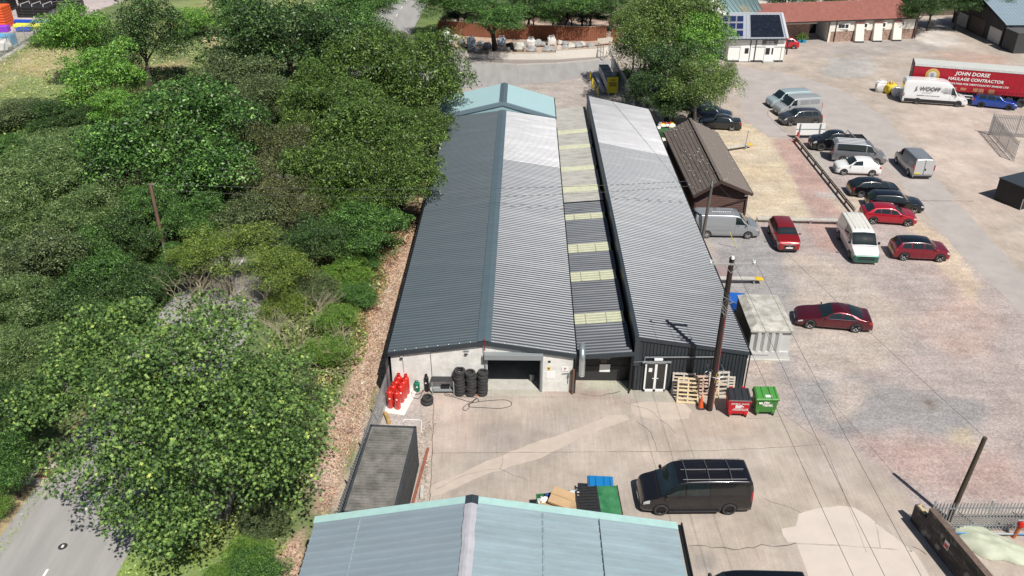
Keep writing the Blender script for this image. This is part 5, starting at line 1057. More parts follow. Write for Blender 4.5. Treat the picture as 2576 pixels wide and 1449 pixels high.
LT('JOHN DORSE', .56, 6.15, 3.28, bold=.016, shear=.15, sp=1.05); LT('HAULAGE CONTRACTOR', .47, 6.6, 2.66, bold=.013, shear=.15, sp=1.05); LT('OPERATING FOR WESTCOUNTRY SWEDES LTD', .28, 6.9, 2.12, bold=.008, shear=.15, sp=1.08)
o = MB().lathe([(0,-.075),(.74,-.07),(.76,-.05)], (2.05,0,2.85), 32, 'y').build('emblem', mat('emblem_gold', (.55,.36,.10), .5, var=.1), t)
MB().lathe([(0,-.085),(.43,-.08),(.44,-.06)], (2.05,0,2.85), 28, 'y').build('emblem_centre', mat('emblem_pale', (.62,.62,.60), .5, var=.15, scale=5), o); rng = random.Random(2); mb = MB(); mb.blob((2.0,-.085,2.85), (.2,.01,.26), rng, 5, 8, .3); mb.build('emblem_mark', mat('emblem_slate', (.30,.33,.40), .5), o)
mb = MB(); mb.box((TL/2,TW/2,.95),(TL-.4,.9,.25)); mb.build('chassis', m_trimblk, t); mb = MB()
for z in (.55,.85): mb.beam((3.4,-.0,z),(8.3,-.0,z),.04,.09)
mb.build('side_guard', m_whitep, t)
mb = MB(); mb.beam((2.2,.3,0.0),(2.2,.3,1.0),.14,.14).beam((2.2,TW-.3,0),(2.2,TW-.3,1.0),.14,.14); mb.build('landing_leg', m_grey, t)
for x in (9.2,10.5,11.8):
    for y in (.15,TW-.15): w_ = MB().lathe([(.2,-.16),(.48,-.16),(.52,-.1),(.52,.1),(.48,.16),(.28,.16),(.22,.06),(0,.05)], (0,0,0), 20, 'y').build('wheel', m_rubber, t, smooth=True, loc=(x,y,.52)); w_.rotation_euler.z = PI if y < 1 else 0
# ---------------------------------------------------------------- vegetation
def leafmat(name, cols, trans=.13, rough=.45, pos=(0,.35,.7,1)):
    if name in MATS: return MATS[name]
    m = bpy.data.materials.new(name); m.use_nodes = True; n = m.node_tree; L = n.links.new; p = n.nodes['Principled BSDF']; out = n.nodes['Material Output']
    ge = n.nodes.new('ShaderNodeNewGeometry'); tc = n.nodes.new('ShaderNodeTexCoord'); no = n.nodes.new('ShaderNodeTexNoise'); no.inputs['Scale'].default_value = 1.3; no.inputs['Detail'].default_value = 5; no.inputs['Roughness'].default_value = .7; L(tc.outputs['Object'], no.inputs['Vector'])
    mr = n.nodes.new('ShaderNodeMapRange'); mr.inputs[1].default_value = .3; mr.inputs[2].default_value = .7; mr.inputs[3].default_value = -.32; mr.inputs[4].default_value = .42; L(no.outputs[0], mr.inputs[0])
    m2 = n.nodes.new('ShaderNodeMath'); m2.operation = 'MULTIPLY_ADD'; m2.inputs[1].default_value = .62; m2.inputs[2].default_value = .12; L(ge.outputs['Random Per Island'], m2.inputs[0]); ad = n.nodes.new('ShaderNodeMath'); ad.operation = 'ADD'; L(m2.outputs[0], ad.inputs[0]); L(mr.outputs[0], ad.inputs[1])
    cr = n.nodes.new('ShaderNodeValToRGB'); e = cr.color_ramp.elements; cols = [tuple(min(.6, c*(.85+.66*i)) for c in q) for i, q in enumerate(cols)]; e[0].color = (*cols[0], 1); e[1].color = (*cols[-1], 1)
    for c, q in zip(cols[1:-1], pos[1:-1]): k = e.new(q); k.color = (*c, 1)
    L(ad.outputs[0], cr.inputs[0]); L(cr.outputs[0], p.inputs['Base Color']); p.inputs['Roughness'].default_value = rough; p.inputs['Specular IOR Level'].default_value = .45
    tr = n.nodes.new('ShaderNodeBsdfTranslucent'); L(cr.outputs[0], tr.inputs[0]); mx = n.nodes.new('ShaderNodeMixShader'); mx.inputs[0].default_value = trans; L(p.outputs[0], mx.inputs[1]); L(tr.outputs[0], mx.inputs[2]); L(mx.outputs[0], out.inputs[0])
    MATS[name] = m; return m
SHP = {'oval': [(-.5,0),(0,-.28),(.5,0),(0,.28)], 'thin': [(-.5,0),(0,-.11),(.5,0),(0,.11)], 'spray': [(-.5,0),(-.1,-.2),(.5,-.12),(.35,0),(.5,.14),(-.1,.18)],
       'maple': [(-.45,0),(-.2,-.12),(-.12,-.5),(.1,-.2),(.35,-.33),(.25,-.05),(.55,.02),(.22,.12),(.3,.4),(.05,.2),(-.15,.48),(-.2,.12)]}
def leaves(name, pos, nrm, size, shape, rs, m, droop=None):
    N = len(pos); S = np.array(SHP[shape]); k = len(S)
    nrm = nrm/np.linalg.norm(nrm, axis=1)[:, None]; a = rs.normal(size=(N, 3)) if droop is None else droop+rs.normal(size=(N, 3))*.35
    u = a-nrm*(a*nrm).sum(1)[:, None]; u /= np.linalg.norm(u, axis=1)[:, None]+1e-9; v = np.cross(nrm, u); sz = (size*rs.uniform(.6, 1.35, N))[:, None, None]
    co = pos[:, None, :]+(u[:, None, :]*S[None, :, :1]+v[:, None, :]*S[None, :, 1:])*sz
    me = bpy.data.meshes.new(name); me.vertices.add(N*k); me.vertices.foreach_set('co', co.astype(np.float32).ravel()); me.loops.add(N*k); me.loops.foreach_set('vertex_index', np.arange(N*k)); me.polygons.add(N); me.polygons.foreach_set('loop_start', np.arange(0, N*k, k)); me.update(calc_edges=True); me.materials.append(m); return me
def crown_cloud(rs, lobes, clump_r, per_m2, up=.55, jag=.25, low=-.5, spread=.10, hollow=.8, fall=0, inner=.13):
    """leaf positions on separate domed clumps spread over a union of ellipsoid lobes (x,y,z,rx,ry,rz), with a thin inner shell"""
    PP, NN, cen = [], [], []
    for (x, y, z, rx, ry, rz) in lobes:
        area = 4*PI*(((rx*ry)**1.6+(rx*rz)**1.6+(ry*rz)**1.6)/3)**(1/1.6); n = max(6, int(area/(clump_r**2*2.35)))
        d = rs.normal(size=(n*2, 3)); d /= np.linalg.norm(d, axis=1)[:, None]; d = d[d[:, 2] > low][:n]
        rad = 1.0+rs.uniform(-jag*.85, jag*.45, len(d)); cen.append(np.array([x, y, z])+d*rad[:, None]*np.array([rx, ry, rz]))
        q = int(area*per_m2*inner); d2 = rs.normal(size=(q, 3)); d2 /= np.linalg.norm(d2, axis=1)[:, None]; PP.append(np.array([x, y, z])+d2*rs.uniform(.35, .66, q)[:, None]*np.array([rx, ry, rz])); NN.append(rs.normal(size=(q, 3))+np.array([0, 0, .3]))
    cen = np.concatenate(cen)
    for c in cen:
        r = clump_r*rs.choice([.55, .8, 1.0, 1.35]); q = int(per_m2*2*PI*r*r*rs.uniform(.55, .95)); d = rs.normal(size=(q, 3)); d /= np.linalg.norm(d, axis=1)[:, None]; k = rs.rand(q) < .85; d[k, 2] = np.abs(d[k, 2])
        ax = rs.uniform(0, 2*PI); st = rs.uniform(1.0, 1.5); rr = r*rs.uniform(hollow, 1.0, q)*(1+rs.normal(size=q)*spread); o = d*rr[:, None]*np.array([1.1, 1.1, .62])
        ca, sa = math.cos(ax), math.sin(ax); u = o[:, 0]*ca+o[:, 1]*sa; v = -o[:, 0]*sa+o[:, 1]*ca; u = u*st; o[:, 0] = u*ca-v*sa; o[:, 1] = u*sa+v*ca
        o[:, 2] -= (fall+.18)*(o[:, 0]**2+o[:, 1]**2)/r
        PP.append(c+o); NN.append(d*.7+np.array([0, 0, up*.7])+rs.normal(size=(q, 3))*.62)
    return np.concatenate(PP), np.concatenate(NN), cen
SP = {
 'oak':   dict(cols=[(.008,.022,.005),(.022,.058,.012),(.05,.11,.022),(.11,.19,.045)], shape='oval', size=0.148, cr=.85, per=72, tm='bark'),
 'dark':  dict(cols=[(.007,.016,.005),(.017,.038,.010),(.036,.072,.018),(.075,.125,.035)], shape='oval', size=0.148, cr=.85, per=67, tm='bark'),
 'ash':   dict(cols=[(.02,.055,.008),(.05,.125,.016),(.095,.205,.03),(.17,.30,.06)], shape='spray', size=0.203, cr=.95, per=46, tm='bark', jag=.4),
 'yew':   dict(cols=[(.009,.022,.004),(.028,.056,.010),(.054,.094,.017),(.105,.155,.034)], shape='spray', size=0.187, cr=.7, per=60, tm='bark', jag=.45, fall=.35),
 'brown': dict(cols=[(.016,.024,.008),(.042,.052,.018),(.075,.082,.032),(.12,.125,.052)], shape='spray', size=0.172, cr=.75, per=56, tm='bark', jag=.45, fall=.8),
 'willow': dict(cols=[(.013,.032,.008),(.038,.072,.019),(.075,.118,.035),(.18,.23,.10)], shape='thin', size=0.203, cr=.8, per=112, tm='bark', jag=.35, up=1.0),
 'grey':  dict(cols=[(.016,.026,.010),(.036,.056,.020),(.066,.088,.034),(.12,.14,.06)], shape='oval', size=0.148, cr=.8, per=67, tm='bark', jag=.35),
 'lime':  dict(cols=[(.018,.045,.006),(.045,.10,.013),(.085,.155,.024),(.17,.24,.045)], shape='oval', size=0.133, cr=.6, per=72, tm='bark', jag=.35),
 'sparse': dict(cols=[(.018,.038,.005),(.05,.085,.012),(.10,.14,.025),(.18,.21,.05)], shape='oval', size=0.133, cr=.6, per=46, tm='bark', jag=.6),
 'birch': dict(cols=[(.016,.030,.007),(.042,.078,.016),(.085,.13,.03),(.15,.19,.06)], shape='oval', size=0.148, cr=.85, per=67, tm='birch_bark', jag=.4, fall=.6),
}
BARK = dict(bark=mat('tree_bark', (.06,.048,.038), .95, var=.3, scale=4), birch_bark=mat('pale_bark', (.30,.28,.25), .9, var=.35, scale=3))
PROTO = {}
def proto(sp, var):
    if (sp, var) in PROTO: return PROTO[(sp, var)]
    s = SP[sp]; rs = np.random.RandomState(hash((sum(map(ord, sp)), var)) % 9999); r = 4.0
    lob = [(0,0,0,r*.62,r*.62,r*.66)]+[(r*q_*math.cos(a), r*q_*math.sin(a), z_*r, r*w_, r*w_, r*w_*.9) for a, q_, z_, w_ in zip(np.arange(8)*2.4+rs.uniform(0,1,8), rs.uniform(.45,.72,8), rs.uniform(-.45,.55,8), rs.uniform(.22,.42,8))]
    P, N, cen = crown_cloud(rs, lob, s['cr']*.82, s['per'], up=s.get('up', .55), jag=s.get('jag', .5), fall=s.get('fall', 0))
    me = leaves(sp+'_crown', P, N, s['size'], s['shape'], rs, leafmat('foliage_'+sp, s['cols'])); PROTO[(sp, var)] = (me, cen, r); print('PROTO', sp, len(P)); return PROTO[(sp, var)]
def trunk_mesh(name, base, tips, r0, m, rng, lean=0):
    """trunk and limbs from base (0,0,0) to crown tips"""
    mb = MB(); top = Vector((sum(p[0] for p in tips)/len(tips), sum(p[1] for p in tips)/len(tips), sum(p[2] for p in tips)/len(tips))); fork = Vector((top.x*.35, top.y*.35, top.z*.45))
    mb.tube([(0,0,-.1), (fork.x*.3+rng.uniform(-.1,.1), fork.y*.3, fork.z*.5), fork], [r0*1.25, r0*.95, r0*.75], 8)
    for p in tips:
        p = Vector(p); a = fork.lerp(p, .45)+Vector((rng.uniform(-.3,.3), rng.uniform(-.3,.3), .25)); mb.tube([fork, a, p], [r0*.45, r0*.26, r0*.06], 5)
    return mb.mesh(name, m, smooth=True)
_tn = [0]
def tree(px, py, hw, hh, zc, sp, label, cat='tree', name=None, group='trees on the wooded bank', base=None, tr=.22):
    _tn[0] += 1; k = _tn[0]; rng = random.Random(k); me, cen, r = proto(sp, k % 3)
    c = G(px, py, zc); dist = math.sqrt(c.x**2+c.y**2+(CAMH-zc)**2); ph = math.asin((CAMH-zc)/dist)
    rx = hw/FPX*dist; hv = hh/FPX*dist; rz = math.sqrt(max((.45*hv)**2, hv*hv-(rx*math.sin(ph))**2))/math.cos(ph); rz = min(max(rz, .66*rx), max(zc*1.05, .4), rx*1.5)
    b = Vector((c.x, c.y, 0)) if base is None else G(*base)
    t = thing(name or (sp+'_tree' if cat == 'tree' else 'bush'), label, cat, b, 0, group)
    o = bpy.data.objects.new('crown', me); C.objects.link(o); o.parent = t; o.location = (c.x-b.x, c.y-b.y, zc); o.rotation_euler.z = rng.uniform(0, 6.28); o.scale = (1.13*rx/r, 1.13*rx/r, 1.1*max(rz, .3)/r)
    tips = []
    for i in rng.sample(range(len(cen)), min(7, len(cen))):
        q = cen[i]*.8; a = o.rotation_euler.z; tips.append((c.x-b.x+(q[0]*math.cos(a)-q[1]*math.sin(a))*rx/r, c.y-b.y+(q[0]*math.sin(a)+q[1]*math.cos(a))*rx/r, max(.15, zc+q[2]*rz/r)))
    tm = trunk_mesh('trunk', (0,0,0), tips, tr*max(.3, min(1.4, rx/4)), BARK[SP[sp]['tm']], rng)
    q = bpy.data.objects.new('trunk' if cat == 'tree' else 'stem', tm); C.objects.link(q); q.parent = t; return t
T = tree
# the big sycamore over the lane, modelled on its own
def sycamore():
    rs = np.random.RandomState(5); rng = random.Random(5); b = G(556,1316)
    lob = []
    for px, py, z, rx, rz in [(300,840,6.2,2.5,1.8),(170,975,5.8,1.9,1.2),(90,1015,5.4,1.1,.7),(430,950,8.0,3.2,2.1),(620,1040,7.0,3.1,2.0),(450,1120,6.6,2.9,2.0),(680,1170,5.0,2.0,1.5),(420,1290,3.8,1.9,1.4),(240,860,4.8,1.7,1.1),(540,830,5.8,2.2,1.4),(350,1010,6.6,2.4,1.8),(690,950,5.4,1.7,1.2),(190,1145,5.0,1.1,.7),(300,1190,5.2,1.7,1.1),(285,1290,4.0,1.0,.8)]:
        p = G(px, py, z); lob.append((p.x-b.x, p.y-b.y, z, rx, rx, rz))
    P, N, cen = crown_cloud(rs, lob, .6, 50, up=.8, jag=.6, low=-.35, inner=.42)
    keep = rs.rand(len(P)) < .62; P, N = P[keep], N[keep]
    t = thing('sycamore_tree', 'large sycamore with yellow-flecked lobed leaves overhanging the lane at lower left', 'tree', b)
    o = bpy.data.objects.new('crown', leaves('sycamore_crown', P, N, .175, 'maple', rs, leafmat('foliage_sycamore', [(.010,.026,.007),(.028,.062,.014),(.06,.108,.024),(.10,.15,.036),(.15,.17,.04)], pos=(0,.3,.62,.9,1), rough=.62))); C.objects.link(o); o.parent = t
    mb = MB(); fk = Vector((-.5,.9,2.2)); mb.tube([(0,0,-.1),(-.1,.3,1.1),fk],[.22,.18,.15],8).tube([(.15,0,-.1),(.7,.4,1.6),(.55,1.0,3.0),(.3,1.6,4.5)],[.16,.13,.12,.08],8); mb.tube([(-.15,0,-.1),(-.5,-.1,1.2),(-1.2,.3,2.8)],[.12,.1,.06],7)
    for l in lob:
        p = Vector(l[:3]); mb.tube([fk, fk.lerp(p,.5)+Vector((0,0,.4)), p], [.11,.07,.02], 6)
        for _ in range(5): mb.tube([p, p+Vector((rng.uniform(-1,1)*l[3]*.8, rng.uniform(-1,1)*l[3]*.8, rng.uniform(-.2,.8)*l[5]))], [.025,.008], 4)
    mb.build('trunk', mat('sycamore_bark', (.20,.18,.155), .9, var=.25, scale=3), t, smooth=True)
sycamore()
T(440,400,185,195,5.5,'oak','broad mid-green oak in the middle of the wooded bank, left of the brown conifers', tr=.3)
T(205,95,80,80,5.5,'ash','bright yellow-green ash with feathery crown beside the pipe yard fence'); T(265,190,85,75,4.6,'ash','bright green ash just below and right of the tallest yellow-green ash'); T(290,262,52,42,3.4,'ash','small bright ash at the foot of the two yellow-green ashes')
T(378,85,88,100,6.3,'dark','dark open crowned tree with its bare trunk standing on dry grass', base=(377,232))
T(735,105,165,135,6.2,'dark','massive dark oak at the top of the wooded bank, left of the straight road', tr=.3); T(620,60,75,90,5,'oak','green oak at the left shoulder of the massive dark oak'); T(860,55,95,75,6,'oak','green oak between the massive dark oak and the straight road')
T(585,195,105,75,4.8,'grey','grey-green tree in front of the dry grass path'); T(680,235,80,60,4.6,'grey','grey-green tree tucked under the massive dark oak')
T(485,55,62,62,1.9,'ash','low bright green thicket in front of the dry grass path','bush',name='thicket')
T(905,180,118,112,6,'yew','olive-green tree just left of the road bend'); T(1062,215,102,120,5.6,'yew','olive-green tree leaning out over the teal roof'); T(815,285,105,92,5.6,'yew','olive-green tree between the brown conifer and the road bend'); T(940,330,128,105,5.8,'yew','olive-green tree in the heart of the group beside the long roof'); T(1010,445,92,92,4.8,'yew','olive-green tree touching the left eave of the long roof'); T(845,430,112,100,5.2,'yew','olive-green tree right of the brown conifers'); T(1075,320,58,62,3.6,'yew','olive-green tree squeezed against the far left eave'); T(985,120,58,58,4.6,'yew','small olive-green tree beside the straight road')
T(800,225,82,82,5.2,'yew','olive-green tree between the massive dark oak and the tree at the road bend'); T(760,330,60,60,4.6,'yew','olive-green tree behind the tallest brown conifer'); T(880,265,80,75,5.0,'yew','olive-green tree filling the middle of the group beside the road bend'); T(560,420,70,62,4.6,'oak','green oak directly left of the brown conifers'); T(400,520,66,62,4.0,'oak','green tree behind the top of the leaning wooden pole'); T(600,300,80,62,4.6,'dark','dark tree below the grey-green trees'); T(400,700,60,44,1.9,'dark','dark bush at the foot of the leaning wooden pole','bush'); T(470,650,56,40,2.2,'oak','green bush right of the foot of the leaning wooden pole','bush'); T(170,380,90,50,2.6,'willow','pale willow scrub under the field hedge','bush'); T(880,500,70,60,3.6,'yew','olive-green tree under the wires beside the long roof')
T(705,370,66,78,5.0,'brown','brown drooping conifer, tallest of the three brown ones'); T(645,455,80,78,4.8,'brown','brown drooping conifer in the middle of the three brown ones'); T(735,505,78,72,4.2,'brown','brown drooping conifer nearest the overhead wires')
T(925,570,92,62,2.8,'oak','rounded fresh green bush against the left eave of the long roof','bush'); T(655,540,95,68,3.6,'grey','grey-green tree below the brown conifers'); T(790,600,80,60,3.0,'dark','dark green tree right of the pale sparse thorn'); T(700,620,62,42,2.6,'grey','low grey tree behind the pale sparse thorn'); T(850,500,62,52,3.6,'yew','small olive tree over the left end of the wires')
T(130,455,135,98,4.0,'willow','grey-leaved willow below the dry field'); T(50,560,105,100,3.6,'willow','grey-leaved willow at the left edge, second down'); T(225,545,110,88,3.8,'willow','grey-leaved willow left of the leaning wooden pole'); T(110,660,112,92,3.6,'grey','grey-green willow in the middle of the left edge'); T(45,780,95,98,3.6,'willow','grey-leaved willow at the left edge, third down'); T(60,900,92,80,3.4,'willow','silvery willow just above the dark shrubs at the left edge'); T(250,400,90,60,3.2,'lime','yellow-green willow at the top of the left thicket')
T(325,470,82,68,4.4,'grey','grey-green tree directly left of the leaning wooden pole top'); T(292,585,75,68,3.4,'dark','dark green tree behind the leaning wooden pole'); T(225,670,72,78,3.4,'oak','fresh green bush above the sycamore','bush'); T(285,705,88,62,2.9,'dark','dark tree just above the sycamore crown'); T(500,550,62,58,3.8,'oak','green tree right of the leaning wooden pole'); T(150,790,92,72,3.0,'dark','dark tree left of the sycamore crown')
T(560,625,100,50,3.6,'sparse','pale yellow-green sparse thorn over the hidden lane'); T(690,675,85,46,3.0,'sparse','pale yellow-green sparse thorn nearest the building'); T(490,650,60,40,3.0,'sparse','small pale thorn right of the pole foot')
T(5,1050,90,100,3.4,'dark','dark shrub at the left edge beside the lane','bush'); T(15,1165,62,70,2.2,'oak','green bush at the left edge nearest the road gully','bush'); T(85,975,72,56,2.2,'dark','dark bush under the left side of the sycamore','bush'); T(-35,1270,40,44,1.2,'lime','small light green bush on the left verge','bush')
for i, (x, y, a, b, s, l) in enumerate([(60,285,85,45,'grey','dark hedge clump at the left edge of the field'),(150,290,75,42,'dark','dark hedge clump at the right end of the field hedge'),(10,365,42,26,'oak','small round bush below the field hedge'),(150,88,62,26,'lime','rushy bush against the pipe yard fence'),(210,300,42,38,'dark','darkest hedge clump beside the bright ash')]): T(x,y,a,b,1.6 if b > 30 else 1.0,s,l,'bush',group='field hedge')
for x, y, a, b, s, l in [(870,690,66,36,'lime','light green bramble left of the grey eave'),(905,745,48,32,'oak','fresh green bramble beside the leaf strewn strip'),(845,800,58,46,'lime','yellow-green bramble halfway down the leaf strewn strip'),(820,880,62,42,'lime','yellow-green bramble just above the palisade fence'),(930,655,30,24,'oak','small bramble at the long roof corner'),(770,1000,48,52,'grey','dull green bramble right of the sycamore'),(755,1120,52,62,'grey','dull green bramble under the right side of the sycamore'),(625,1395,56,34,'lime','bright bramble at the bottom edge beside the shed roof'),(545,1440,30,18,'lime','bright bramble at the bottom edge beside the grass verge'),(660,1300,58,36,'grey','dull bramble at the foot of the sycamore'),(640,1440,60,34,'oak','green bramble cut by the bottom edge'),(800,730,60,40,'grey','tangled bramble above the bare branches'),(720,760,70,36,'sparse','pale bramble among the bare branches')]:
    T(x, y, a, b, .9 if b < 40 else 1.2, s, l, 'bush', name='bramble', group='brambles on the bank')
# beyond the bend and the right-hand trees
T(1245,42,78,52,5.6,'oak','round crowned tree standing among the boulders', base=(1246,133), tr=.35, group='trees behind the timber fence')
for x, y, a, b, s, l in [(1115,6,62,40,'oak','green tree at the left end behind the timber fence'),(1180,-6,60,38,'dark','dark tree behind the timber fence, left of the round crowned one'),(1330,8,72,40,'dark','dark tree behind the fence, right of the round crowned one'),(1415,10,72,42,'oak','green tree behind the middle of the timber fence'),(1490,6,60,42,'dark','dark tree behind the right half of the timber fence'),(930,0,70,36,'oak','tree at the top left of the straight road'),(1545,-2,36,34,'dark','dark tree at the right end of the timber fence')]: T(x, y, a, b, 5.0, s, l, group='trees behind the timber fence')
T(1085,98,34,26,.9,'lime','light green scrub between the straight road and the timber fence','bush'); T(1170,62,30,14,.8,'lime','scrub just inside the left end of the timber fence','bush')
for x, y, a, b, z, s, l in [(1600,50,50,60,8,'birch','slim grey-green birch on the left flank of the right-hand group'),(1700,55,105,85,8.5,'birch','tall grey-green birch, top crown of the right-hand group'),(1765,105,70,82,7,'ash','bright green tree on the right flank of the right-hand group'),(1758,205,82,70,5.5,'birch','grey-green tree overhanging the parked dark cars'),(1620,120,72,92,6.5,'birch','grey-green birch with pale trunk beside the yellow skip'),(1690,165,85,75,6,'dark','dark tree in the heart of the right-hand group'),(1640,225,62,62,4,'dark','dark tree against the far end of the monopitch roof'),(1700,255,62,46,3.2,'dark','dark low tree behind the timber cabin'),(1822,185,28,30,5,'birch','outer bough tree near the white solar unit')]: T(x, y, a, b, z, s, l, group='right-hand tree group')
T(1575,190,26,26,1.0,'lime','ivy clump beside the steel gate','bush')
for i, (x, y, l) in enumerate([(2285,-4,'dark tree just right of the red tiled roof ridge'),(2350,0,'dark tree above the stone wall'),(2420,-2,'dark tree behind the left corner of the barn'),(2490,-6,'dark tree behind the barn ridge'),(2560,-6,'dark tree at the top right corner'),(2318,14,'low dark tree over the stone wall')]): T(x, y, 52, 34, 4.5, 'dark', l, group='trees behind the barn')
for i, (x, y) in enumerate([(1990,-18),(2090,-22),(2200,-18)]): T(x, y, 60, 26, 4, 'dark', ['dark tree left behind the red tiled roof','dark tree behind the middle of the red tiled roof','dark tree behind the right of the red tiled roof'][i], group='trees behind the barn')
for i, x in enumerate(range(1150, 1540, 48)): T(x, 36+(i % 3)*3, 36, 18, 2.0, 'dark', 'dark bush above the timber fence, number %s from its left end' % ['one','two','three','four','five','six','seven','eight','nine'][i] if 0 else 'dark understorey bush directly behind the %s of the timber fence' % ['left end','first bay','second bay','third bay','middle','fourth bay','fifth bay','last bay','right corner'][i], 'bush', group='understorey behind the timber fence')
# bare branches
def bare(px, py, h, spread, seed, label):
    rng = random.Random(seed); b = G(px, py); t = thing('bare_shrub', label, 'shrub', b); mb = MB()
    def br(p, d, l, r, dep):
        q = p+d*l; m_ = p.lerp(q,.5)+Vector((rng.uniform(-.1,.1),)*3)*l; mb.tube([p,m_,q],[r,r*.8,r*.55],4,cap=False)
        if dep == 0: return
        for _ in range(rng.choice((2,3,3))):
            nd = (d+Vector((rng.uniform(-1,1),rng.uniform(-1,1),rng.uniform(-.35,.5)))*.85).normalized(); br(q if rng.random() < .6 else m_, nd, l*rng.uniform(.6,.85), r*.6, dep-1)
    for _ in range(5): a = rng.uniform(0, 6.28); br(Vector((0,0,0)), Vector((math.cos(a)*spread, math.sin(a)*spread, 1)).normalized(), h*.42, .045, 4)
    mb.build('branches', mat('bare_twig', (.33,.29,.20), .9, var=.25, scale=3), t, smooth=True)
for i, (x, y, h, s, l) in enumerate([(720,900,3.6,1.2,'bare pale branches spreading at the top right of the sycamore'),(820,930,3.0,1.4,'bare pale branches beside the yellow-green bramble'),(570,800,4.0,.8,'bare pale branches above the sycamore crown'),(470,800,3.6,.8,'bare pale branches left of the glimpse of lane'),(680,800,3.6,1.0,'bare pale branches in front of the sparse thorns'),(770,830,2.6,1.4,'low tangle of bare branches on the bank')]): bare(x, y, h, s, i, l)
# ground cover
def cover(name, polys, dens, size, cols, hgt, seed, shape='oval', holes=()):
    rs = np.random.RandomState(seed); PP = []
    for pl in polys:
        w_ = G2(pl) if max(abs(a) for a, b in pl) > 130 else pl; xs = [p[0] for p in w_]; ys = [p[1] for p in w_]; n = int((max(xs)-min(xs))*(max(ys)-min(ys))*dens)
        x, y = rs.uniform(min(xs), max(xs), n), rs.uniform(min(ys), max(ys), n); d = sdf(x, y, w_)+wob(x, y, 2.5, seed)*.8; k = d < 0; x, y, d = x[k], y[k], d[k]
        h = np.clip(-d, 0, 1)*hgt*(.45+.55*np.clip(wob(x, y, 1.6, seed+3)+.5, 0, 1.6)); PP.append(np.c_[x, y, h*rs.uniform(.35, 1, len(x))])
    P = np.concatenate(PP); N = rs.normal(size=P.shape)*.5+np.array([0,-.1,1.0]); o = bpy.data.objects.new(name, leaves(name, P, N, size, shape, rs, leafmat('foliage_'+name, cols))); C.objects.link(o); return tag(o, kind='stuff')
tag(cover('undergrowth', [[(-64,32),(-25.2,32),(-23.8,95),(-64,80)],[(-60,70),(-24.5,70),(-23.5,110),(-50,108)]], 26, .30, [(.012,.025,.006),(.03,.06,.013),(.06,.10,.02),(.12,.16,.04)], 1.1, 1), 'dark green undergrowth filling the wood left of the lane', 'undergrowth')
tag(cover('bank_scrub', [[(-15.6,27),(-9.9,27),(-9.7,45),(-9.5,60),(-9.2,80),(-8.8,100),(-13.5,104),(-15,60)]], 60, .20, [(.03,.045,.012),(.07,.10,.02),(.13,.16,.04),(.26,.22,.10)], .8, 2), 'mixed green and dry scrub on the bank above the leaf litter', 'scrub')
tag(cover('brown_bracken', [[(800,640),(870,600),(900,700),(870,780),(800,740)],[(770,900),(830,880),(850,960),(780,1040),(730,980)],[(950,610),(1010,560),(1060,470),(1050,560),(960,760),(900,880),(850,960),(880,850)]], 70, .16, [(.07,.035,.015),(.16,.085,.04),(.27,.16,.08),(.36,.27,.16)], .35, 3, 'spray'), 'dry brown bracken and leaf litter beside the long roof', 'bracken')
tag(cover('leaf_litter', [[(-9.9,24),(-8.3,24),(-7.6,42),(-7.3,60),(-6.9,82),(-9.0,84),(-9.4,60),(-9.8,42)]], 85, .13, [(.10,.05,.03),(.24,.13,.08),(.40,.25,.16),(.55,.42,.30)], .05, 8, 'spray'), 'fallen brown leaves on the strip beside the buildings', 'leaf litter')
tag(cover('weeds', [[(-5.1,27),(-4.3,27),(-3.9,33),(-3.6,38),(-4.2,38),(-4.8,33)],[(-7.9,33),(-7.2,33),(-6.9,41),(-7.4,41)],[(19.6,27),(20.4,25),(21,27),(20,30)]], 9, .13, [(.03,.05,.012),(.08,.11,.025),(.16,.18,.05),(.30,.26,.12)], .12, 9, 'thin'), 'sparse weeds along the edges of the forecourt', 'weeds')
tag(cover('verge_grass', [[(0,1360),(95,1222),(225,1035),(262,1050),(118,1240),(20,1400),(-60,1480),(-60,1380)],[(300,1449),(345,1345),(450,1290),(540,1330),(580,1449)],[(1040,130),(1060,60),(1105,50),(1110,120)]], 90, .17, [(.06,.10,.015),(.11,.18,.025),(.17,.24,.045),(.36,.32,.15)], .14, 4, 'thin'), 'short verge grass with dry patches', 'grass')
tag(cover('field_grass', [[(-100,70),(-45,70),(-32,95),(-30,150),(-40,160),(-75,125),(-100,105)]], 14, .34, [(.10,.13,.03),(.18,.21,.06),(.30,.28,.11),(.42,.36,.18)], .22, 5, 'thin'), 'rough field grass, part green and part dried yellow', 'grass')
# ---------------------------------------------------------------- fences, street furniture and everything lying about
def palisade(a, b, h, name, label, cat='fence', mt=None, gap=.155, posts=2.75, group=None):
    a, b = Vector((a[0], a[1], 0)), Vector((b[0], b[1], 0)); L_ = (b-a).length; d = (b-a)/L_; ang = math.atan2(d.y, d.x); t = thing(name, label, cat, a, ang, group); mt = mt or m_galv
    n = int(L_/gap); mb = MB()
    for i in range(n):
        x = (i+.5)*L_/n; mb.add([(x-.035,-.02,.06),(x,-.045,.06),(x+.035,-.02,.06),(x-.035,-.02,h-.1),(x,-.045,h-.1),(x+.035,-.02,h-.1),(x,-.045,h)], [(0,1,4,3),(1,2,5,4),(3,4,6),(4,5,6),(1,0,3,4),(2,1,4,5)])
    mb.build('pales', mt, t)
    for z in (.35, h-.4): MB().box((L_/2,0,z),(L_,.04,.06)).build('rail', mt, t)
    k = max(1, round(L_/posts))
    for i in range(k+1): MB().box((L_*i/k,.05,h/2),(.06,.06,h)).build('post', mt, t)
    return t
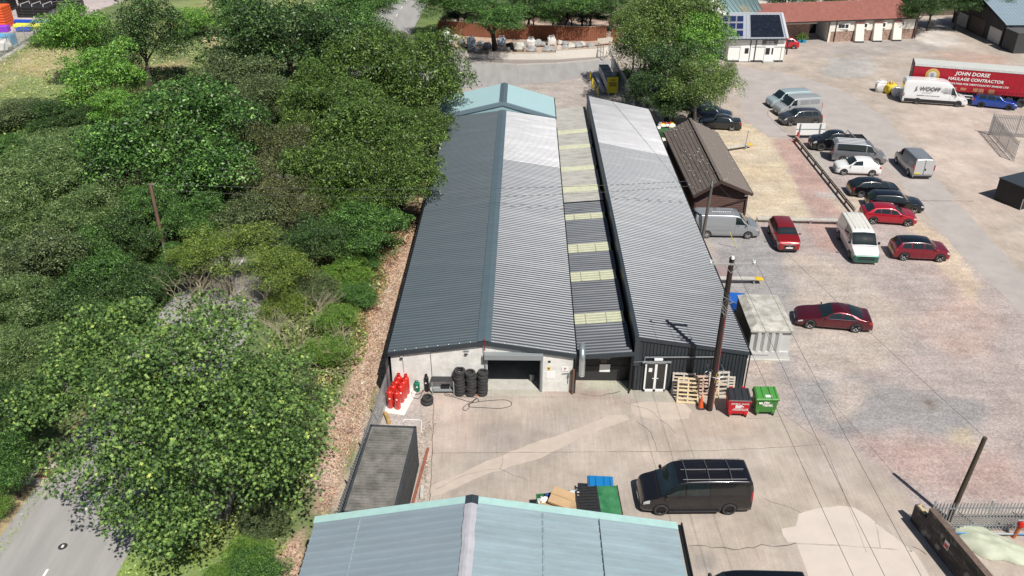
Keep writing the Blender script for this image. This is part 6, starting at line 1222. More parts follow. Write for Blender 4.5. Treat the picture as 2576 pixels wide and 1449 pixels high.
def wire(a, b, sag, label, r=.009, group='overhead wires'):
    a, b = Vector(a), Vector(b); pts = [a.lerp(b, i/16)-Vector((0,0,sag*4*(i/16)*(1-i/16))) for i in range(17)]; t = thing('overhead_wire', label, 'wire', a, 0, group); wb(MB().tube(pts, r, 5), 'cable', mat('cable_black', (.07,.07,.07), .6, var=0), t); return t
fa_, fb_ = G(845,1285,2.0), G(977,915,2.0); palisade(fa_-(fb_-fa_)*.25, fb_, 2.0, 'palisade_fence', 'grey steel palisade fence between the dark shipping container and the leaf strewn bank', gap=.19)
# shipping container
t = thing('shipping_container', 'weathered dark grey shipping container between the palisade fence and the forecourt', 'container', (-6.40, 27.65, 0), R(-3.6))
m_ct = mat('container_roof', (.125,.122,.112), .8, var=.2, scale=1.4, col2=(.19,.18,.165), detail=10); m_cs = mat('container_side', (.045,.052,.058), .6, var=.2, scale=1.5)
cw, clen, chh = 2.34, 6.1, 2.58
mb = MB(); mb.box((0,clen/2,chh/2),(cw-.08,clen-.08,chh-.06)); mb.build('body', m_cs, t)
mb = MB(); n = 30
for i in range(n):
    y0 = .2+(clen-.4)*i/n; y1 = y0+(clen-.4)/n*.5; mb.box((0,(y0+y1)/2,chh),(cw-.34,y1-y0,.07))
mb.box((0,clen/2,chh-.03),(cw-.1,clen-.1,.03)); mb.build('roof', m_ct, t, bevel=.015)
for sg in (1,-1):
    mb = MB(); n = 22
    for i in range(n): y0 = .15+(clen-.3)*i/n; mb.box((sg*(cw/2-.03),y0+.07,chh/2),(.06,.14,chh-.3))
    mb.build('side_panel', m_cs, t)
mb = MB()
for x in (-1,1):
    for y in (.04,clen-.04): mb.box((x*(cw/2-.06),y,chh/2),(.14,.14,chh+.03))
    mb.box((x*(cw/2-.04),clen/2,chh-.02),(.1,clen,.1)).box((x*(cw/2-.04),clen/2,.08),(.1,clen,.14))
for y in (.04,clen-.04): mb.box((0,y,chh-.02),(cw,.1,.1)).box((0,y,.08),(cw,.1,.14))
mb.build('frame', m_cs, t); mb = MB()
for x in (-.8,-.35,.35,.8): mb.tube([(x,clen+.04,.2),(x,clen+.04,chh-.15)],.02,6)
mb.build('lock_rods', m_galv, t); lettering('9LC - IIRS', .24, mat('faded_white', (.24,.24,.23), .8), t, (.1,clen-.32,chh+.016), (0,0,0))
# gas cylinders
m_gas = mat('gas_red', (.55,.02,.012), .35, var=.12, scale=3, coat=.4)
def gas(loc, label, first=None, h=1.34, r=.185, m=None, name='gas_cylinder', grp='red gas cylinders against the fence'):
    t = thing(name, label, 'gas cylinder', loc, random.Random(label).uniform(-.3,.3), grp)
    MB().lathe([(0,.02),(r*.85,.0),(r*.88,.06),(r,.09),(r,h*.78),(r*.93,h*.83),(r*.6,h*.87),(r*.3,h*.885)], n=18).build('bottle', m or m_gas, t, smooth=True)
    MB().lathe([(r*.52,h*.86),(r*.55,h*.9),(r*.55,h),(r*.48,h),(r*.48,h*.9)], n=14).build('collar', m or m_gas, t, smooth=True)
    MB().lathe([(.03,h*.88),(.03,h*.95),(0,h*.955)], n=8).box((.03,0,h*.93),(.07,.03,.03)).build('valve', m_galv, t)
    o = MB().lathe([(0,-.0),(.055,.0)], (0,0,0), 16, 'y').build('badge', m_whitep, t, loc=(0,-r-.004,h*.55)); return t
b0 = G(939.2+372/6, 845.3+1096/6)
for dx, dy, l in [(0,0,'red gas cylinder at the front right of the group, standing clear on the white pad'),(-.42,.1,'red gas cylinder at the front left of the group'),(.14,.62,'red gas cylinder second in the right-hand row'),(.26,1.02,'red gas cylinder third in the right-hand row'),(.36,1.42,'tall red gas cylinder at the back of the right-hand row'),(-.28,.62,'red gas cylinder in the middle of the left-hand row'),(-.16,1.05,'red gas cylinder third in the left-hand row'),(-.06,1.5,'red gas cylinder at the back left against the white wall')]:
    gas(b0+Vector((dx,dy,.03)), l)
t = thing('concrete_pad', 'whitewashed concrete pad under the red gas cylinders', 'slab', b0+Vector((0,.6,0)), R(-12)); MB().box((0,.15,.015),(1.35,2.5,.03)).build('slab', mat('whitewash', (.72,.69,.64), .9, var=.08), t, bevel=.01)
g = G(939.2+662/6, 845.3+828/6); gas(g, 'small green gas bottle with red cap among coiled hoses', h=.72, r=.17, m=mat('bottle_green', (.01,.16,.09), .4, var=.05), name='gas_bottle', grp=None)
g = G(939.2+812/6, 845.3+830/6); gas(g, 'slim black gas bottle leaning beside the workbench', h=1.2, r=.13, m=m_blk, name='gas_bottle', grp=None)
def hose(pts, r, label, name='hose', m=None, cat='hose'):
    P = [G(*p, .02) for p in pts]; out = []
    for i in range(len(P)-1):
        p0, p1, p2, p3 = P[max(i-1,0)], P[i], P[i+1], P[min(i+2,len(P)-1)]
        for k in range(5):
            f = k/5; out.append(.5*((2*p1)+(p2-p0)*f+(2*p0-5*p1+4*p2-p3)*f*f+(3*p1-p0-3*p2+p3)*f**3))
    out.append(P[-1]); t = thing(name, label, cat, P[0]); wb(MB().tube(out, r, 6), 'line', m or m_rubber, t, smooth=True)
K6 = lambda x, y: (939.2+x/6, 845.3+y/6)
hose([K6(*p) for p in [(1000,830),(1090,850),(1080,890),(1250,930),(1400,980),(1520,1000),(1590,985),(1560,940),(1500,980),(1400,1040),(1350,1090),(1380,1125),(1430,1100),(1450,1060),(1440,1030),(1560,995),(1800,970),(2000,965),(2085,1010),(2060,1060),(1900,1092),(1650,1080),(1480,1072),(1440,1050),(1520,975),(1560,935),(1450,920),(1250,910),(1100,870)]], .016, 'thin black air hose looped across the forecourt concrete')
hose([K6(*p) for p in [(560,850),(640,880),(720,860),(760,820),(700,800),(600,830),(580,880),(600,930),(680,940),(730,880),(740,760),(730,640)]], .018, 'tangled dark hoses around the small green gas bottle')
hose([K6(*p) for p in [(450,1290),(480,1260),(600,1262),(715,1275),(725,1330),(720,1449)]], .02, 'white flexible pipe lying behind the shipping container', m=m_whitep)
# tyres
tyre_me = MB().lathe([(.20,0),(.29,-.005),(.315,.03),(.32,.1),(.315,.17),(.29,.205),(.20,.2),(.185,.17),(.26,.14),(.26,.06),(.185,.03),(.20,0)], n=24).mesh('tyre', m_rubber, smooth=True)
def tyre(x, y, z, label, grp, s=1.0, tilt=0):
    o = bpy.data.objects.new('tyre', tyre_me); C.objects.link(o); o.location = (x, y, z); o.scale = (s, s, s); o.rotation_euler = (tilt, tilt*.6, 0); return tag(o, label, 'tyre', grp)
rng = random.Random(9); order = ['lowest','second','third','fourth','fifth','sixth','seventh','top']
for (px, py, nm) in ((1308,872,'left'),(1478,884,'middle'),(1650,880,'right')):
    g = G(*K6(px, py-8))
    for k in range(8):
        s_ = 1.06 if (nm == 'left') else 1.0; tyre(g.x+rng.uniform(-.045,.045), g.y+rng.uniform(-.03,.03), .2*k*s_, '%s tyre of the %s stack beside the roller door' % (order[k] if k in (0,7) else order[k]+' from the ground', nm), 'tyres stacked beside the roller door', s_, rng.uniform(-.03,.03))
g = G(*K6(815,1010)); tyre(g.x, g.y, 0, 'lower tyre of the pair standing apart in front of the workbench', 'pair of loose tyres', 1.12); tyre(g.x+.02, g.y+.04, .225, 'upper tyre of the pair standing apart in front of the workbench', 'pair of loose tyres', 1.0, .03)
# workbench
p = G(*K6(895,885)); q = G(*K6(1218,885)); wdt = (q.x-p.x); t = thing('workbench', 'grey steel workbench with black top between the tyres and the gas bottles', 'workbench', ((p.x+q.x)/2, p.y+.35, 0))
MB().box((0,.05,.98),(wdt+.12,.85,.05)).build('top', mat('bench_top', (.03,.033,.035), .6, var=.2), t, bevel=.01)
for x in (-1,1):
    for y in (-.32,.42): MB().box((x*wdt/2,y,.48),(.07,.07,.95)).build('leg', m_grey, t)
MB().box((0,.42,.5),(wdt,.03,.85)).build('back_panel', m_blk, t); MB().box((0,.05,.2),(wdt-.1,.7,.03)).build('shelf', m_grey, t); MB().box((.1,.1,.32),(.5,.4,.2)).build('machine', m_blk, t, bevel=.03)
# broom, log, rusty rail, floor bin
g = G(*K6(1530,905)); t = thing('broom', 'wide red-brown broom leaning on the middle tyre stack', 'broom', g); MB().box((0,0,.04),(.75,.1,.07)).build('head', mat('broom_head', (.35,.15,.09), .8), t); MB().tube([(0,0,.06),(.05,.45,1.45)], .016, 8).build('handle', mat('pale_handle', (.45,.36,.27), .7), t)
g = G(*K6(215,1270)); t = thing('log', 'yellow-brown timber log lying by the fence behind the container', 'log', g, .35); MB().tube([(0,-.4,.12),(.02,0,.13),(0,.55,.12)], [.12,.12,.11], 12).build('trunk_section', mat('log_wood', (.42,.27,.10), .85, var=.3, scale=6), t, smooth=True)
a, b = G(*c4(655,490)), G(*c4(540,900)); t = thing('rusty_rail', 'long rusty steel rail lying along the edge of the forecourt beside the container', 'rail', a); wb(MB().beam(a+Vector((0,0,.05)), b+Vector((0,0,.05)), .12, .1), 'rail', mat('rail_rust', (.28,.09,.055), .9, var=.25, scale=4), t)
t = thing('floor_bin', 'grey bin standing just inside the right jamb of the roller door', 'bin', G(*K6(2460,690))+Vector((-.25,.1,.02))); MB().lathe([(0,0),(.14,0),(.18,.5),(.19,.52),(.17,.52),(.14,.06)], n=16).build('bin_body', mat('bin_grey', (.22,.23,.24), .6), t, smooth=True)
for i, (x, y, l) in enumerate([(-4.62,30.2,'white kerb block beside the near half of the container'),(-4.5,31.6,'white kerb block beside the far half of the container')]): t = thing('kerb_block', l, 'block', (x, y, 0), R(3)); MB().box((0,0,.08),(.18,.8,.16)).build('block', m_conc, t, bevel=.02)
# green skip with rubbish
pa_, pb_ = G(1551.7,1223,1.35), G(1565.5,1294.5,1.35); ang = math.atan2((pa_-pb_).y, (pa_-pb_).x)-PI/2; ww = (pa_-pb_).length
t = thing('green_skip', 'green rubbish skip heaped with cardboard, half covered by a black ribbed lid', 'skip', ((pa_.x+pb_.x)/2, (pa_.y+pb_.y)/2, 0), ang)
m_sk = mat('skip_green', (.02,.16,.055), .55, var=.2, scale=1.6, col2=(.055,.20,.09), detail=9); sl_ = 3.9
mb = MB(); h2 = ww/2
for y in (-h2+.03,h2-.03): mb.hexa([(-sl_,y-.03,.75 if 0 else .35),(0,y-.03,.12),(0,y+.03,.12),(-sl_,y+.03,.35),(-sl_,y-.03,.95),(0,y-.03,1.33),(0,y+.03,1.33),(-sl_,y+.03,.95)])
mb.box((-.03,0,.72),(.06,ww-.1,1.2)).box((-sl_+.03,0,.65),(.06,ww-.1,.6)).box((-sl_/2,0,.2),(sl_,ww-.1,.08)); mb.build('skip_body', m_sk, t)
MB().slab([(-1.02,-h2,1.37),(0,-h2,1.39),(0,h2,1.39),(-1.02,h2,1.37)], .04).build('fixed_lid', m_sk, t); MB().box((.01,0,1.36),(.05,ww+.04,.09)).build('lid_edge', mat('dark_rust', (.05,.03,.025), .8), t)
l = MB().slab([(-2.05,-h2+.05,1.40),(-1.0,-h2+.05,1.44),(-1.0,h2-.05,1.44),(-2.05,h2-.05,1.40)], .04)
for i in range(9): y = -h2+.16+(ww-.32)*i/8; l.box((-1.52,y,1.46),(.9,.07,.05), ry=-.035)
for x in (-2.02,-1.03): l.beam((x,-h2+.03,1.44),(x,h2-.03,1.44),.09,.06)
l.build('ribbed_lid', mat('lid_black', (.025,.026,.028), .55, var=.3, scale=5), t)
def boxy(name, label, x, y, z, d, rz, col, rx=0, ry=0, par=t, grp='rubbish in the green skip'):
    M = par.matrix_basis; o = thing(name, label, 'box', M @ Vector((x, y, z)), par.rotation_euler.z+rz, grp); MB().box((0,0,0), d, 0, rx, ry).build('carton', mat(col[0], col[1], .9, var=.08, scale=3), o, bevel=.012); MB().box((0,0,d[2]/2+.003), (d[0],.07,.004), 0, rx, ry).build('tape', mat('parcel_tape', (.36,.25,.14), .5), o)
KR = ('cardboard', (.46,.31,.17)); KD = ('cardboard_dark', (.30,.18,.10))
boxy('cardboard_box', 'large flattened cardboard box on top of the skip rubbish', -2.65, .15, 1.36, (1.25,.95,.14), .5-PI/2*0-.9, KR, rx=.15, ry=.12); boxy('cardboard_box', 'brown cardboard box behind the ribbed lid', -2.4, -.5, 1.2, (.9,.7,.25), .3, KR, ry=-.2); boxy('cardboard_box', 'tan cardboard box at the open end of the skip', -3.35, -.1, 1.0, (.7,.8,.3), .15, KR); boxy('cardboard_box', 'dark cardboard box under the large flattened one', -2.9, .55, 1.0, (.7,.5,.3), -.4, KD); boxy('cardboard_box', 'orange-brown box at the skip edge nearest the shed', -2.75, -.85, 1.05, (.8,.5,.25), .1, ('cardboard_orange', (.48,.22,.09)))
M = t.matrix_basis
for x, y, z, r_, l, c_ in ((-3.55,.35,1.05,.3,'white plastic sack hanging over the end of the skip',m_whitep),(-2.1,.55,1.28,.32,'clear plastic wrap crumpled against the ribbed lid',mat('plastic_wrap', (.55,.57,.58), .35, var=.2)),(-3.3,.75,1.0,.2,'blue rag at the corner of the skip',mat('rag_blue', (.02,.06,.25), .8))):
    o = thing('sack', l, 'sack', M @ Vector((x, y, z)), 0, 'rubbish in the green skip'); MB().blob((0,0,0), (r_, r_*.8, r_*.6), random.Random(int(x*10)), 8, 12, .28).build('bag', c_, o, smooth=True)
def wheelie(kind, loc, rz, label, mb_, ml, name='wheeled_bin', W_=1.36, D_=1.0, H_=1.15, group=None):
    t = thing(name, label, 'bin', loc, rz, group); w0, w1, d0, d1 = W_*.42, W_*.5, D_*.38, D_*.5
    mb = MB(); mb.hexa([(-w0,-d0,.24),(w0,-d0,.24),(w0,d0,.24),(-w0,d0,.24),(-w1+.04,-d1+.04,H_),(w1-.04,-d1+.04,H_),(w1-.04,d1-.04,H_),(-w1+.04,d1-.04,H_)]); mb.box((-w0+.12,-d0-.01,.3),(.2,.08,.22)).box((w0-.12,-d0-.01,.3),(.2,.08,.22)); mb.build('body', mb_, t, bevel=.03)
    MB().box((0,0,H_+.01),(W_+.02,D_+.02,.08)).build('rim', mb_, t, bevel=.02)
    l = MB(); l.hexa([(-w1,-d1-.02,H_+.05),(w1,-d1-.02,H_+.05),(w1,d1,H_+.05),(-w1,d1,H_+.05),(-w1+.05,-d1+.02,H_+.1),(w1-.05,-d1+.02,H_+.1),(w1-.05,d1-.02,H_+.26),(-w1+.05,d1-.02,H_+.26)])
    for x in (-.5,-.2,.2,.5): l.beam((x*W_*.8,-d1+.06,H_+.12),(x*W_*.8,d1-.06,H_+.285),.07,.04)
    l.build('lid', ml, t, bevel=.015)
    for x in (-w0+.08,w0-.08):
        for y in (-d0+.05,d0-.05): o = MB().lathe([(0,-.03),(.09,-.03),(.1,0),(.09,.03),(0,.03)], (0,0,0), 12, 'x').build('caster', m_rubber, t, smooth=True, loc=(x,y,.1)); MB().box((0,0,.1),(.05,.08,.12)).build('fork', m_galv, o)
    return t, (w0, w1, d0, d1, H_)
m_binred = mat('bin_red', (.50,.008,.018), .4, var=.04); m_bingrn = mat('bin_green', (.05,.20,.035), .45, var=.05); m_lidblk = mat('bin_lid_black', (.028,.03,.034), .45, var=.2, scale=5); m_lidgrn = mat('bin_lid_green', (.065,.25,.05), .45, var=.08)
def faceslope(w): return math.atan2(w[3]-.04-w[2], w[4]-.24)
g = (G(1837,1050)+G(1874.5,1051.5))/2; t, w_ = wheelie('r', (g.x, g.y+.42, 0), R(-3), 'red wheeled waste bin with black lid marked GENERAL WASTE', m_binred, m_lidblk, W_=1.3); fs = faceslope(w_)
def face(t, w_, txt, s, x, z, m, **k): y = -(w_[2]+(w_[3]-.04-w_[2])*(z-.24)/(w_[4]-.24))-.012; return lettering(txt, s, m, t, (x, y, z), (PI/2+fs, 0, 0), **k)
face(t, w_, 'GENERAL WASTE', .125, .02, .98, m_whitep, bold=.003); face(t, w_, 'Biffa', .27, .02, .78, m_whitep, bold=.016); fine_print(m_whitep, t, 0, .62, .95, 2, .05, -(w_[2]+(w_[3]-.04-w_[2])*(.62-.24)/(w_[4]-.24))-.014, fs, 7)
for x in (-.38,.32): MB().box((x,.52,1.42),(.22,.05,.06)).build('hinge', m_binred, t)
g = (G(1903.7,1046.5)+G(1943.7,1047))/2; t, w_ = wheelie('g', (g.x, g.y+.42, 0), R(-1), 'green wheeled waste bin with green lid marked Mid Devon', m_bingrn, m_lidgrn, W_=1.32)
face(t, w_, 'Mid', .20, -.02, .96, m_whitep, bold=.010); face(t, w_, 'Devon', .20, .05, .80, m_whitep, bold=.010); fine_print(m_whitep, t, .05, .70, .55, 1, .045, -(w_[2]+(w_[3]-.04-w_[2])*(.70-.24)/(w_[4]-.24))-.014, fs, 8); face(t, w_, '#', .14, .26, .97, m_whitep) if 0 else None
o = MB().box((-.36,-.46,.98),(.2,.01,.13)).build('sticker', m_whitep, t); o.rotation_euler.x = fs*.5; MB().box((.08,-.28,1.295),(.36,.17,.012), rx=.17).build('lid_label', m_whitep, t)
# blue lidded bin behind the skip
g = G(1288+890/4, 1127+330/4, 1.3); t, w_ = wheelie('b', (g.x, g.y, 0), R(-4)+PI, 'blue lidded waste bin tucked behind the green skip', mat('bin_blue', (.01,.14,.42), .45, var=.04), mat('bin_lid_blue', (.012,.20,.50), .4, var=.05), W_=1.25, D_=.95, H_=1.1)
MB().box((.1,.3,1.30),(.3,.12,.012)).build('lid_label', m_whitep, t)
# pallets, cone, big pole
def pallet(loc, rot, label, m, W_=1.0, H_=1.2, grp='pallets leaning against the dark cladding'):
    t = thing('pallet', label, 'pallet', loc, 0, grp); t.rotation_euler = rot
    for i in range(7): MB().box((0,-.06,.05+i*(H_-.1)/6),(W_,.02,.095)).build('deck_board', m, t)
    for x in (-W_/2+.05,0,W_/2-.05): MB().box((x,0,H_/2),(.09,.09,H_)).build('bearer', m, t)
    for z in (.06,H_/2,H_-.06): MB().box((0,.06,z),(W_,.02,.1)).build('base_board', m, t)
    return t
m_pine = mat('fresh_pine', (.62,.50,.31), .8, var=.1, scale=5); m_pine2 = mat('grey_pine', (.52,.48,.42), .85, var=.14, scale=5); m_pine3 = mat('pink_pine', (.55,.40,.32), .85, var=.1)
PL = lambda x, y: (1677+x/6, 899+y/6)
pallet(G(*PL(310,690)), (R(-22), 0, R(-6)), 'fresh yellow pallet at the front of the leaning group', m_pine, 1.25, 1.5); pallet(G(*PL(540,600)), (R(-14), 0, R(3)), 'pinkish pallet half hidden behind the thick black pole', m_pine3, 1.0, 1.35)
pallet(G(*PL(760,640))+Vector((.1,.25,0)), (R(-12), 0, R(4)), 'greyed white pallet right of the thick black pole', m_pine2, 1.2, 1.6); pallet(G(*PL(850,600))+Vector((.15,.3,0)), (R(-15), 0, R(-3)), 'low grey pallet behind the red wheeled bin', m_pine2, 1.1, 1.1); pallet(G(*PL(250,600))+Vector((0,.25,0)), (R(-14), 0, R(-5)), 'pallet leaning behind the fresh yellow one', m_pine2, 1.3, 1.35)
t = thing('trestle', 'pale timber trestle propped beside the thick black pole', 'trestle', G(*PL(740,715)), 0)
for a, b in (((-.18,0,0),(.05,.3,1.0)),((.18,0,0),(.05,.3,1.0)),((-.35,.3,1.15),(.05,.32,1.45)),((.4,.3,1.15),(0,.32,1.45)),((-.1,.12,.45),(.14,.12,.45))): MB().beam(a, b, .07, .04).build('brace', m_pine, t)
def cone(loc, label, s=1.0, m=None, grp=None, lean=0, base=True):
    t = thing('traffic_cone', label, 'cone', loc, 0, grp); t.scale = (s,)*3; t.rotation_euler.x = lean; MB().lathe([(.16,.04),(.13,.2),(.075,.55),(.035,.78),(.0,.79)], n=16).build('cone_body', m or mat('cone_orange', (.65,.10,.03), .5, var=.06), t, smooth=True)
    if base: MB().prism([(-.26,-.16),(-.16,-.26),(.16,-.26),(.26,-.16),(.26,.16),(.16,.26),(-.16,.26),(-.26,.16)], 0, .05).build('base', m_rubber, t, bevel=.01)
    return t
cone(G(*PL(512,755)), 'orange traffic cone on a black base at the foot of the thick black pole')
def sleeve(t, z0, z1, r): MB().lathe([(r(z0)+.004,z0),(r(z1)+.004,z1)], n=16).build('white_band', m_whitep, t)
gp = G(1784,1030); t = thing('utility_pole', 'thick dark utility pole with crossarm and three white insulators beside the wheeled bins', 'utility pole', gp)
MB().tube([(0,0,0),(.02,0,5),(.05,0,9.75)], [.19,.165,.135], 14).build('pole', mat('creosoted_pole', (.030,.018,.015), .8, var=.3, scale=3, stretch=(4,4,.5)), t, smooth=True)
MB().box((.05,-.1,9.45),(2.25,.09,.1)).build('crossarm', mat('arm_grey', (.35,.34,.33), .7, var=.1), t)
for x in (-1.05,.05,1.17): MB().lathe([(.02,0),(.09,.02),(.1,.06),(.06,.09),(.09,.12),(.07,.18),(.0,.2)], (x,-.1,9.5 if abs(x) > .1 else 9.72), 12).build('insulator', m_whitep, t, smooth=True)
mb = MB(); mb.beam((-.35,-.1,9.4),(.05,-.14,8.95),.04,.03).beam((.45,-.1,9.4),(.05,-.14,8.95),.04,.03); mb.build('arm_brace', m_galv, t)
MB().tube([(.1,-.14,0.2),(.12,-.15,3),(.1,-.14,6),(.06,-.13,6.9)], .022, 6).build('pink_conduit', mat('pink_conduit', (.35,.08,.09), .5), t)
MB().tube([(.04,-.17,2.0),(.08,-.17,2.6)], .018, 6).build('earth_strap', mat('strap_yellow', (.6,.5,.05), .5), t)
mb = MB()
for k in range(10): a = 2*PI*k/10; b = 2*PI*(k+1)/10; mb.tube([(.55*math.cos(a),.4*math.sin(a),2.42+.1*(k % 2)),(.55*math.cos(b),.4*math.sin(b),2.42+.1*((k+1) % 2))], .014, 4)
for a in (.3,2.2,3.9,5.4): mb.tube([(.15*math.cos(a),.15*math.sin(a),2.4),(.6*math.cos(a),.45*math.sin(a),2.62),(.45*math.cos(a+.3),.4*math.sin(a+.3),2.95)], .012, 4)
mb.build('barbed_guard', m_galv, t); mb = MB()
rng = random.Random(6)
for k in range(9): a = rng.uniform(0,6.28); z = rng.uniform(6.4,7.9); mb.tube([(.15*math.cos(a),.15*math.sin(a),z),(.5*math.cos(a),.4*math.sin(a),z+rng.uniform(-.4,.4)),(rng.uniform(-.3,.6),-.15,z-rng.uniform(.3,1.0))], .015, 4)
for sg in (-1,1): mb.tube([(sg*.15,0,7.0),(sg*.45,-.05,7.15)], .03, 6)
mb.build('cable_fittings', m_galv, t)
gq = G(2387,1308); t = thing('short_pole', 'plain leaning wooden pole behind the blockwork wall at lower right', 'utility pole', gq); MB().tube([(0,0,0),(.33,0,5.1)], [.13,.10], 12).build('pole', mat('brown_pole', (.075,.055,.04), .85, var=.3, scale=2, stretch=(4,4,.6)), t, smooth=True)
mb = MB()
for z in (1.5,2.2,2.9,3.6,4.3): mb.tube([(.07*z/1.05-.12,0,z),(.07*z/1.05+.12,0,z)], .012, 4)
mb.build('step_irons', m_galv, t)
gs = G(1766,606); zs = V(452, gs.y); t = thing('service_pole', 'slim grey wooden pole standing between the silver panel van and the ribbed roof', 'utility pole', gs); MB().tube([(0,0,0),(.25,0,zs)], [.14,.10], 10).build('pole', mat('silvered_pole', (.12,.105,.09), .85, var=.25, scale=2, stretch=(4,4,.6)), t, smooth=True); MB().box((.2,-.1,zs-.3),(.1,.12,.45)).build('cable_box', m_galv, t); topS = gs+Vector((.25,0,zs))
gl_ = G(424,672); zl_ = V(462, gl_.y); t = thing('leaning_pole', 'leaning bare wooden pole standing in the trees on the left', 'utility pole', gl_); tl_ = G(377,462,zl_); MB().tube([(0,0,0), tl_-gl_], [.16,.11], 10).build('pole', mat('red_brown_pole', (.17,.10,.075), .85, var=.35, scale=1.5, stretch=(4,4,.6)), t, smooth=True); MB().box(tl_-gl_+Vector((.1,0,-.05)), (.5,.08,.08)).build('crossarm', m_galv, t); MB().tube([(.0,-.14,0),(.02,-.14,2.2)], .05, 6).build('pale_sleeve', m_pine2, t)
gm = G(1463.7,68); t = thing('roadside_pole', 'dark pole rising out of the top edge behind the timber fence', 'utility pole', gm); MB().tube([(0,0,0),(.1,0,9)], [.17,.13], 10).build('pole', mat('brown_pole', (.075,.055,.04), .85), t, smooth=True); MB().box((0,-.2,7.2),(.5,.4,.9)).build('transformer', m_galv, t, bevel=.04)
arm = [gp+Vector((x,-.1,9.72)) for x in (-1.05,.05,1.17)]
for a_, p_, l in zip(arm, ((2160.7,1449),(2240.7,1449),(2334,1449)), ('overhead wire from the left insulator of the thick dark pole','overhead wire from the middle insulator of the thick dark pole','overhead wire from the right insulator of the thick dark pole')):
    e_ = G(p_[0], p_[1], 9.1); wire(a_, a_+(e_-a_)*1.6, .35, l, .009)
wire(gq+Vector((.33,0,5.1)), topS, .25, 'overhead wire between the short leaning pole and the slim grey service pole', .009)
wire(topS, tl_, .6, 'upper overhead wire crossing the grey roofs to the leaning pole in the trees', .013); wire(topS+Vector((0,0,-.35)), tl_+Vector((0,0,-.4)), .9, 'lower overhead wire crossing the grey roofs to the leaning pole in the trees', .013)
wire(G(1565,150,7.5), topS+Vector((0,0,-.2)), .5, 'overhead wire from the birch to the slim grey service pole', .014); wire(G(1545,150,7.0), topS+Vector((0,0,-.3)), .6, 'overhead wire skirting the monopitch roof edge', .014)
# stay and guards near the silver van
t = thing('stay_wire', 'yellow sleeved stay wire slanting in front of the silver panel van', 'wire', G(1852,623)); wb(MB().tube([G(1852,623), G(1835,583,1.5)], .03, 6), 'sleeve', mat('stay_yellow', (.60,.52,.08), .5), t)
sheet('concrete_pad', [G2([(1794,664),(1838,664),(1848,697),(1802,695)])], .006, mat('mauve_pad', (.30,.23,.22), .9, var=.08))
def barrier(a, b, label, yellow=True, z=.45, name='crash_barrier'):
    a, b = G(*a), G(*b); t = thing(name, label, 'barrier', a, 0, 'crash barriers in the gravel'); d = (b-a).normalized(); n = Vector((-d.y,d.x,0)); mb = MB()
    for k in (-1,1): mb.beam(a+n*k*.11+Vector((0,0,z)), b+n*k*.11+Vector((0,0,z)), .16, .11)
    wb(mb, 'rail', mat('barrier_steel', (.52,.50,.46), .55, .2, var=.15, scale=3), t, bevel=.03)
    L_ = (b-a).length; k = max(1, int(L_/1.9))
    for i in range(k+1): wb(MB().beam(a+d*(L_*i/k*.96+.05)+Vector((0,0,0)), a+d*(L_*i/k*.96+.05)+Vector((0,0,z-.05)), .12, .12), 'post', m_galv, t)
    if yellow: wb(MB().beam(b+Vector((0,0,z)), b+d*.55+Vector((0,0,z-.05)), .42, .13), 'yellow_end', mat('barrier_yellow', (.72,.45,.02), .5, var=.15, scale=6), t, bevel=.05)
barrier((1826,382), (1878,374), 'short crash barrier with yellow end beside the cabin roof'); barrier((1803,713), (1898,714), 'crash barrier with yellow end behind the thick dark pole'); barrier((1902,559), (2112,565), 'long low white rail behind the red crossover', False, .4)
g = G(1873,377); t = thing('marker_post', 'thin grey post beside the short crash barrier', 'post', g); MB().tube([(0,0,0),(.12,0,2.0)], .035, 8).build('post', m_grey, t)
# knee rail fence between red gravel and parked cars
ka, kb = G(2000,358), G(2147,541); d = (kb-ka); L_ = d.length; d.normalize(); t = thing('knee_rail_fence', 'low dark timber knee rail between the red gravel and the row of parked cars', 'fence', ka)
n_ = 8; m_dk = mat('black_brown_timber', (.035,.025,.02), .85, var=.3, scale=3)
for i in range(n_+1): p = ka+d*L_*i/n_; wb(MB().beam(p, p+Vector((0,0,.62)), .12, .12), 'post', mat('grey_post', (.30,.27,.24), .9, var=.2), t)
for z in (.28,.52): wb(MB().beam(ka+Vector((.07,.07,z)), kb+Vector((.07,.07,z)), .05, .15), 'rail', m_dk, t)
wb(MB().beam(ka+Vector((.05,.05,.615)), kb+Vector((.05,.05,.615)), .12, .04), 'top_rail', mat('weathered_cap', (.36,.32,.28), .9, var=.15), t)
# white board and cones at its foot
g = G(2014,352); yb = g.y+.3; bl_ = [Vector((G(2003,341).x, yb, V(343,yb))), Vector((G(2071,341).x, yb, V(343,yb)))]; zt_ = V(310.5, yb); t = thing('sign_board', 'big blank white board seen from behind on two posts', 'sign', (bl_[0].x, yb, 0))
xa_, xb2 = G(2006,311,zt_).x, G(2079,311,zt_).x; zb_ = max(.45, bl_[0].z); wb(MB().hexa([(xa_,yb,zb_),(xb2,yb,zb_),(xb2,yb+.05,zb_),(xa_,yb+.05,zb_),(xa_,yb,zt_),(xb2,yb,zt_),(xb2,yb+.05,zt_),(xa_,yb+.05,zt_)]), 'board', m_whitep, t)
for k in (.13,.83): x = xa_+(xb2-xa_)*k; wb(MB().beam((x,yb-.06,0),(x,yb-.06,zt_-.02),.1,.08), 'post', m_grey, t)
wb(MB().beam((xa_,yb-.02,(zb_+zt_)/2),(xb2,yb-.02,(zb_+zt_)/2),.03,.05), 'brace', m_grey, t)
cone(G(2004,353), 'red traffic cone standing at the left post of the white board', 1.15, m_red); cone(G(1999,358), 'orange traffic cone tipped at the end of the knee rail', .7, grp=None, lean=.9)
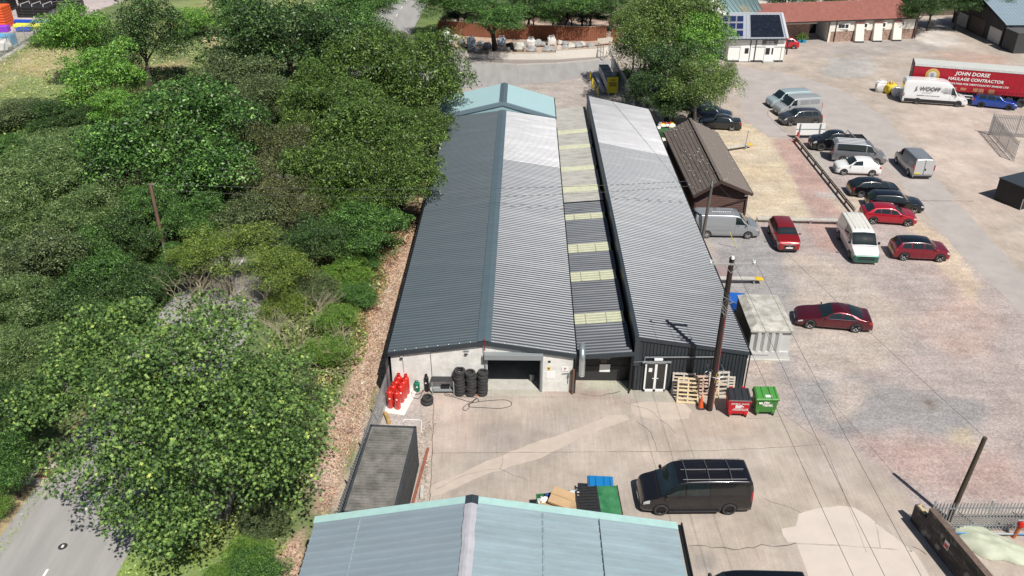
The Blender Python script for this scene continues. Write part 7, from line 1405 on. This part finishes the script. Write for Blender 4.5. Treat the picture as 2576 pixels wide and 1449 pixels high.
# bulk bags
def bag(loc, label, m, s=.9, grp='bulk bags', seed=1, fill=None):
    rng = random.Random(seed); t = thing('bulk_bag', label, 'bag', loc, rng.uniform(-.4,.4), grp)
    MB().blob((0,0,s*.48), (s*.52,s*.50,s*.50), rng, 8, 14, .16, .55).build('sack', m, t, smooth=True)
    mb = MB()
    for x in (-1,1):
        for y in (-1,1): mb.beam((x*s*.4,y*s*.4,s*.8),(x*s*.25,y*s*.25,s*1.22),.06,.02)
    mb.beam((-s*.25,-s*.25,s*1.22),(s*.25,s*.25,s*1.18),.06,.02); mb.build('loops', m, t)
    MB().blob((0,0,s*.93), (s*.36,s*.36,s*.12), rng, 4, 10, .3).build('contents', fill or m_whitep, t, smooth=True); return t
m_bag = mat('woven_white', (.70,.69,.67), .8, var=.1, scale=6); m_bagb = mat('woven_blue_white', (.45,.52,.60), .8, var=.15, scale=5); m_bagy = mat('sack_yellow', (.72,.55,.03), .6, var=.2, scale=5)
bag(G(2214,230), 'white bulk bag of rubbish, leftmost beside the white high-roof van', m_bag, 1.25, 'bags beside the high-roof van', 1); bag(G(2236,234), 'yellow bulk bag of rubbish beside the white high-roof van', m_bagy, 1.25, 'bags beside the high-roof van', 2, mat('mixed_rubbish', (.35,.18,.12), .9, var=.4, scale=12)); bag(G(2253,241), 'grey-white bulk bag touching the back of the white high-roof van', m_bag, 1.0, 'bags beside the high-roof van', 3)
# palisade panels top right and black box
palisade(G(2486,339), G(2620,350), 2.3, 'palisade_fence', 'steel palisade panel running off the right edge, above the open gate leaf'); palisade(G(2486,339)+Vector((.1,-.1,0)), G(2548,406), 2.1, 'palisade_gate', 'open steel palisade gate leaf in the upper right yard', 'gate')
g = G(2563,528); t = thing('steel_bin_container', 'black steel box container cut by the right edge', 'container', g, R(25)); MB().box((1.6,1.2,1.0),(3.2,2.6,1.9)).build('body', mat('box_black', (.018,.018,.018), .7, var=.2), t, bevel=.03); MB().box((1.6,1.2,1.98),(3.3,2.7,.06)).build('lid', m_anth, t); MB().beam((0,-.1,.0),(0,-.1,1.0),.06,.06).build('leg', m_galv, t)
# blockwork wall lower right
ba, bb = G(2289,1309), G(2395,1441.5); d = (bb-ba).normalized(); n = Vector((-d.y, d.x, 0)); n = n if n.x > 0 else -n
t = thing('blockwork_wall', 'dark stained blockwork wall running out of the bottom right corner', 'wall', ba, math.atan2(d.y, d.x)); L_ = 9.0; sg = 1 if (Matrix.Rotation(-t.rotation_euler.z,3,'Z') @ n).y > 0 else -1
m_bw2 = bpy.data.materials.new('stained_blockwork'); m_bw2.use_nodes = True; nn_ = m_bw2.node_tree; bk = nn_.nodes.new('ShaderNodeTexBrick'); tc = nn_.nodes.new('ShaderNodeTexCoord'); mp = nn_.nodes.new('ShaderNodeMapping'); mp.inputs['Rotation'].default_value = (PI/2,0,0); nn_.links.new(tc.outputs['Object'], mp.inputs[0]); nn_.links.new(mp.outputs[0], bk.inputs['Vector']); bk.inputs['Scale'].default_value = 1; bk.inputs['Brick Width'].default_value = .45; bk.inputs['Row Height'].default_value = .225; bk.inputs['Mortar Size'].default_value = .012
bk.inputs['Color1'].default_value = (.05,.042,.042,1); bk.inputs['Color2'].default_value = (.095,.085,.08,1); bk.inputs['Mortar'].default_value = (.03,.027,.025,1)
nz_ = nn_.nodes.new('ShaderNodeTexNoise'); nz_.inputs['Scale'].default_value = 1.6; nz_.inputs['Detail'].default_value = 8; nn_.links.new(tc.outputs['Object'], nz_.inputs['Vector']); rp = nn_.nodes.new('ShaderNodeValToRGB'); rp.color_ramp.elements[0].position = .56; rp.color_ramp.elements[1].position = .66; nn_.links.new(nz_.outputs[0], rp.inputs[0]); mx = nn_.nodes.new('ShaderNodeMix'); mx.data_type = 'RGBA'; nn_.links.new(rp.outputs[0], mx.inputs[0]); nn_.links.new(bk.outputs[0], mx.inputs[6]); mx.inputs[7].default_value = (.26,.24,.22,1); nn_.links.new(mx.outputs[2], nn_.nodes['Principled BSDF'].inputs['Base Color']); nn_.nodes['Principled BSDF'].inputs['Roughness'].default_value = .95
mb = MB(); mb.box((.45,sg*.14,.52),(.9,.28,1.04)).box((.9+L_/2,sg*.14,.8),(L_,.28,1.6)); mb.build('blockwork', m_bw2, t)
MB().box((.9+L_/2,sg*.14,1.62),(L_,.3,.05)).build('coping', mat('mossy_coping', (.14,.10,.08), .95, var=.3, scale=5), t); MB().box((.4,sg*.16,1.07),(.6,.24,.08)).build('loose_stone', mat('sandstone', (.50,.40,.24), .9, var=.15), t, bevel=.02)
o = MB().box((2.5,-sg*.015,.95),(.3,.02,.42)).build('warning_sign', m_whitep, t); MB().box((2.5,-sg*.03,.90),(.26,.01,.2)).build('red_panel', m_red, o)
MB().tube([(4.9,-sg*.08,1.0),(4.9,-sg*.08,1.6)], .03, 6).box((4.85,-sg*.1,.9),(.12,.12,.16)).build('wall_tap', m_galv, t)
yf = G(2355,1265,1.8).y; palisade((G(2355,1265,1.8).x, yf), (G(2355,1265,1.8).x+8, yf+.05), 1.85, 'palisade_fence', 'steel palisade fence behind the blockwork wall at lower right')
xp = G(2420,1345).x; t = thing('water_pipe', 'blue water pipe with grey lagging along the foot of the lower right palisade fence', 'pipe', (xp, yf-.35, 0)); MB().tube([(-.4,0,.25),(1.2,-.05,.22),(3.6,-.1,.25)], .03, 6).build('pipe', mat('pipe_blue', (.03,.25,.55), .5), t, smooth=True); MB().tube([(.7,-.03,.235),(2.2,-.07,.235)], .055, 8).build('lagging', m_galv, t, smooth=True)
g = G(2549,1352); t = thing('standpipe', 'red and orange standpipe with valve at the right edge', 'standpipe', g); MB().tube([(0,0,0),(.12,0,.75)], .09, 10).build('pipe', mat('pipe_orange', (.45,.12,.04), .6), t, smooth=True); MB().lathe([(0,.7),(.14,.72),(.17,.85),(.12,.98),(0,1.0)], (.12,0,0), 12).build('valve', m_red, t, smooth=True); MB().tube([(-.1,0,1.1),(.35,0,1.1)], .04, 8).build('crossbar', m_galv, t); MB().tube([(.15,0,.9),(.28,0,1.6)], .035, 6).build('riser', mat('riser_yellow', (.5,.4,.1), .6), t)
g = G(2492,1372); t = thing('tarpaulin', 'crumpled pale green tarpaulin over a low heap beside the blockwork wall', 'tarpaulin', g, R(-35)); rng = random.Random(12); P = []
for i in range(30):
    row = []
    for j in range(22):
        u, v = i/29*2-1, j/21*2-1; rr_ = math.hypot(u, v*1.05); edge = 1+.12*math.sin(3*math.atan2(v,u)+1)+.08*math.sin(7*math.atan2(v,u)); q = max(0, 1-min(1, rr_)**2); k = 1/max(1, rr_)*1
        row.append((u*1.75*k*edge, v*.95*k*edge, .02+.42*q**.6+.05*math.sin(u*9+v*4)*q+.04*math.sin(v*13-u*5)*q+rng.uniform(-.012,.012)))
    P.append(row)
MB().grid(P[::-1]).build('sheet', mat('tarp_green', (.44,.47,.36), .7, var=.12, scale=2), t, smooth=True)
# blue crate beside the kiosk
t = thing('blue_crate', 'blue plastic crate squeezed between the monopitch eave and the kiosk', 'crate', G(1848,784)+Vector((.1,.3,0)), R(-8)); MB().box((0,0,.45),(1.1,1.2,.9)).build('crate_body', mat('crate_blue', (.01,.08,.40), .5, var=.1), t, bevel=.04); MB().box((0,0,.92),(1.16,1.26,.06)).build('lid', mat('crate_lid', (.015,.11,.45), .5), t)
# ---- timber fence, boulders, bags and low white wall beyond the bend
F4 = lambda x, y: (1073.3+.2083*x, 40.25+.2083*y)
m_fb = mat('red_brown_boards', (.23,.085,.045), .85, var=.3, scale=1.6, stretch=(7,7,.4), detail=5); m_fc = mat('pale_capping', (.50,.40,.30), .8, var=.1)
def board_fence(pts, h, label, name='timber_fence', grp=None):
    W = [G(*p) for p in pts]; t = thing(name, label, 'fence', W[0], 0, grp)
    for a, b in zip(W, W[1:]):
        L_ = (b-a).length; d = (b-a)/L_; n = Vector((-d.y,d.x,0)); k = int(L_/.15); mb = MB()
        for i in range(k): p = a+d*(i+.5)*L_/k+n*(.012 if i % 2 else -.012); mb.beam(p+Vector((0,0,.03)), p+Vector((0,0,h)), L_/k*.97, .022, up=n)
        wb(mb, 'boards', m_fb, t); wb(MB().beam(a+Vector((0,0,h+.02)), b+Vector((0,0,h+.02)), .1, .05), 'capping', m_fc, t)
        for i in range(int(L_/3)+1): p = a+d*min(L_, i*3.0)+n*.09; wb(MB().beam(p, p+Vector((0,0,h)), .1, .1), 'post', m_fb, t)
board_fence([F4(150,228), F4(535,248), F4(960,275), F4(1500,292), F4(1952,305), F4(2168,288)], 2.05, 'long red-brown close-boarded timber fence behind the boulders'); board_fence([F4(2225,322), F4(2335,322)], 2.05, 'short red-brown timber fence panel right of the gap', grp=None); board_fence([F4(150,228), (1112,72), (1118,58)], 1.7, 'short timber fence return at the left end of the boulder plot')
t = thing('pale_hurdle', 'short pale timber hurdle at the right end of the low white wall', 'fence', G(*F4(2060,360)), 0); a, b = G(*F4(2060,375)), G(*F4(2245,355)); wb(MB().beam(a+Vector((0,.3,.75)), b+Vector((0,.3,.75)), .06, .7), 'boards', m_pine2, t)
W = [G(*F4(*p)) for p in [(130,445),(250,472),(480,512),(750,526),(1000,536),(1280,537),(1560,532),(1820,518),(2080,500),(2260,470)]]; t = thing('low_white_wall', 'low curved white block wall along the bend in front of the boulders', 'wall', W[0]); m_wb = mat('white_block', (.66,.62,.56), .9, var=.07, scale=3)
for i, (a, b) in enumerate(zip(W, W[1:])):
    h = (1.0 if i < 6 else 1.3) if i != 2 else .62
    d = (b-a).normalized(); n = Vector((-d.y,d.x,0)); wb(MB().beam(a+n*.12+Vector((0,0,h/2)), b+n*.12+Vector((0,0,h/2)), .24, h), 'wall_section', m_wb, t); wb(MB().beam(a+n*.12+Vector((0,0,h+.03)), b+n*.12+Vector((0,0,h+.03)), .3, .06), 'coping', m_fc, t)
rock_mes = []
m_rk = [mat('boulder_grey', (.30,.30,.30), .9, var=.4, scale=2.5, detail=8), mat('boulder_pale', (.50,.48,.43), .9, var=.25, scale=2.5, detail=8), mat('boulder_pinkish', (.45,.37,.32), .9, var=.25, scale=2.5)]
for k in range(4):
    rr_ = random.Random(k+20); mb = MB().blob((0,0,.34), (.62,.48,.42), rr_, 6, 9, .22)
    for q in m_rk: rock_mes.append(mb.mesh('boulder', q, smooth=True, ang=25))
rk = [(345,275,1.2,1,'large pale'),(200,295,1.0,1,'pale'),(290,322,1.0,1,'flat pale'),(425,330,1.1,0,'grey'),(170,345,1.2,0,'speckled grey'),(310,405,1.1,0,'blue-grey'),(530,410,1.1,0,'dark'),(625,425,1.0,0,'black shaded'),(735,380,1.3,0,'broad dark'),(650,340,1.0,0,'shaded grey'),(850,430,.9,0,'small dark'),(970,415,.9,1,'small white'),(1125,410,1.8,1,'largest cream'),(1265,422,1.3,0,'flat grey'),(1180,350,1.0,0,'grey'),(1335,345,1.3,0,'steep grey'),(1400,345,.9,0,'small grey'),(1455,418,1.3,0,'blue-grey'),(1525,410,1.0,0,'dark grey'),(1595,395,1.0,2,'pinkish'),(1665,390,1.0,0,'grey'),(1740,375,1.2,1,'rounded pale'),(1820,365,1.2,0,'angular grey'),(1880,350,1.0,1,'upright pale'),(1970,375,1.1,0,'dark grey'),(1610,325,.9,1,'small pale'),(1670,330,.8,0,'low grey'),(2100,300,.7,1,'small pale'),(440,385,.7,0,'small dark')]
for i, (x, y, s, mi, wd) in enumerate(rk):
    side = 'left of the round crowned tree' if x < 780 else ('right of the round crowned tree' if x < 1300 else ('in the middle of the plot' if x < 1700 else 'towards the steel gate')); near = 'nearest the low white wall' if y > 385 else ('against the timber fence' if y < 330 else 'halfway back')
    o = bpy.data.objects.new('boulder', rock_mes[(i % 4)*3+mi]); C.objects.link(o); o.location = G(*F4(x, y+22)); o.rotation_euler.z = i*1.7; o.scale = (s, s, s*.95); tag(o, '%s boulder %s, %s' % (wd, side, near), 'boulder', 'boulders behind the low white wall')
for i, (x, y, m, l) in enumerate([(238,270,m_bag,'white bulk bag at the left end of the timber fence'),(540,358,m_bagb,'bluish bulk bag left of the round crowned tree'),(905,358,m_bagb,'bluish bulk bag right of the round crowned tree'),(1258,375,m_bag,'white bulk bag in the middle among the boulders'),(1508,352,m_bag,'white bulk bag nearest the timber fence, right of the middle one')]): bag(G(*F4(x, y)), l, m, 1.15, 'bulk bags among the boulders', i+5, m_rk[0])
for i, (x, y, m, l) in enumerate([(385,432,None,'orange cone, leftmost of three by the low white wall'),(428,435,m_red,'red and white cone, middle of three by the low white wall')]): cone(G(*F4(x, y)), l, 1.0, m, 'cones by the low white wall', base=True)
for i, (x, y, l, s) in enumerate([(470,430,'black rubbish sack beside the bluish bulk bag, left of the round crowned tree',.5),(1010,400,'black rubbish sack heap right of the round crowned tree',.7)]): t = thing('rubbish_sack', l, 'sack', G(*F4(x, y)), 0, 'black sacks among the boulders'); MB().blob((0,0,s*.6),(s,s*.8,s*.7), random.Random(i), 7, 10, .25).build('sack', m_blk, t, smooth=True)
# steel gate, yellow ended trailer, bollards
def tubegate(a, b, h, label):
    a, b = G(*a), G(*b); t = thing('steel_gate', label, 'gate', a, 0, 'steel gates at the bend'); 
    for z in (.1, h/2, h): wb(MB().tube([a+Vector((0,0,z)), b+Vector((0,0,z))], .035, 6), 'rail', m_galv, t)
    for p in (a, a.lerp(b,.5), b): wb(MB().tube([p, p+Vector((0,0,h))], .045, 6), 'post', m_galv, t)
    mb = MB(); k = int((b-a).length/.15)
    for i in range(k): p = a.lerp(b, i/k); mb.tube([p+Vector((0,0,.1)), p+Vector((0,0,h))], .01, 3)
    wb(mb, 'mesh_infill', m_galv, t)
tubegate(F4(2065,500), F4(2130,540), 2.0, 'dark steel gate leaf folded against the low white wall'); tubegate(F4(2195,480), F4(2290,500), 1.9, 'steel gate across the path by the big tree'); tubegate(F4(2300,440), F4(2395,450), 1.9, 'far steel gate beside the big tree')
a, b = G(*F4(2175,960)), G(*F4(2250,955)); W_ = max(1.2, (b-a).length); fa = G(1505,190); ax = (fa-a); L_ = ax.length; t = thing('trailer_board', 'grey slatted trailer with bright yellow end board beside the yellow bollards', 'trailer', a, math.atan2(ax.y, ax.x)-PI/2); L_ = min(L_, 14)
MB().box((W_/2,L_/2,.95),(W_,L_,.9)).build('body', mat('trailer_grey', (.36,.38,.40), .5, .2, var=.1), t); o = MB().box((W_/2,-.04,1.25),(W_+.1,.06,1.9)).build('yellow_board', mat('board_yellow', (.55,.48,.02), .5, var=.03), t); MB().box((W_/2,-.085,1.35),(W_*.7,.02,.5)).build('dark_print', mat('print_brown', (.25,.18,.02), .6), o); MB().box((W_/2,-.085,1.85),(W_*.5,.02,.14)).build('dark_print', MATS['print_brown'], o)
mb = MB()
for i in range(12): mb.box((W_/2,.6+i*(L_-1)/12,1.44),(W_,.16,.06))
mb.build('slats', m_galv, t); MB().box((W_/2,L_/2,1.405),(W_-.1,L_-.1,.01)).build('tray', m_blk, t)
for x in (.2,W_-.2): MB().tube([(x,.05,0),(x,.05,.5)], .05, 6).build('leg', m_whitep, t)
for y in (L_*.45,L_*.55): MB().lathe([(0,-.1),(.3,-.1),(.34,0),(.3,.1),(0,.1)], (0,0,0), 14, 'x').build('wheel', m_rubber, t, smooth=True, loc=(.05,y,.34))
MB().box((-.35,L_*.5,.35),(.5,L_*.95,.06)).build('ramp', m_galv, t)
for i, (x, y, l) in enumerate([(1974,780,'yellow bollard furthest from the teal roof, standing alone'),(2000,868,'yellow bollard second from the road'),(2030,912,'yellow bollard third from the road'),(2065,968,'yellow bollard nearest the monopitch roof')]): t = thing('bollard', l, 'bollard', G(*F4(x, y)), 0, 'yellow bollards'); MB().lathe([(.09,0),(.09,1.1),(.07,1.17),(0,1.19)], n=12).build('bollard_tube', mat('bollard_yellow', (.68,.52,.03), .5, var=.1, scale=4), t, smooth=True)
pf0, pf1 = G(1537,172), G(1596,285); palisade(pf0, pf1, 2.0, 'palisade_fence', 'grey palisade fence between the yellow ended trailer and the big tree', gap=.2)
# things at the red tiled building
def simple_bin(loc, label, m, s=1.0): 
    t = thing('refuse_bin', label, 'bin', loc, 0); MB().hexa([(-.28*s,-.3,.1),(.28*s,-.3,.1),(.28*s,.3,.1),(-.28*s,.3,.1),(-.33*s,-.36,1.05),(.33*s,-.36,1.05),(.33*s,.36,1.05),(-.33*s,.36,1.05)]).build('body', m, t, bevel=.02); MB().box((0,0,1.1),(.7*s,.78,.08), rx=-.1).build('lid', m, t, bevel=.02)
    for x in (-.2*s,.2*s): MB().lathe([(0,-.03),(.1,-.03),(.1,.03),(0,.03)], (0,0,0), 10, 'x').build('wheel', m_rubber, t, loc=(x,.25,.1))
E6 = lambda x, y: (1717.3+x/6, y/6)
simple_bin(G(*E6(2250,605)), 'blue wheelie bin against the sandstone wall of the red tiled building', MATS['crate_blue'], 1.2); simple_bin(G(*E6(2350,600)), 'faded pink trade bin beside the blue wheelie bin', mat('faded_pink', (.42,.16,.15), .7, var=.1), 2.0)
t = thing('rubbish_sack', 'black rubbish sacks at the foot of the left buttress', 'sack', G(*E6(2455,595)), 0); MB().blob((0,0,.4),(.5,.4,.45), random.Random(3), 7, 10, .25).build('sack', m_blk, t, smooth=True); MB().blob((.5,-.3,.2),(.3,.25,.22), random.Random(4), 6, 9, .2).build('white_sack', m_bag, t, smooth=True)
t = thing('cart_wheel', 'old spoked cart wheel propped against the recessed stone wall', 'wheel', G(*E6(1700,570))+Vector((0,.6,0)), 0); mb = MB(); mb.lathe([(.72,-.05),(.8,-.05),(.8,.05),(.72,.05),(.72,-.05)], (0,0,.82), 28, 'y')
wm_ = mat('old_cartwheel', (.12,.07,.05), .9); mb.build('rim', wm_, t)
for k in range(12): a = PI*2*k/12; MB().beam((.1*math.cos(a),0,.82+.1*math.sin(a)),(.75*math.cos(a),0,.82+.75*math.sin(a)),.05,.05,up=(0,1,0)).build('spoke', wm_, t)
MB().lathe([(0,-.1),(.13,-.1),(.13,.1),(0,.1)], (0,0,.82), 12, 'y').build('hub', wm_, t)
for i, (x, l) in enumerate([(1760,'blue planter with leafy plants below the cart wheel'),(1815,'blue planter nearest the dark passage')]):
    t = thing('planter', l, 'planter', G(*E6(x, 640)), 0, 'blue planters'); MB().box((0,0,.2),(.75,.5,.4)).build('tub', mat('planter_blue', (.02,.25,.42), .6), t, bevel=.02); rs = np.random.RandomState(i); P_ = rs.normal(size=(160,3))*np.array([.28,.2,.25])+np.array([0,0,.8]); o = bpy.data.objects.new('plant', leaves('plant', P_, rs.normal(size=(160,3)), .2, 'oval', rs, MATS['foliage_lime'])); C.objects.link(o); o.parent = t
t = thing('wet_floor_sign', 'white triangular sign leaning between two buttresses', 'sign', G(2146.7+115/6, 560/6)+Vector((0,.2,0))); MB().hexa([(-.5,-.1,0),(.5,-.1,0),(.5,.1,0),(-.5,.1,0),(-.1,0,1.1),(.1,0,1.1),(.1,.02,1.1),(-.1,.02,1.1)]).build('board', m_cream, t)
palisade((G(2290,40).x, G(2290,42).y), (G(2290,40).x+11, G(2290,42).y+1), .1, 'x', 'x') if 0 else None
W = [G(2262,42), G(2310,40), G(2370,38), G(2402,37)]; t = thing('rubble_wall', 'brown rubble stone wall below the trees left of the barn', 'wall', W[0])
for a, b in zip(W, W[1:]): wb(MB().beam(a+Vector((0,0,.9)), b+Vector((0,0,.9)), .4, 1.8), 'wall_section', mat('brown_rubble', (.13,.10,.08), .95, var=.4, scale=2.5, detail=6), t)
palisade(G(2405,36), G(2440,52), 1.9, 'close_fence', 'grey fence joining the rubble wall to the barn gable', gap=.09)
# skip of junk behind the cabin
g = G(1672,362); t = thing('junk_skip', 'green bin heaped with junk behind the timber cabin', 'skip', g, R(-14)); MB().hexa([(-.75,-.6,.2),(.75,-.6,.2),(.75,.7,.2),(-.75,.7,.2),(-.9,-.75,1.5),(.9,-.75,1.5),(.9,.85,1.5),(-.9,.85,1.5)]).build('body', mat('old_green', (.05,.13,.05), .6, var=.2), t, bevel=.03)
rng = random.Random(31)
for i in range(10): MB().blob((rng.uniform(-.9,1.6), rng.uniform(.0,1.6), rng.uniform(1.45,1.8)), (rng.uniform(.2,.45), rng.uniform(.2,.4), rng.uniform(.12,.25)), rng, 5, 8, .3).build('junk', [m_bag, m_red, m_bag, m_bagy, m_cream][i % 5], t, smooth=True)
t = thing('white_crates', 'two white crates beside the green junk bin behind the timber cabin', 'crate', G(1672,381), R(-14)); MB().box((0,.7,.5),(1.0,.9,1.0)).build('crate', m_cream, t, bevel=.03); MB().box((.1,-.5,.4),(.8,.6,.8)).build('crate', m_cream, t, bevel=.03)
# ---- pipe yard top left
O9 = lambda x, y: (x*.1111, y*.1111)
def pipes(name, label, a, b, n, rows, r, m, frames=True, grp='stacks of pipes', frame_n=3):
    a, b = G(*O9(*a)), G(*O9(*b)); L_ = (b-a).length; t = thing(name, label, 'pipe stack', a, math.atan2((b-a).y,(b-a).x), grp)
    for k in range(rows):
        for j in range(n): MB().tube([(0,j*2*r,r+k*1.8*r),(L_,j*2*r,r+k*1.8*r)], r*.97, 8).build('pipe', m, t, smooth=True)
    if frames:
        for i in range(frame_n):
            x = L_*(i+.5)/frame_n; fm = MB(); h = rows*1.8*r+.35
            fm.beam((x,-.08,0),(x,-.08,h),.07,.07).beam((x,-.08,h),(x,n*2*r+.08,h),.07,.07).beam((x,n*2*r+.08,0),(x,n*2*r+.08,h),.07,.07); fm.build('frame', m_whitep, t)
    return t
m_pb = mat('pipe_black', (.018,.018,.018), .5, var=.2); m_po = mat('pipe_orange_red', (.75,.12,.03), .5, var=.06); m_pp = mat('pipe_purple', (.28,.05,.55), .5, var=.05); m_pu = mat('pipe_royal_blue', (.01,.07,.45), .4, var=.05); m_py = mat('pipe_yellow', (.72,.72,.08), .5, var=.05)
pipes('pipe_stack', 'orange-red stack of pipe crates at the left edge of the pipe yard', (-260,640), (170,640), 6, 8, .22, m_po, False); pipes('pipe_stack', 'purple pipes lying in front of the orange-red stack', (-260,740), (190,730), 4, 3, .16, m_pp, False)
pipes('pipe_stack', 'black pipe stack at the extreme top left corner', (-260,265), (240,262), 6, 7, .24, m_pb); pipes('pipe_stack', 'black pipe stack in white frames behind the blue pipe', (420,395), (1180,405), 5, 4, .24, m_pb); pipes('pipe_stack', 'long black pipe stack at the top edge behind the framed one', (450,150), (1250,150), 6, 7, .24, m_pb, frame_n=4); pipes('pipe_stack', 'black pipe stack beside the yellow-green ash', (1260,330), (1900,290), 6, 7, .24, m_pb)
pipes('pipe_stack', 'single long royal blue pipe lying in the pipe yard', (365,555), (1320,570), 1, 1, .4, m_pu, False); pipes('pipe_stack', 'pair of long yellow pipes beside the blue pipe', (335,640), (1270,650), 2, 1, .33, m_py, False); pipes('pipe_stack', 'short dark blue pipes beside the yellow pipes', (390,720), (700,715), 2, 1, .3, m_pu, False)
palisade(G(-20,156), G(178,44), 2.4, 'palisade_fence', 'long pale palisade fence between the pipe yard and the dry field', gap=.25)
g = G(5,128); t = thing('wrapped_bale', 'white wrapped bale inside the pipe yard fence', 'bale', g); MB().blob((0,0,.8),(1.5,1.1,.8), random.Random(3), 8, 12, .1, .6).build('wrap', m_bag, t, smooth=True); g = G(14,112); t = thing('blue_crates', 'pale blue crate stack inside the pipe yard fence', 'crate', g); MB().box((0,0,.7),(2.8,1.6,1.4)).build('crate', mat('sky_blue', (.12,.38,.62), .6, var=.1), t, bevel=.05)
